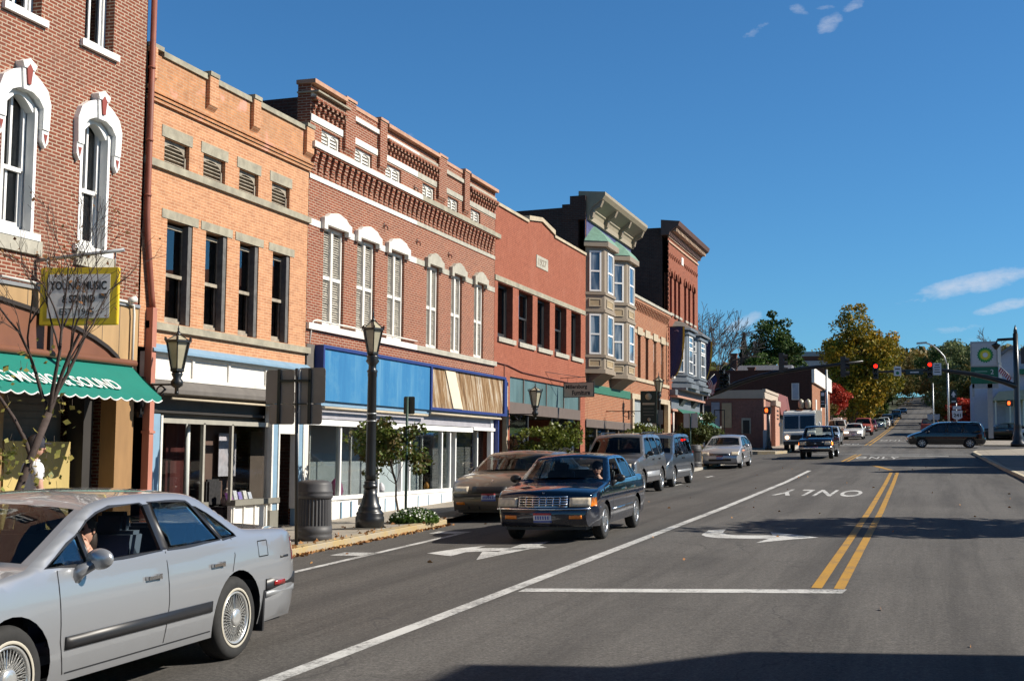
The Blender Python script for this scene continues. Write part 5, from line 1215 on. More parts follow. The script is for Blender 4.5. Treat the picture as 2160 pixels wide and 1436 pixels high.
    def ring(poly, w_, off, m, name):
        """frame round a window"""
        k = len(poly); cx = sum(p[0] for p in poly)/k; cz = sum(p[1] for p in poly)/k
        for s in (1, -1):
            mb = MB()
            for i in range(k):
                a, b_ = poly[i], poly[(i+1) % k]
                def o(p):
                    d = Vector((p[0]-cx, p[1]-cz)); d = d*(1+w_/max(.05, d.length)); return (cx+d.x, cz+d.y)
                n = max(1, int((Vector(a)-Vector(b_)).length/.12))
                for j in range(n):
                    p = (a[0]+(b_[0]-a[0])*j/n, a[1]+(b_[1]-a[1])*j/n); q = (a[0]+(b_[0]-a[0])*(j+1)/n, a[1]+(b_[1]-a[1])*(j+1)/n)
                    pts = [p, q, o(q), o(p)]; zl = [(s*(X(u[0], min(u[1], zt(u[0])-.002))+off), u[0], u[1]) for u in pts]
                    mb.face(zl, 0, False); mb.face([zl[1], zl[0], (zl[0][0]-s*.03, zl[0][1], zl[0][2]), (zl[1][0]-s*.03, zl[1][1], zl[1][2])], 0)
                    mb.face([zl[3], zl[2], (zl[2][0]-s*.02, zl[2][1], zl[2][2]), (zl[3][0]-s*.02, zl[3][1], zl[3][2])], 0)
            build(mb, name, m, root)
    for w_ in P['windows']:
        sides = (1, -1) if not w_.get('open') else (1,)
        surf(w_['p'], -.006, g, 'side_window', root, .004, sides=sides)
        if not low: ring(w_['p'], w_.get('trim', .022), .003, P.get('trimm', BLKTRIM), 'window_trim')
    # nose and tail pieces
    fch = [p for p in ch if p[0] > ymax-.75]; fch = sorted(fch, key=lambda p: p[1]); rch = sorted([p for p in ch if p[0] < ymin+.6], key=lambda p: p[1])
    def patch(x0, x1, z0, z1, end, off, m, name, parent=None, th=.02, n=6, grill=None, sm=True):
        mb = MB(); chn = fch if end > 0 else rch
        def Yc(x, z):
            y = interp([p[1] for p in chn], [p[0] for p in chn], z); xe = max(.2, X(y, z)); t = min(1, abs(x)/xe)
            if z > .6: y = interp([p[1] for p in chn], [p[0] for p in chn], max(.6, z-crn*(1-t*t)))
            ef = max(0, 1-(ymax-y)/.8) if end > 0 else max(0, 1-(y-ymin)/.8)
            return y+end*(bul*(ef**.7)*(1-t*t)+off)
        A = [[(x0+(x1-x0)*j/n, Yc(x0+(x1-x0)*j/n, z0+(z1-z0)*i/3), z0+(z1-z0)*i/3) for j in range(n+1)] for i in range(4)]
        B = [[(p[0], p[1]-end*th, p[2]) for p in row] for row in A]
        mb.grid(A, 0, sm); mb.grid(B, 0, sm)
        mb.grid([A[0], B[0]], 0, False); mb.grid([A[-1], B[-1]], 0, False); mb.grid([[r_[0] for r_ in A], [r_[0] for r_ in B]], 0, False); mb.grid([[r_[-1] for r_ in A], [r_[-1] for r_ in B]], 0, False)
        return build(mb, name, m, parent or root, merge=True)
    for it in P.get('patches', []):
        if it[0] == 'rep':   # slats / bars repeated
            _, n_, a, b_, end, off, m, nm, th = it
            for i in range(n_):
                t = i/max(1, n_-1); q = [a[k]+(b_[k]-a[k])*t for k in range(4)]; patch(*q, end, off, m, nm, th=th, n=3)
        elif it[0] == 'sym':
            for s in (1, -1): patch(min(s*it[1], s*it[2]), max(s*it[1], s*it[2]), it[3], it[4], it[5], it[6], it[7], it[8])
        else: patch(*it)
    for it in P.get('sides', []): surf(it[0], it[1], it[2], it[3], root, it[4] if len(it) > 4 else .012, st2=.15)
    if not low:
        for dg in P.get('gaps', []):   # door gaps: thin dark lines
            for a, b_ in zip(dg, dg[1:]):
                d = Vector((b_[0]-a[0], b_[1]-a[1])); L_ = d.length
                if L_ < 1e-4: continue
                nrm = Vector((-d.y, d.x)).normalized()*.005; k = max(1, int(L_/.1))
                for s in (1, -1):
                    mb = MB()
                    rws = [[(s*(X(a[0]+d.x*i/k, a[1]+d.y*i/k)+.0015), a[0]+d.x*i/k+nrm.x*u, a[1]+d.y*i/k+nrm.y*u) for i in range(k+1)] for u in (-1, 1)]
                    mb.grid(rws); build(mb, 'door_gap', BLKTRIM, root)
    # mirrors
    if 'mirror' in P:
        my, mz = P['mirror']; mm = P.get('mirror_mat', P['paint'])
        for s in (1, -1):
            mb = MB(); x0 = X(my, mz)
            mb.ball((s*(x0+.13), my-.02, mz+.05), .1, 8 if low else 12, 0, (1.05, .55, .72)); 
            mb.tube([(s*(x0-.02), my+.06, mz-.07), (s*(x0+.03), my+.04, mz-.02), (s*(x0+.1), my, mz+.02)], [.055, .045, .035], 8)
            mo_ = build(mb, 'wing_mirror', mm, root)
    # handles
    for hy, hz in P.get('handles', []):
        for s in (1, -1):
            x0 = X(hy, hz); mb = MB(); mb.obox((s*(x0+.022), hy, hz), (.008, 0, 0), (0, .085, 0), (0, 0, .012)); mb.obox((s*(x0+.01), hy+.075, hz), (.014, 0, 0), (0, .016, 0), (0, 0, .014)); mb.obox((s*(x0+.01), hy-.075, hz), (.014, 0, 0), (0, .02, 0), (0, 0, .02))
            build(mb, 'door_handle', P.get('handle_mat', CHROME), root)
    # cabin
    sy = P.get('seats'); sm_ = P.get('seat_mat', CARIN)
    if sy:
        mb = MB(); mb.box(-W/2+.2, W/2-.2, P['cabin'][0], P['cabin'][1], rz+.1, rz+.16); mb.box(-W/2+.13, W/2-.13, P['cabin'][1]-.25, P['cabin'][1]+.05, .6, belt-.02); build(mb, 'dashboard', P.get('dash', CARIN), root)
        for k, y in enumerate(sy):
            for x in ((-.38, .38) if k == 0 else (-.3, .3)):
                mb = MB(); wx = .25 if k == 0 else .3
                mb.box(x-wx, x+wx, y-.1, y+.4, .32, .52); mb.obox((x, y-.18, .80), (wx, 0, 0), (0, .07, 0), (0, -.09, .32)); 
                if k == 0: mb.obox((x, y-.29, 1.17), (.13, 0, 0), (0, .05, 0), (0, -.02, .09))
                build(mb, 'seat', sm_, root, bevel=.03)
        mb = MB(); sx = -.38; cz = Vector((sx, sy[0]+.58, .88)); u = Vector((1, 0, 0)); v_ = Vector((0, -.45, .9)).normalized()
        mb.tube([cz+(u*math.cos(t)+v_*math.sin(t))*.18 for t in [i*math.pi/8 for i in range(17)]], .014, 6); mb.bar(cz-u*.17, cz+u*.17, .03, .02); build(mb, 'steering_wheel', BLKTRIM, root)
        if not low:
            mb = MB(); mb.box(-W/2+.25, W/2-.25, P['cabin'][0]-.45, P['cabin'][0]+.05, belt-.09, belt-.06); build(mb, 'parcel_shelf', sm_, root)
    # wheels
    for y in (fa, ra):
        for s in (1, -1): wheel(root, s*(W/2-.03-P.get('tw', .2)/2), y, r, P.get('tw', .2), s, P.get('wheel', 'alloy'), low)
    root.location = loc; root.rotation_euler = (P.get('pitch', 0), 0, 0); 
    root.rotation_mode = 'XYZ'
    m4 = Matrix.Rotation(head, 4, 'Z') @ Matrix.Rotation(P.get('pitch', 0), 4, 'X'); root.rotation_euler = m4.to_euler()
    return root
def plate(P_, z, end, white=True):
    return [(-.11+.042*i, -.085+.042*i, z+.045, z+.105, end, .0135, PLBLUE, 'plate_character') for i in range(6)]+[(-.155, .155, z, z+.155, end, .012, PLATE, 'number_plate'), (-.155, .155, z+.12, z+.155, end, .0135, PLRED, 'plate_band'), (-.155, .155, z, z+.03, end, .0135, PLBLUE, 'plate_band')]
GR = .024
S_PAINT = paint('silver_car_paint', (.40, .415, .44), .55, .30)
LES = dict(L=5.08, W=1.88, r=.335, axles=(1.45, -1.36), belt=.96, rocker=.23, paint=S_PAINT, wheel='wire', tw=.2, planend=.115, plankind=.5, lean=.40,
    chain=[(-2.42, .26), (-2.50, .36), (-2.56, .52), (-2.57, .60), (-2.50, .65), (-2.48, .68), (-2.47, .84), (-2.46, .93), (-2.42, .985), (-2.30, 1.005), (-1.8, 1.03), (-1.60, 1.045), (-1.50, 1.07), (-1.18, 1.255), (-.98, 1.355), (-.75, 1.392), (-.3, 1.405), (.1, 1.40), (.36, 1.365), (.45, 1.34), (1.20, 1.0), (1.3, .975), (1.9, .92), (2.3, .80), (2.46, .68), (2.52, .55), (2.5, .4), (2.42, .26)],
    ws=(.50, 1.20), rw=(-1.55, -.92),
    windows=[dict(p=[(1.08, .985), (.66, 1.165), (.645, .98)], trim=.02), dict(p=[(.60, .98), (.61, 1.19), (.50, 1.25), (.36, 1.295), (.2, 1.322), (-.17, 1.335), (-.225, 1.31), (-.26, .985)], open=1, trim=.02),
             dict(p=[(-.36, .985), (-.33, 1.31), (-.30, 1.335), (-.80, 1.315), (-.85, 1.29), (-1.12, .995)], trim=.02), dict(p=[(-1.17, .998), (-.945, 1.262), (-1.08, 1.20), (-1.36, 1.03), (-1.38, 1.005)], trim=.018)],
    mirror=(.72, .96), handles=[(-.10, .80), (-1.02, .80)], seats=(-.12, -.95), cabin=(-1.2, 1.0), seat_mat=SEATB, dash=SEATB,
    gaps=[[(.98, .96), (.98, .5), (.92, .28)], [(-.31, .97), (-.31, .6), (-.27, .3)], [(-1.30, .99), (-1.32, .85), (-1.26, .72)], [(.9, .285), (-.95, .285)], [(-1.72, .80), (-1.72, .93), (-1.88, .93), (-1.88, .80), (-1.72, .80)]],
    sides=[([(.93, .44), (.93, .525), (-.93, .525), (-.93, .44)], .012, BLKTRIM, 'side_moulding', .02), ([(2.2, .46), (2.2, .53), (1.9, .53), (1.9, .46)], .012, BLKTRIM, 'side_moulding', .02),
           ([(-1.82, .50), (-1.82, .60), (-2.5, .60), (-2.5, .50)], .012, BLKTRIM, 'bumper_strip', .02), ([(-1.82, .44), (-1.82, .49), (-2.48, .49), (-2.48, .44)], .010, GREYM, 'bumper_strip', .02),
           ([(-1.95, .53), (-1.95, .57), (-2.15, .57), (-2.15, .53)], .018, REDL, 'side_marker', .02), ([(-.255, .985), (-.36, .985), (-.335, 1.325), (-.215, 1.325)], .004, BLKTRIM, 'door_pillar', .01), ([(-1.125, .998), (-1.165, .998), (-.935, 1.27), (-.875, 1.28)], .004, BLKTRIM, 'door_pillar', .01), ([(.645, .98), (.60, .98), (.61, 1.19), (.65, 1.18)], .004, BLKTRIM, 'door_pillar', .01),
           ([(-2.10, .755), (-2.10, .775), (-2.27, .775), (-2.27, .755)], .003, BLKTRIM, 'badge', .004), ([(-2.38, .72), (-2.38, .92), (-2.46, .92), (-2.46, .72)], .006, REDL, 'tail_light', .02)],
    patches=[(-.7, .7, .50, .60, 1, .02, BLKTRIM, 'bumper_strip'), (-.4, .4, .66, .78, 1, .01, CHROME, 'grille'), ('sym', .45, .78, .64, .76, 1, .01, HEADL, 'headlight'), (-.76, .76, .50, .60, -1, .012, BLKTRIM, 'bumper_strip'), ('sym', .25, .80, .70, .92, -1, .01, REDL, 'tail_light')]+plate(0, .42, 1), pitch=0)
silver = car('silver sedan with whitewall tyres and an open driver window, nearest the camera', LES, (-6.32, 8.9, 0), math.pi)
# mud flap
q = MB(); q.obox((.84, -1.78, .34), (.10, 0, 0), (0, .012, 0), (0, -.02, .17)); build(q, 'mud_flap', BLKTRIM, silver); q = MB(); q.obox((-.84, -1.78, .34), (.10, 0, 0), (0, .012, 0), (0, -.02, .17)); build(q, 'mud_flap', BLKTRIM, silver)
def settle(root, P, x, y, head):
    """stand the car on the road, tilted to the slope under its axles"""
    c = math.cos(head); s = math.sin(head); fa, ra = P['axles']
    f = Vector((-s, c)); pf = Vector((x, y))+f*fa; pr = Vector((x, y))+f*ra
    zf, zb = zr(*pf), zr(*pr); pitch = math.atan2(zf-zb, fa-ra); z = zf-(fa)*math.tan(pitch)
    rgt = Vector((c, s)); tr = P['W']/2-.1
    roll = math.atan2(zr(*(Vector((x, y))-rgt*tr))-zr(*(Vector((x, y))+rgt*tr)), 2*tr)
    root.rotation_euler = (Matrix.Rotation(head, 4, 'Z') @ Matrix.Rotation(pitch, 4, 'X') @ Matrix.Rotation(roll, 4, 'Y')).to_euler(); root.location = (x, y, z)
settle(silver, LES, -6.36, 8.12, math.pi+R(1.0))
# teal blue sedan
T_PAINT = paint('dark_teal_car_paint', (.002, .009, .026), .1, .10, dirt=.2)
ACC = dict(L=4.6, W=1.74, r=.308, axles=(1.36, -1.26), belt=.94, rocker=.25, paint=T_PAINT, wheel='cap', tw=.18, planend=.13, plankind=.5, lean=.42, bulge=.07,
    chain=[(-2.20, .28), (-2.30, .38), (-2.33, .5), (-2.31, .62), (-2.27, .70), (-2.25, .92), (-2.18, .99), (-1.8, 1.01), (-1.52, 1.02), (-1.42, 1.06), (-1.2, 1.24), (-1.08, 1.345), (-.9, 1.385), (-.4, 1.405), (.1, 1.395), (.3, 1.365), (.36, 1.34), (.98, .98), (1.1, .945), (1.7, .89), (2.14, .82), (2.2, .78), (2.24, .62), (2.29, .56), (2.31, .44), (2.26, .30), (2.2, .27)],
    ws=(.40, .98), rw=(-1.45, -1.08),
    windows=[dict(p=[(.86, .965), (.36, 1.29), (.25, 1.335), (-.24, 1.345), (-.24, .965)], open=1), dict(p=[(-.33, .965), (-.33, 1.345), (-.88, 1.33), (-1.0, 1.27), (-1.0, .97)]), dict(p=[(-1.06, .975), (-1.06, 1.25), (-1.36, 1.02), (-1.36, .98)])],
    mirror=(.72, .96), mirror_mat=BLKTRIM, handles=[(-.12, .80), (-.92, .80)], seats=(-.1, -.9), cabin=(-1.2, .85), seat_mat=CARIN, trimm=CHROME,
    gaps=[[(.84, .95), (.84, .5), (.8, .3)], [(-.28, .95), (-.28, .3)], [(-1.08, .95), (-1.1, .7), (-.98, .55)], [(1.02, .93), (2.15, .80)]],
    sides=[([(.92, .47), (.92, .495), (-.88, .495), (-.88, .47)], .012, CHROME, 'side_moulding', .014), ([(2.18, .865-.09), (2.18, .873-.09), (-2.2, .90), (-2.2, .892)], .002, GREYM, 'coachline', .003),
           ([(2.02, .60), (2.02, .745), (2.17, .745), (2.21, .60)], .004, AMBER, 'indicator', .02), ([(1.80, .565), (1.80, .585), (2.22, .585), (2.22, .565)], .008, CHROME, 'bumper_strip', .01)],
    patches=[('rep', 8, (-.42, -.40, .60, .76), (.40, .42, .60, .76), 1, .022, CHROME, 'grille_bar', .01), ('rep', 5, (-.42, .42, .595, .61), (-.42, .42, .755, .77), 1, .024, CHROME, 'grille_bar', .01),
             (-.41, .41, .60, .765, 1, .012, BLKTRIM, 'grille'), ('sym', .45, .80, .60, .745, 1, .016, HEADL, 'headlight'), (-.80, .80, .555, .585, 1, .03, CHROME, 'bumper_strip'),
             ('sym', .45, .66, .40, .46, 1, .012, AMBER, 'fog_indicator'), (-.7, .7, .27, .30, 1, .0, BLKTRIM, 'air_dam'), (-.015, .015, .815, .835, 1, .01, CHROME, 'hood_emblem'), (-.7, .7, .66, .84, -1, .01, REDL, 'tail_light')]+plate(0, .345, 1))
teal = car('dark teal sedan with chrome grille and amber indicators driving towards the camera', ACC, (0, 0, 0), 0)
settle(teal, ACC, -6.18, 22.85, math.pi+R(1))
G_PAINT = paint('gold_car_paint', (.13, .108, .085), .3, .3)
BUI = dict(LES); BUI.update(W=1.88, paint=G_PAINT, wheel='cap', windows=[dict(p=[(1.10, .985), (.5, 1.27), (.3, 1.33), (-.2, 1.34), (-.25, .985)]), dict(p=[(-.34, .985), (-.31, 1.34), (-.84, 1.32), (-1.1, 1.0)]), dict(p=[(-1.16, .998), (-.93, 1.29), (-1.36, 1.03)])],
    seat_mat=SEATT, dash=SEATT, sides=[([(.93, .44), (.93, .50), (-.93, .50), (-.93, .44)], .010, G_PAINT, 'side_moulding', .02)],
    patches=[(-.38, .38, .60, .74, 1, .006, BLKTRIM, 'grille'), ('sym', .47, .82, .60, .74, 1, .008, HEADL, 'headlight'), (-.8, .8, .52, .56, 1, .012, BLKTRIM, 'bumper_strip'), ('sym', .55, .75, .36, .42, 1, .008, AMBER, 'fog_indicator'), (-.7, .7, .26, .33, 1, .0, BLKTRIM, 'air_dam'), (-.02, .02, .80, .86, 1, .0, CHROME, 'hood_emblem')]+plate(0, .44, 1))
buick = car('gold brown sedan parked at the kerb behind the dark teal sedan', BUI, (0, 0, 0), 0); settle(buick, BUI, -8.75, 27.9, math.pi)
# grey SUV
V_PAINT = paint('grey_suv_paint', (.11, .11, .115), .15, .3)
SUV = dict(W=1.84, r=.36, axles=(1.35, -1.34), belt=1.10, rocker=.36, paint=V_PAINT, wheel='alloy', tw=.22, planend=.12, plankind=.45, lean=.30, bulge=.06, crown=.04,
    chain=[(-2.18, .42), (-2.25, .55), (-2.25, .72), (-2.18, .80), (-2.16, 1.1), (-2.10, 1.35), (-1.98, 1.62), (-1.88, 1.70), (-1.5, 1.735), (-.6, 1.75), (.2, 1.735), (.42, 1.70), (.50, 1.66), (1.02, 1.17), (1.15, 1.12), (1.9, 1.05), (2.12, .98), (2.18, .90), (2.18, .75), (2.24, .68), (2.24, .50), (2.15, .40)],
    ws=(.52, 1.02), rw=(-2.12, -1.98),
    windows=[dict(p=[(.90, 1.14), (.46, 1.55), (.36, 1.62), (-.2, 1.64), (-.22, 1.13)]), dict(p=[(-.32, 1.13), (-.30, 1.64), (-1.0, 1.63), (-1.1, 1.45), (-1.1, 1.13)]), dict(p=[(-1.2, 1.14), (-1.18, 1.62), (-1.78, 1.58), (-1.95, 1.2)])],
    mirror=(.80, 1.14), mirror_mat=BLKTRIM, handles=[(-.08, 1.0), (-.98, 1.0)], handle_mat=BLKTRIM, seats=(-.05, -.95), cabin=(-1.6, .9), glass=TINTGL,
    gaps=[[(.92, 1.1), (.92, .6), (.85, .38)], [(-.27, 1.1), (-.27, .38)], [(-1.16, 1.1), (-1.16, .85), (-.95, .6)]],
    sides=[([(.9, .5), (.9, .66), (-.85, .66), (-.85, .5)], .010, GREYM, 'side_cladding', .02)],
    patches=[('rep', 7, (-.34, -.27, .74, .94), (.27, .34, .74, .94), 1, .016, CHROME, 'grille_slot', .01), ('sym', .45, .74, .76, .92, 1, .012, HEADL, 'headlight'), (-.8, .8, .5, .66, 1, .01, GREYM, 'bumper')]+plate(0, .50, 1))
suv = car('grey sport utility vehicle with roof rails behind the dark teal sedan', SUV, (0, 0, 0), 0); settle(suv, SUV, -8.75, 37.6, math.pi)
for sx in (-1, 1):
    q = MB(); q.tube([(sx*.62, -1.7, 1.755), (sx*.62, -1.6, 1.80), (sx*.62, .1, 1.80), (sx*.62, .25, 1.75)], .018, 6); build(q, 'roof_rail', BLKTRIM, suv)
# grey minivan
M_PAINT = paint('grey_minivan_paint', (.06, .075, .095), .2, .28)
VAN = dict(W=1.92, r=.335, axles=(1.62, -1.45), belt=1.03, rocker=.28, paint=M_PAINT, wheel='cap', tw=.2, planend=.16, plankind=.6, lean=.28, bulge=.10, crown=.05,
    chain=[(-2.38, .32), (-2.46, .45), (-2.48, .6), (-2.42, .72), (-2.38, 1.05), (-2.30, 1.35), (-2.16, 1.62), (-2.04, 1.69), (-1.6, 1.72), (-.6, 1.735), (.3, 1.71), (.65, 1.66), (.80, 1.58), (1.62, 1.08), (1.75, 1.04), (2.2, .90), (2.42, .76), (2.5, .62), (2.52, .48), (2.42, .32)],
    ws=(.82, 1.62), rw=(-2.36, -2.16),
    windows=[dict(p=[(1.42, 1.06), (.80, 1.47), (.62, 1.58), (.10, 1.61), (.05, 1.04)]), dict(p=[(-.03, 1.04), (0, 1.61), (-.98, 1.62), (-1.0, 1.04)]), dict(p=[(-1.06, 1.04), (-1.04, 1.62), (-2.0, 1.56), (-2.24, 1.12), (-2.2, 1.06)])],
    mirror=(1.20, 1.05), mirror_mat=BLKTRIM, handles=[(.15, .92), (-.1, .92)], handle_mat=BLKTRIM, seats=(.35, -.6), cabin=(-1.8, 1.3), glass=TINTGL,
    gaps=[[(1.38, 1.02), (1.3, .5), (1.2, .32)], [(0, 1.02), (0, .3)], [(-1.02, 1.02), (-1.02, .5), (-.95, .35)], [(-1.05, .88), (-2.3, .88)]],
    sides=[([(1.15, .44), (1.15, .53), (-.98, .53), (-.98, .44)], .010, GREYM, 'side_moulding', .02)],
    patches=[(-.35, .35, .66, .76, 1, .01, BLKTRIM, 'grille'), ('sym', .45, .82, .64, .78, 1, .012, HEADL, 'headlight'), ('sym', .70, .86, .7, 1.1, -1, .01, REDL, 'tail_light')]+plate(0, .40, 1))
van = car('blue grey minivan parked behind the grey sport utility vehicle', VAN, (0, 0, 0), 0); settle(van, VAN, -8.95, 43.4, math.pi)
# silver hatchback
C_PAINT = paint('bright_silver_paint', (.52, .52, .54), .5, .28)
CHV = dict(ACC); CHV.update(W=1.78, r=.33, axles=(1.38, -1.32), belt=.97, paint=C_PAINT, wheel='alloy', trimm=BLKTRIM, mirror_mat=C_PAINT, seat_mat=SEATT,
    chain=[(-2.2, .28), (-2.3, .4), (-2.34, .55), (-2.32, .9), (-2.2, 1.05), (-1.9, 1.2), (-1.5, 1.40), (-1.2, 1.45), (-.5, 1.475), (.1, 1.46), (.42, 1.40), (.5, 1.36), (1.22, 1.02), (1.3, .99), (1.9, .90), (2.2, .76), (2.32, .60), (2.34, .45), (2.24, .27)],
    ws=(.52, 1.22), rw=(-2.15, -1.5), windows=[dict(p=[(1.05, .99), (.4, 1.35), (.2, 1.39), (-.24, 1.40), (-.26, .99)]), dict(p=[(-.34, .99), (-.33, 1.40), (-1.1, 1.37), (-1.2, 1.3), (-1.2, 1.0)]), dict(p=[(-1.28, 1.0), (-1.26, 1.34), (-1.75, 1.18), (-1.8, 1.05)])],
    sides=[([(.92, .45), (.92, .51), (-.88, .51), (-.88, .45)], .008, C_PAINT, 'side_moulding', .01)],
    patches=[(-.45, .45, .60, .70, 1, .01, BLKTRIM, 'grille'), (-.45, .45, .645, .66, 1, .018, CHROME, 'grille_bar'), ('sym', .5, .84, .60, .76, 1, .012, HEADL, 'headlight'), (-.5, .5, .36, .46, 1, .008, BLKTRIM, 'air_intake')]+plate(0, .44, 1))
chev = car('bright silver hatchback parked facing the camera near the corner awning', CHV, (0, 0, 0), 0); settle(chev, CHV, -9.0, 59.9, math.pi)
# dark pickup with lit indicator
K_PAINT = paint('black_blue_paint', (.008, .012, .028), .1, .15, dirt=.3)
PIK = dict(W=1.76, r=.36, axles=(1.45, -1.55), belt=1.10, rocker=.42, paint=K_PAINT, wheel='alloy', tw=.23, planend=.08, plankind=.35, lean=.26, bulge=.05, crown=.03,
    chain=[(-2.42, .5), (-2.45, .6), (-2.40, .72), (-2.38, 1.12), (-2.36, 1.14), (-1.0, 1.14), (-.62, 1.14), (-.56, 1.2), (-.52, 1.6), (-.44, 1.68), (-.1, 1.70), (.2, 1.68), (.32, 1.62), (.85, 1.16), (.95, 1.12), (1.9, 1.06), (2.18, 1.0), (2.22, .90), (2.22, .72), (2.32, .66), (2.32, .48), (2.2, .44)],
    ws=(.34, .85), rw=(-.58, -.50), windows=[dict(p=[(.72, 1.14), (.25, 1.54), (.1, 1.58), (-.28, 1.59), (-.34, 1.14)])], mirror=(.62, 1.14), mirror_mat=BLKTRIM, seats=(-.25,), cabin=(-.5, .75), glass=CARGL,
    gaps=[[(.78, 1.1), (.78, .45)], [(-.4, 1.1), (-.4, .45)]],
    sides=[([(1.95, .74), (1.95, .90), (2.2, .90), (2.2, .74)], .01, mat('lit_indicator', (.9, .25, .02), .4, var=0, emit=((1, .22, .02), 2.5)), 'indicator', .02), ([(-2.3, .72), (-2.3, .74), (1.0, .74), (1.0, .72)], .004, CHROME, 'coachline', .004)],
    patches=[(-.42, .42, .72, .92, 1, .01, BLKTRIM, 'grille'), (-.06, .06, .8, .85, 1, .02, CHROME, 'badge'), ('sym', .48, .78, .74, .92, 1, .012, HEADL, 'headlight'), (-.86, .86, .52, .64, 1, .04, CHROME, 'bumper'), ('sym', .7, .85, .72, 1.0, -1, .01, REDL, 'tail_light')]+plate(0, .50, 1))
pick = car('dark blue pickup truck with its turn signal glowing, driving towards the camera', PIK, (0, 0, 0), 0, cat='pickup truck', name='pickup_truck'); settle(pick, PIK, -5.75, 71.4, math.pi-R(1))
# white sedan waiting beyond the crossing
W_PAINT = paint('white_car_paint', (.75, .74, .70), 0, .25)
def variant(base, pt, **k): d = dict(base); d.update(paint=pt, low=True, gaps=[]); d.update(k); return d
WS = variant(ACC, W_PAINT, mirror_mat=W_PAINT, patches=[(-.3, .3, .6, .68, 1, .01, BLKTRIM, 'grille'), ('sym', .4, .78, .58, .72, 1, .014, mat('lit_headlight', (.9, .85, .7), .3, var=0, emit=((1, .85, .6), 3)), 'headlight')]+plate(0, .36, 1), sides=[])
c_ = car('white sedan with lit headlights waiting beyond the junction', WS, (0, 0, 0), 0); settle(c_, WS, -6.55, 119.5, math.pi)
R_PAINT = paint('dark_red_paint', (.20, .018, .022), .1, .2); B2P = paint('pale_blue_car_paint', (.45, .52, .60), .3, .25); NAVYP = paint('navy_car_paint', (.02, .03, .07), .2, .2); BLKP = paint('black_car_paint', (.006, .007, .009), .1, .15, dirt=.04); TANP = paint('light_tan_car_paint', (.55, .52, .46), .2, .3)
def far(lbl, base, pt, x, y, head=math.pi, group=None, cat='car', name='car', **k):
    V = variant(base, pt, **k); V['sides'] = []; c = car(lbl, V, (0, 0, 0), 0, group, cat, name); settle(c, V, x, y, head); return c
far('pale blue sedan half hidden behind the dark blue pickup', ACC, B2P, -7.3, 100, patches=ACC['patches'])
lsuv = far('light tan sport utility vehicle with a white roof box in the queue', SUV, TANP, -8.2, 122); q = MB(); q.box(-.4, .4, -1.2, .1, 1.79, 1.92); build(q, 'roof_box', WHITEP, lsuv, bevel=.04)
far('dark red sport utility vehicle behind the white sedan', SUV, R_PAINT, -6.6, 137)
far('dark red sedan just behind the red sport utility vehicle', ACC, paint('maroon_paint', (.12, .012, .02), .1, .2), -6.9, 158)
far('pale green sedan farther up the queue', ACC, paint('pale_green_paint', (.30, .38, .36), .2, .25), -6.3, 172)
far('white sedan far up the street between dark cars', ACC, W_PAINT, -6.2, 186)
far('navy sport utility vehicle far up the hill in the oncoming queue', SUV, NAVYP, -6.2, 200)
far('black sedan farthest up the hill road', ACC, BLKP, -6.4, 330)
far('dark green van higher on the hill road in the oncoming lane', VAN, paint('dark_green_paint', (.02, .05, .04), .1, .2), -6.4, 262)
far('small red car parked behind the white delivery truck', ACC, R_PAINT, -9.4, 112)
rp = far('dark red pickup truck seen from behind beyond the dark minivan', PIK, R_PAINT, -.1, 133, 0, cat='pickup truck', name='pickup_truck')
dv = far('black minivan crossing the junction from right to left', VAN, BLKP, .95, 92.2, math.pi/2+R(4), wheel='alloy', low=False, gaps=VAN['gaps'], mirror_mat=BLKTRIM)
far('silver grey sedan showing red tail lights beside the bank wall', LES, paint('grey_green_paint', (.24, .27, .27), .4, .3), -12.15, 90.5, R(-4), windows=BUI['windows'], patches=[('sym', .2, .86, .66, .84, -1, .01, REDL, 'tail_light'), (-.18, .18, .68, .82, -1, .012, PLATE, 'number_plate')], wheel='cap')
far('dark sedan parked by the filling station sign', BUI, BLKP, 6.2, 120, math.pi/2, patches=[])
far('silver blue car parked at the right edge behind the traffic signal pole', ACC, B2P, 9.0, 118, math.pi/2, patches=[])

# white step van
def step_van():
    t = thing('delivery_truck', 'white box shaped delivery truck behind the dark blue pickup', 'truck', local=True); W_ = MATS['white_car_paint']
    q = MB(); q.prism([(-3.0, .55), (-3.0, 2.62), (1.55, 2.62), (1.78, 2.45), (2.1, 1.35), (2.45, 1.25), (2.5, .9), (2.5, .5)], 'x', -1.0, 1.0); build(q, 'body', W_, t, bevel=.05)
    for s in (-1, 1):
        q = MB(); q.obox((s*.48, 1.975, 1.87), (.43, 0, 0), (0, .012, .003), (0, -.118, .40)); build(q, 'windscreen', MATS['tinted_car_glass'] if False else INK0, t)
        q = MB(); q.lathe([(.001, 2.53), (.10, 2.53), (.12, 2.5)], (s*.72, 0, .95), 14, axis='y'); build(q, 'headlight', mat('warm_lit_lamp', (.9, .7, .5), .4, var=0, emit=((1, .62, .35), 3)), t)
        q = MB(); q.ball((s*1.2, 1.9, 1.75), .12, 8, 0, (.7, .4, 1.2)); q.tube([(s*1.0, 1.8, 1.75), (s*1.2, 1.9, 1.75)], .02, 5); build(q, 'wing_mirror', WHITEP, t)
        for y in (1.7, -1.9): wheel(t, s*.86, y, .38, .24, s, 'cap', True)
    q = MB(); q.box(-.95, .95, 2.5, 2.58, .5, .72); build(q, 'bumper', BLKTRIM, t); q = MB(); q.box(-.5, .5, 2.5, 2.53, .8, 1.1); build(q, 'grille', BLKTRIM, t)
    for x in (-.8, -.15, 0, .15, .8): q = MB(); q.box(x-.05, x+.05, 1.5, 1.6, 2.62, 2.67); build(q, 'marker_lamp', AMBER, t)
    return t
INK0 = mat('dark_windscreen', (.015, .018, .022), .06, var=.1, coat=1)
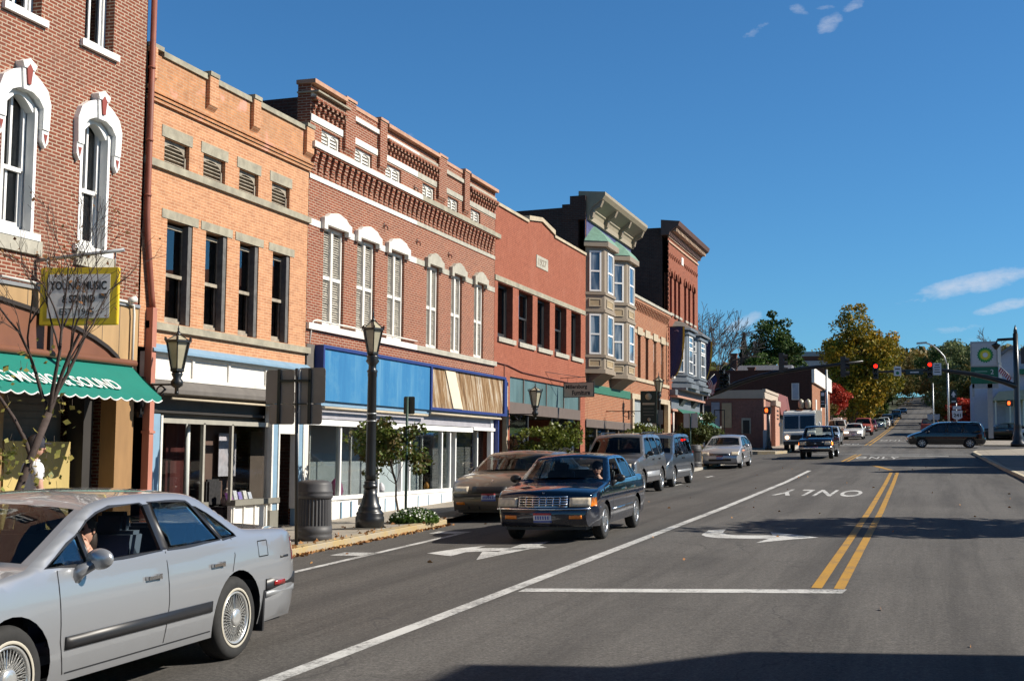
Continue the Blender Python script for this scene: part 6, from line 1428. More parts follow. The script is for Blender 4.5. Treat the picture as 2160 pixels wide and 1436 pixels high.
TRK = dict(axles=(1.7, -1.9), W=2.0); trk = step_van(); settle(trk, TRK, -7.75, 83.5, math.pi)
# ---------------------------------------------------------------- street furniture
def gq(x, y): return zw(x, y)+.003
def lantern(parent, x, y, z0, z1, rb, rtp, hz):
    """six-sided lantern: glass, ribs, roof, finial. z0 glass foot, z1 eaves, hz finial tip"""
    g = MB(); g.lathe([(rb*.9, z0), (rtp*.93, z1)], (x, y, 0), 6, 0, False); build(g, 'lamp_glass', LAMPGL, parent)
    f = MB()
    for k in range(6):
        a = 2*math.pi*k/6; f.bar((x+rb*math.cos(a), y+rb*math.sin(a), z0), (x+rtp*math.cos(a), y+rtp*math.sin(a), z1), .018, .018)
        f.bar((x+rtp*1.1*math.cos(a), y+rtp*1.1*math.sin(a), z1), (x+.03*math.cos(a), y+.03*math.sin(a), z1+(hz-z1)*.42), .014, .014)
        f.obox((x+rtp*1.1*math.cos(a), y+rtp*1.1*math.sin(a), z1+.035), (.012, 0, 0), (0, .012, 0), (0, 0, .03))
    f.lathe([(rtp*.95, z1-.02), (rtp*1.12, z1-.015), (rtp*1.12, z1+.02), (rtp*.95, z1+.02)], (x, y, 0), 6, 0, False)
    f.lathe([(rb*.6, z0-.06), (rb*1.15, z0-.03), (rb*1.15, z0+.01), (rb*.9, z0+.012)], (x, y, 0), 6, 0, False)
    build(f, 'lantern_frame', BLACKM, parent)
    r = MB(); r.lathe([(rtp*1.0, z1+.012), (.03, z1+(hz-z1)*.4)], (x, y, 0), 6, 0, False); build(r, 'lantern_roof', LAMPGL, parent)
    t = MB(); h = hz-z1; t.lathe([(.045, z1+h*.38), (.05, z1+h*.44), (.018, z1+h*.5), (.03, z1+h*.56), (.01, z1+h*.66), (.016, z1+h*.72), (.002, hz)], (x, y, 0), 10); build(t, 'finial', BLACKM, parent)
def lamp_post(label, x, y, group=None, top=4.13):
    b = gq(x, y); t = thing('street_lamp', label, 'street lamp', (x, y, b), group)
    p = MB(); p.lathe([(.27, 0), (.27, .20), (.25, .23), (.26, .27), (.235, .31), (.205, .34), (.215, .38), (.19, .42), (.165, .47), (.13, .62), (.115, .74)], (x, y, b), 24, 0, True, flute=.0); 
    p.lathe([(.12, .74), (.135, .76), (.135, .80), (.11, .82), (.125, .85), (.105, .88)], (x, y, b), 20); build(p, 'base', BLACKM, t)
    p = MB(); p.lathe([(.098, .88), (.098, 1.0), (.083, 2.82), (.09, 2.84), (.09, 2.9), (.105, 2.93), (.075, 2.97), (.075, 3.05), (.13, 3.12), (.10, 3.17), (.12, 3.2), (.09, 3.24)], (x, y, b), 24, flute=.006, fz=(.95, 2.83)); build(p, 'pole', BLACKM, t)
    for zz in (1.98, 2.12): p = MB(); p.lathe([(.093, zz), (.098, zz+.005), (.098, zz+.02), (.093, zz+.025)], (x, y, b), 20); build(p, 'steel_band', GALV, t)
    lantern(t, x, y, b+3.28, b+3.72, .105, .20, b+top)
    return t
L1 = lamp_post('tall black lamp post with a six sided lantern standing by the flower bed', -10.0, 22.1)
q = MB(); q.box(-10.33, -9.68, 21.75, 22.4, gq(-9.9, 22)-.02, gq(-9.9, 22)+.006); build(q, 'base_plate', STONEL, L1)
lamp_post('black lamp post rising behind the grey minivan near the corner', -10.6, 51.8)
def wall_lamp(label, x, y, ze, dy=0):
    t = thing('wall_lantern', label, 'wall lamp', (F, y, ze-1))
    lantern(t, x, y, ze-.44, ze, .105, .2, ze+.27)
    q = MB(); q.lathe([(.03, ze-.8), (.03, ze-.74), (.09, ze-.7), (.10, ze-.63), (.06, ze-.58), (.09, ze-.52), (.07, ze-.47)], (x, y, 0), 12)
    q.lathe([(.001, ze-.86), (.035, ze-.83), (.03, ze-.78)], (x, y, 0), 8); build(q, 'lantern_socket', BLACKM, t)
    q = MB(); q.bar((F, y, ze-.68), (x, y, ze-.68), .03, .03)
    for c, r_ in (((F+.16, ze-.80), .10), ((F+.36, ze-.78), .075)):
        q.tube([(c[0]+r_*math.cos(a), y, c[1]+r_*math.sin(a)) for a in [i*math.pi/8 for i in range(15)]], .013, 6)
    q.tube([(F+.03, y, ze-1.1), (F+.1, y, ze-.95), (F+.28, y, ze-.88), (F+.45, y, ze-.75)], .015, 6); q.box(F, F+.03, y-.05, y+.05, ze-1.15, ze-.55); build(q, 'scroll_bracket', BLACKM, t)
wall_lamp('black wall lantern on a scroll bracket beside the end of the green awning', -11.35, 17.62, 3.55)
wall_lamp('black wall lantern on the pier of the salmon painted building', -11.14, 36.3, 3.63)
def bin_(label, x, y, h=.99, r=.315):
    b = gq(x, y); t = thing('litter_bin', label, 'litter bin', (x, y, b))
    m = mat('grey_plastic_bin', (.062, .060, .062), .55, var=.12, scale=5, dirt=.25, blotch=(.10, .095, .09))
    q = MB(); q.lathe([(r*.93, 0), (r*.97, .01), (r*.97, .08), (r*.94, .10), (r*.97, .12), (r*.95, .24)], (x, y, b), 48); build(q, 'foot', m, t)
    q = MB(); q.lathe([(r*.93, .24), (r*.90, .70)], (x, y, b), 64, flute=.018, cap=False, sm=False); build(q, 'ribbed_drum', m, t)
    q = MB(); q.lathe([(r*.9, .68), (r*.96, .70), (r*.98, .75), (r*.94, .77), (r*.97, .79), (r*.97, .81), (r*.93, .83), (r*.91, h-.07), (r*.86, h-.03), (r*.55, h), (.001, h)], (x, y, b), 48); build(q, 'lid', m, t)
bin_('dark grey ribbed litter bin beside the sign pole by the near kerb', -9.84, 19.5)
bin_('dark grey litter bin next to the bright silver hatchback', -10.1, 57.3, 1.0, .33)
# signs seen from the back
def rsign(t, x, y, x0, x1, z0, z1, m=SIGNB, r_=.05, cut=0):
    pts = []
    for cx, cz, a0 in ((x1-r_, z0+r_, -90), (x1-r_, z1-r_, 0), (x0+r_, z1-r_, 90), (x0+r_, z0+r_, 180)):
        for k in range(5): a = R(a0+k*22.5); pts.append((cx+r_*math.cos(a), cz+r_*math.sin(a)))
    if cut: pts = [(px+(cut*(z1-pz)/(z1-z0) if px < (x0+x1)/2 else 0)*1, pz) for px, pz in pts]
    q = MB(); q.prism(pts, 'y', y+.03, y+.034); return build(q, 'sign_plate', m, t)
t = thing('road_sign', 'four grey road sign backs on a black pole beside the litter bin', 'road sign', (-9.66, 18.5, .3)); X0, Y0 = -9.70, 18.5
b = gq(-9.66, 18.5)
q = MB(); q.tube([(-9.64, Y0, b), (-9.70, Y0, 3.16)], .028, 10); build(q, 'pole', BLACKM, t)
rsign(t, 0, Y0, -10.27, -9.75, 2.60, 3.14); rsign(t, 0, Y0, -9.68, -9.20, 2.60, 3.17); rsign(t, 0, Y0, -10.20, -9.74, 2.26, 2.585); rsign(t, 0, Y0, -9.69, -9.25, 2.26, 2.585)
for x in (-10.02, -9.47): q = MB(); q.box(x-.025, x+.025, Y0-.0, Y0+.028, 2.26, 3.15); build(q, 'sign_strut', BLACKM, t)
q = MB(); q.box(-10.02, -9.47, Y0-.03, Y0-.002, 2.94, 2.98); q.box(-9.75, -9.5, Y0-.03, Y0-.004, 2.58, 2.6); build(q, 'cross_bar', BLACKM, t)
q = MB(); q.box(-9.68, -9.64, Y0+.005, Y0+.028, 2.28, 3.14); build(q, 'white_channel', WHITEO, t)
def posted(label, x, y, plates, m, pm=BLACKM, top=None, name='road_sign', off=None):
    b = (off or gq)(x, y); t = thing(name, label, 'road sign', (x, y, b)); q = MB(); zt_ = top or max(p[3] for p in plates); q.tube([(x, y, b), (x, y, zt_)], .028, 8); build(q, 'pole', pm, t)
    for p in plates: rsign(t, 0, y, *p, m=m, r_=.03)
    return t
posted('small dark sign back on a green post inside the flower bed', -9.95, 23.7, [(-10.04, -9.80, 2.58, 2.93)], mat('olive_sign_back', (.07, .075, .055), .6, var=.1), mat('green_post', (.02, .06, .045), .5))
posted('pair of brown grey sign backs behind the hanging dark green sign', -10.2, 49.5, [(-10.43, -10.22, 2.94, 3.5), (-10.18, -9.97, 2.94, 3.5)], SIGNB)
posted('pair of pale grey sign backs on a green post by the corner awning', -9.98, 55.6, [(-10.28, -10.0, 2.92, 3.56), (-9.96, -9.66, 2.92, 3.56)], mat('pale_sign_back', (.36, .37, .40), .5, .3, var=.06), mat('green_post', (.02, .06, .045), .5))
# hanging shop signs
t = thing('hanging_sign', 'tan hanging board of the furniture shop on a long thin rod', 'sign', (-11.4, 42, 4))
c = Vector((-11.34, 42.0, 3.94)); d = Vector((1, .06, .03)).normalized(); n = Vector((d.y, -d.x, 0)).normalized()
q = MB(); q.obox(c, d*.53, n*.03, Vector((0, 0, .255))); build(q, 'frame', DARKM, t); q = MB(); q.obox(c, d*.505, n*.033, Vector((0, 0, .235))); build(q, 'board', mat('tan_sign_board', (.52, .43, .31), .7, var=.08), t)
for tx, dx, dz, w_ in (('Millersburg', -.08, .09, .74), ('Furniture', .08, -.10, .62)): put_text(tx, 1, INK, 'lettering', t, c+n*.034+d*dx+Vector((0, 0, dz)), d, (0, 0, 1), bold=.03, width=w_, height=.17)
q = MB(); q.bar((F, 42.0, 4.34), (-10.78, 42.06, 4.39), .02, .02); q.bar((F, 40.2, 4.45), (-11.2, 42.0, 4.36), .015, .015); q.bar(c+d*.4+Vector((0, 0, .25)), c+d*.4+Vector((0, 0, .43)), .01, .01); q.bar(c-d*.4+Vector((0, 0, .25)), c-d*.4+Vector((0, 0, .42)), .01, .01); build(q, 'rod', BLACKM, t)
t = thing('hanging_sign', 'dark green vertical hanging sign with an oval emblem on an iron bracket', 'sign', (-10.3, 48.5, 3.5))
q = MB(); q.box(-10.64, -10.0, 48.5, 48.55, 2.96, 4.2); build(q, 'board', mat('dark_green_board', (.012, .028, .018), .5), t)
GOLD = mat('dull_gold', (.42, .37, .25), .5)
q = MB(); q.lathe([(.001, 48.485), (.13, 48.485), (.13, 48.499)], (-10.32, 0, 3.98), 20, axis='y'); q.xf(Matrix.Scale(1, 4)); build(q, 'oval_emblem', GOLD, t)
for z, w_ in ((3.66, .24), (3.50, .2), (3.38, .22), (3.26, .2)): q = MB(); q.box(-10.32-w_, -10.32+w_, 48.488, 48.499, z, z+(.085 if z > 3.6 else .035)); build(q, 'pale_band', GOLD if z > 3.6 else mat('faint_lettering', (.12, .13, .1), .6), t)
q = MB(); q.lathe([(.001, 48.485), (.07, 48.485), (.07, 48.499)], (-10.3, 0, 3.1), 16, axis='y'); build(q, 'pale_band', GOLD, t)
q = MB(); q.bar((F, 48.52, 3.42), (-10.6, 48.52, 3.42), .03, .03)
for c0, r_ in ((-11.2, .10), (-10.95, .08)): q.tube([(c0+r_*math.cos(a), 48.52, 3.3+r_*math.sin(a)) for a in [i*math.pi/7 for i in range(13)]], .014, 6)
q.bar((F+.9, 48.52, 3.1), (F+.9, 48.52, 3.45), .05, .05); build(q, 'iron_bracket', BLACKM, t)
# banners on the corner building
BAN = mat('navy_banner_cloth', (.018, .022, .085), .8, var=.15); BGO = mat('gold_banner_trim', (.42, .30, .03), .7)
for lab, x0, y, zt_, zb_ in (('navy banner with a curved gold edge, nearer one on the corner building', -11.86, 60.6, 7.84, 5.36), ('navy banner with a curved gold edge, farther one past the white bay windows', -12.02, 69.75, 7.88, 5.56)):
    t = thing('banner', lab, 'banner', (x0, y, zt_)); rows = []; ed = []
    for i in range(15):
        k = i/14; z = zt_+(zb_-zt_)*k; w_ = .66*math.sqrt(max(.0, 1-k**2.2))+.02
        rows.append([(x0+w_*j/6+.02*k, y+.03*math.sin(j*1.3+k*4), z) for j in range(7)]); ed.append((x0+w_+.03*k, y+.02, z))
    q = MB(); q.grid(rows); build(q, 'cloth', BAN, t)
    q = MB(); q.grid([[Vector(p)+Vector((-.04, -.02, 0)) for p in ed], [Vector(p)+Vector((.05, -.02, 0)) for p in ed]]); build(q, 'gold_edge', BGO, t)
    q = MB()
    for k in range(5): a = R(-40+k*32); q.obox((x0+.34+.09*math.sin(a), y-.04, zt_-.22+.05*math.cos(a)), (.035, 0, .015), (0, .004, 0), (-.004, 0, .012))
    build(q, 'pale_emblem', mat('pale_red_blue_emblem', (.30, .22, .32), .8), t)
    q = MB(); q.tube([(F-.1, y, zt_+.02), (x0+.72, y, zt_+.02)], .02, 6); q.tube([(F-.1, y, zb_+.1), (x0+.12, y, zb_+.1)], .015, 6); build(q, 'rod', BLACKM, t)
for lab, x, y, z in (('round white globe lamp under the nearer navy banner', -11.72, 60.7, 5.42), ('round white globe lamp under the farther navy banner', -11.95, 69.6, 5.85)):
    q = MB(); q.ball((x, y, z), .12, 10); q.tube([(F, y, z-.15), (x, y, z-.15)], .02, 6); o = build(q, 'globe_lamp', WHITEP, loc=(x, y, z)); tag(o, lab, 'lamp')
def flag(lab, base, tip, w, h, x0=0):
    t = thing('flag', lab, 'flag', base); q = MB(); q.tube([base, tip], .02, 6); build(q, 'flagpole', WHITEO, t)
    d = (Vector(base)-Vector(tip)).normalized(); m3 = [mat('flag_red', (.45, .03, .04), .8), mat('flag_white', (.70, .66, .66), .8), mat('flag_blue', (.02, .03, .14), .8)]
    q = MB(); n = 13
    for i in range(n):
        for j in range(14):
            def P(a, b): return Vector(tip)+d*(a/n*w)+Vector((.10*math.sin(b*.35)+.1*b/14, .03*math.sin(b*.7+a*.3), -b/14*h*(.92+.08*math.sin(a*.6))))
            m = 2 if (i >= 6 and False) or (i < 7 and j < 6) else (i % 2)
            q.face([P(i, j), P(i+1, j), P(i+1, j+1), P(i, j+1)], m, True)
    build(q, 'cloth', m3, t)
flag('small striped flag hanging from an angled pole at the corner building', (-12.0, 70.4, 5.45), (-11.28, 70.4, 6.15), .62, 1.05)
# ---------------------------------------------------------------- traffic signals
REDLIT = mat('lit_red_signal', (1, .02, .01), .4, var=0, emit=((1, .012, .004), 3.5)); ORLIT = mat('lit_orange_hand', (1, .15, .02), .4, var=0, emit=((1, .13, .02), 2)); LENSOFF = mat('unlit_lens', (.02, .025, .02), .2, var=0)
def head(parent, x, y, z, lit=True, n=3, side=False, w_=.17, name='signal_head'):
    """z = centre of the top lens, faces -Y (towards the camera) unless side"""
    q = MB(); zb = z-.36*(n-1)
    if side: q.box(x-.14, x+.14, y-.12, y+.12, zb-.2, z+.2)
    else: q.box(x-w_, x+w_, y, y+.2, zb-.2, z+.2)
    o = build(q, name, DARKM, parent, bevel=.02)
    for k in range(n):
        zc = z-.36*k
        if side: q = MB(); q.tube([(x+.12, y, zc), (x+.34, y, zc-.02)], .13, 10, cap=False); build(q, 'visor', DARKM, o)
        else:
            q = MB(); q.lathe([(.001, y-.035), (.09, y-.025), (.13, y-.002)], (x, 0, zc), 18, axis='y'); build(q, 'lens', REDLIT if (lit and k == 0) else LENSOFF, o)
            q = MB(); rr_ = [[(x+.145*math.cos(a), yy, zc+.145*math.sin(a)) for a in [R(-30+i*20) for i in range(13)]] for yy in (y, y-.2)]; q.grid(rr_); build(q, 'visor', DARKM, o)
    return o
t = thing('signal_mast', 'black signal arm reaching from the near left corner over the street', 'traffic signal', (-12.45, 73, 1.6))
q = MB(); q.lathe([(.28, 0), (.28, .25), (.2, .35), (.16, .6), (.14, 3.4)], (-12.45, 73, zw(-12, 73)-.1), 16); build(q, 'pole', BLACKM, t)
arm = [(-12.45, 4.98), (-11.4, 5.35), (-10.28, 5.8), (-9.2, 6.13), (-8.16, 6.37), (-6.8, 6.56), (-5.55, 6.69), (-3.5, 6.92)]
q = MB(); q.tube([(a, 73, z) for a, z in arm], [.17, .16, .15, .14, .125, .11, .09, .06], 12); build(q, 'mast_arm', BLACKM, t)
for dx, dz in ((0, .35), (.26, .05), (.26, -.3), (-.05, .0), (-.05, -.35)):
    pass
head(t, -11.25, 72.8, 6.35, False, 3, False, .14); head(t, -10.97, 72.8, 6.15, False, 2, False, .14)
head(t, -7.93, 73, 7.25, False, 3, True, .1); head(t, -4.57, 73, 7.0, False, 3, True, .1)
t = thing('signal_mast', 'black signal arm with two lit red lights reaching in from the right corner', 'traffic signal', (5.75, 96, 2.7)); b = gz(5.7, 96)-.12
q = MB(); q.lathe([(.5, 0), (.5, .25), (.36, .4), (.4, .6), (.28, .9), (.24, 1.4), (.26, 1.5), (.22, 1.6), (.2, 4.6), (.17, 7.9)], (5.75, 96, b), 20); build(q, 'pole', BLACKM, t)
q = MB(); q.tube([(5.75, 96, 6.6), (4.9, 96, 6.95), (3.9, 96, 7.25), (2.85, 96, 7.5), (.85, 96, 7.8), (-1.5, 96, 7.78), (-3.95, 96, 7.72)], [.22, .2, .18, .16, .13, .1, .07], 12); build(q, 'mast_arm', BLACKM, t)
head(t, -3.72, 95.75, 8.14); head(t, 0, 95.75, 8.2); head(t, 6.2, 95.75, 9.1, False, 3, True); head(t, 6.5, 95.75, 8.1, False, 3, False)
WS_ = mat('white_sign_face', (.62, .64, .68), .5, var=.05)
for x0, x1, z0, z1, mk in ((-2.46, -1.95, 7.42, 8.1, 'arrow'), (.2, .78, 7.45, 8.3, 'text')):
    q = MB(); q.box(x0, x1, 95.7, 95.72, z0, z1); s_n = build(q, 'lane_sign', WS_, t); c = (x0+x1)/2
    if mk == 'arrow':
        q = MB(); q.lathe([(.001, 95.694), (.12, 95.694), (.12, 95.699)], (c, 0, z0+.2), 14, axis='y'); build(q, 'green_disc', mat('sign_green', (.02, .2, .08), .5), s_n); q = MB(); q.box(c-.16, c+.16, 95.69, 95.699, z1-.22, z1-.15); build(q, 'sign_bar', INK, s_n)
    else:
        for k, w_ in enumerate((.16, .2, .17, .2)): q = MB(); q.box(c-w_, c+w_, 95.69, 95.699, z1-.16-k*.17, z1-.1-k*.17); build(q, 'sign_bar', INK, s_n)
q = MB(); q.box(-1.65, -.45, 95.72, 95.74, 7.5, 7.85); sn = build(q, 'street_name_plate', mat('dark_green_plate', (.01, .03, .03), .5), t); q = MB(); q.box(-1.35, -.75, 95.71, 95.719, 7.63, 7.71); build(q, 'pale_lettering', WS_, sn)
q = MB(); q.tube([(5.75, 96, 9.95), (4.55, 96, 9.9)], .1, 8); q.tube([(4.55, 96, 9.9), (4.45, 96, 9.6)], .05, 8); q.lathe([(.001, 0), (.08, .02), (.3, .3), (.3, .36), (.03, .5)], (4.45, 96, 9.2), 12); q.lathe([(.13, 0), (.13, .3), (.02, .7)], (5.75, 96, b+7.8), 10); build(q, 'ornamental_light', BLACKM, t)
def ped(parent, x, y, z, lit=True):
    q = MB(); q.box(x-.22, x+.22, y, y+.2, z-.22, z+.22); o = build(q, 'walk_signal', DARKM, parent, bevel=.02); q = MB(); q.box(x-.13, x+.03, y-.012, y-.002, z-.13, z+.12); q.box(x-.15, x+.05, y-.011, y-.002, z-.04, z+.04); build(q, 'lit_hand', ORLIT, o)
ped(t, 5.25, 95.8, 5.45)
t = thing('walk_signal_post', 'black fluted post with a lit orange hand at the far left corner', 'walk signal', (-9.66, 81.2, 2.0)); b = fz(-9.66, 81.2)
q = MB(); q.lathe([(.24, 0), (.24, .16), (.17, .24), (.19, .36), (.13, .6), (.10, 1.2), (.09, 2.7)], (-9.66, 81.2, b), 16, flute=.008, fz=(.5, 1.4)); build(q, 'pole', BLACKM, t); ped(t, -9.72, 81.1, 4.5)
flag('small striped flag flying from the right signal pole', (5.7, 96.1, 7.0), (4.6, 96.1, 8.15), 1.0, .55)
q = MB(); q.box(-10.35, -9.95, 84, 84.4, fz(-10, 84), fz(-10, 84)+1.15); q.prism([(-10.35, 1.15+fz(-10, 84)), (-9.95, 1.15+fz(-10, 84)), (-9.98, 1.22+fz(-10, 84)), (-10.32, 1.22+fz(-10, 84))], 'y', 84, 84.4); tag(build(q, 'signal_cabinet', mat('pale_blue_grey_cabinet', (.4, .44, .5), .5, var=.05), loc=(-10.1, 84.2, 2.2)), 'pale grey signal cabinet beside the far left walk signal post', 'cabinet')
t = thing('globe_lamp_post', 'black lamp post with two frosted lanterns before the dark brick building', 'street lamp', (-8.88, 97, 2.5))
q = MB(); q.lathe([(.2, 0), (.2, .2), (.1, .5), (.07, 2.6)], (-8.88, 97, 2.5), 12); q.bar((-9.15, 97, 5.05), (-8.6, 97, 5.05), .06, .06); build(q, 'pole', BLACKM, t)
for x in (-9.13, -8.63): q = MB(); q.lathe([(.09, 0), (.2, .1), (.22, .45), (.16, .6), (.03, .7)], (x, 97, 5.15), 10); build(q, 'lamp_glass', LAMPGL, t)
def light_pole(lab, x, y, z0, z1, armp=None, m=GALV, plates=()):
    t = thing('light_pole', lab, 'light pole', (x, y, z0)); q = MB(); q.tube([(x, y, z0), (x, y, z1)], [.11, .08], 10); build(q, 'pole', m, t)
    if armp: q = MB(); q.tube(armp, [.06]*len(armp), 8); build(q, 'arm', m, t); e = Vector(armp[-1]); q = MB(); q.obox(e+Vector((-.35, 0, 0)), (.45, 0, .03), (0, .16, 0), (0, 0, .08)); build(q, 'lamp_head', m, t, bevel=.03)
    return t
light_pole('silver street light with a curved arm in front of the autumn trees', 1.5, 120, 3.2, 9.9, [(1.47, 120, 9.7), (1.25, 120, 10.5), (.85, 120, 11.0), (.3, 120, 11.5), (-.3, 120, 11.75)])
t = light_pole('silver pole carrying a dark green route sign beside the red tree', -7.5, 100, 2.6, 8.2); 
q = MB(); q.box(-7.98, -7.6, 99.9, 99.93, 5.3, 6.6); g_ = build(q, 'green_sign', mat('dark_green_plate', (.01, .03, .03), .5), t); q = MB(); q.box(-7.9, -7.68, 99.89, 99.899, 6.2, 6.45); q.box(-7.92, -7.66, 99.89, 99.899, 5.55, 5.6); q.box(-7.92, -7.66, 99.89, 99.899, 5.75, 5.8); build(q, 'pale_mark', WS_, g_)
t = thing('route_sign', 'white route shield reading 241 on a post beyond the black minivan', 'road sign', (1.8, 100, 2.6)); q = MB(); q.tube([(1.8, 100, 2.5), (1.8, 100, 6.6)], .04, 8); build(q, 'pole', GALV, t)
sh = [(-.38, .28), (-.3, .34), (0, .3), (.3, .34), (.38, .28), (.34, 0), (.36, -.2), (.2, -.3), (0, -.38), (-.2, -.3), (-.36, -.2), (-.34, 0)]
q = MB(); q.prism([(1.85+a, 4.75+b_) for a, b_ in sh], 'y', 99.9, 99.93); s_n = build(q, 'shield', WS_, t); put_text('241', 1, INK, 'lettering', s_n, (1.85, 99.895, 4.72), (1, 0, 0), (0, 0, 1), width=.52, height=.26, bold=.03)
q = MB(); q.box(1.55, 2.15, 99.9, 99.93, 5.15, 5.4); build(q, 'direction_plate', WS_, t)
q = MB(); q.box(1.4, 1.85, 99.9, 99.93, 5.6, 6.6); g_ = build(q, 'green_sign', mat('dark_green_plate', (.01, .03, .03), .5), t); q = MB(); q.prism([(1.62, 6.5), (1.45, 6.2), (1.56, 6.2), (1.56, 6.05), (1.7, 6.05), (1.7, 6.2), (1.8, 6.2)], 'y', 99.89, 99.899); q.box(1.48, 1.78, 99.89, 99.899, 5.7, 5.78); build(q, 'pale_mark', WS_, g_)
t = thing('route_sign', 'small white route shields on a thin post left of the 241 sign', 'road sign', (.2, 106, 2.8)); q = MB(); q.tube([(.2, 106, 2.75), (.2, 106, 7.4)], .05, 8); build(q, 'pole', GALV, t)
for x in (-.05, .45): q = MB(); q.prism([(x+a*.6, 4.75+b_*.7) for a, b_ in sh], 'y', 105.9, 105.93); build(q, 'shield', mat('grey_white_shield', (.35, .37, .42), .5), t)
t = thing('filling_station_sign', 'tall grey station sign with a green and yellow sunburst emblem', 'sign', (4.2, 105, 3.2))
q = MB(); q.box(3.02, 4.99, 105, 105.4, 8.6, 10.55); build(q, 'emblem_panel', mat('grey_sign_panel', (.36, .35, .36), .5, var=.05), t)
q = MB(); q.box(3.12, 4.9, 104.97, 105, 8.7, 10.42); build(q, 'emblem_face', mat('pale_grey_face', (.44, .44, .46), .5, var=.04), t)
cx, cz = 4.08, 9.5
for rad, m_, yy in ((.62, 'sun_green', 104.96), (.50, 'sun_light_green', 104.95), (.40, 'sun_yellow', 104.94), (.2, 'sun_white', 104.93)):
    colr = dict(sun_green=(.0, .16, .05), sun_light_green=(.12, .36, .03), sun_yellow=(.62, .52, .03), sun_white=(.62, .62, .6))[m_]
    pts = []; n = 18
    for k in range(n*2): a = math.pi*k/n; r_ = rad*(1 if k % 2 == 0 else .84); pts.append((cx+r_*math.cos(a), cz+r_*math.sin(a)))
    q = MB(); q.prism(pts, 'y', yy, yy+.01); build(q, 'sunburst', mat(m_, colr, .5, var=0), t)
q = MB(); q.box(3.02, 4.99, 105.0, 105.4, 7.3, 8.58); build(q, 'green_price_panel', mat('station_green', (.0, .10, .05), .5, var=.05), t)
for z in (8.2, 7.75): q = MB(); q.box(3.3, 4.2, 104.98, 104.99, z, z+.07); build(q, 'pale_mark', mat('faint_pale', (.2, .35, .28), .5), t)
put_text('2', 1, WS_, 'lettering', t, (4.55, 104.98, 8.2), (1, 0, 0), (0, 0, 1), width=.22, height=.35)
q = MB(); q.box(3.1, 3.25, 105.05, 105.35, 6.3, 7.3); q.box(4.2, 4.55, 105.05, 105.35, 3.1, 7.3); q.box(3.1, 4.99, 105.05, 105.35, 6.95, 7.28); build(q, 'post', GREYM, t)
q = MB(); q.box(4.97, 5.2, 104.8, 105.0, 8.9, 10.3); q.box(5.05, 5.25, 104.8, 105.0, 7.3, 8.9); build(q, 'white_pillar', WHITEO, t)

# ---------------------------------------------------------------- buildings past the junction
bk = thing('bank_building', 'single storey brown brick bank with a tan cornice at the far left corner', 'building', (-10.6, 86, 2.1)); BX = -10.58
q = MB(); q.box(-26, BX, 86, 99.6, 1.5, 5.75); build(q, 'brick_wall', BANKB, bk)
TANC = mat('bank_tan_trim', (.45, .37, .29), .7, var=.06)
q = MB(); q.prism([(-26.1, 5.45), (BX+.02, 5.45), (BX+.12, 5.6), (BX+.12, 6.02), (-26.1, 5.85)], 'y', 85.88, 85.98); q.box(BX, BX+.14, 85.98, 93.6, 5.45, 6.0); q.box(BX-.02, BX+.2, 85.9, 93.6, 5.9, 6.08); build(q, 'cornice', TANC, bk)
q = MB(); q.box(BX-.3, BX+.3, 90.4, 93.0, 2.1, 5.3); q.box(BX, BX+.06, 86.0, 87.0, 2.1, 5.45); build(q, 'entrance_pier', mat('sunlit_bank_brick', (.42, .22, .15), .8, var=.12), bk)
q = MB(); q.box(BX-.35, BX+.38, 90.2, 93.2, 5.12, 5.5); build(q, 'pier_cap', TANC, bk)
q = MB()
for z in (4.75, 4.45, 4.2): q.box(BX+.3, BX+.32, 91.3, 92.4, z, z+.1)
build(q, 'pier_lettering_bars', INK, bk)
q = MB(); q.prism([(BX-.1, 4.6), (BX+.35, 4.6), (BX+.1, 6.15), (BX-.1, 6.15)], 'y', 93.6, 100.5); build(q, 'red_mansard', mat('red_metal_mansard', (.22, .075, .06), .5, var=.12), bk)
q = MB(); q.box(BX-.05, BX+.02, 93.7, 99.4, 2.3, 4.6); build(q, 'dark_entrance', DARKIN, bk)
q = MB(); q.box(-12.0, -11.38, 85.96, 85.99, 3.1, 4.15); w_ = build(q, 'window', STONEL, bk); q = MB(); q.box(-11.9, -11.48, 85.93, 85.955, 3.12, 4.0); build(q, 'pane', INK, w_)
for x0, x1, z0, z1, m_ in ((-14.0, -13.45, 3.5, 5.2, mat('blue_grey_panel', (.26, .29, .36), .7)), (-13.3, -12.65, 3.5, 5.15, mat('tan_panel', (.42, .32, .2), .7)), (-14.6, -14.1, 3.3, 4.95, INK)):
    q = MB(); q.box(x0, x1, 85.93, 85.98, z0, z1); build(q, 'wall_panel', m_, bk)
q = MB(); q.box(-13.6, -12.9, 84.6, 84.7, 4.6, 4.66); q.box(-13.6, -13.55, 84.6, 84.7, 1.9, 4.6); q.box(-12.95, -12.9, 84.6, 84.7, 1.9, 4.6); tag(build(q, 'pipe_frame', BLACKM, loc=(-13.2, 84.6, 2)), 'thin black pipe frame in front of the bank side wall', 'frame')
posted('grey sign post beside the silver grey sedan by the bank', -12.55, 80.6, [(-13.0, -12.62, 2.2, 3.5)], SIGNB, GALV, 3.5, off=lambda x, y: 1.95)
h1 = thing('gabled_house', 'dark green gabled house behind the bank roof', 'house', (-15.5, 118, 3))
q = MB(); q.prism([(-19.5, 3), (-13.6, 3), (-13.6, 7.3), (-15.2, 7.6), (-17.3, 9.4), (-19.5, 7.5)], 'y', 118, 128); build(q, 'wall', mat('dark_green_clapboard', (.035, .075, .07), .7, var=.1), h1)
q = MB(); q.prism([(-19.9, 7.35), (-17.3, 9.35), (-14.9, 7.3), (-14.9, 7.5), (-17.3, 9.6), (-19.9, 7.6)], 'y', 117.6, 128.3); build(q, 'roof', SHINGLE, h1)
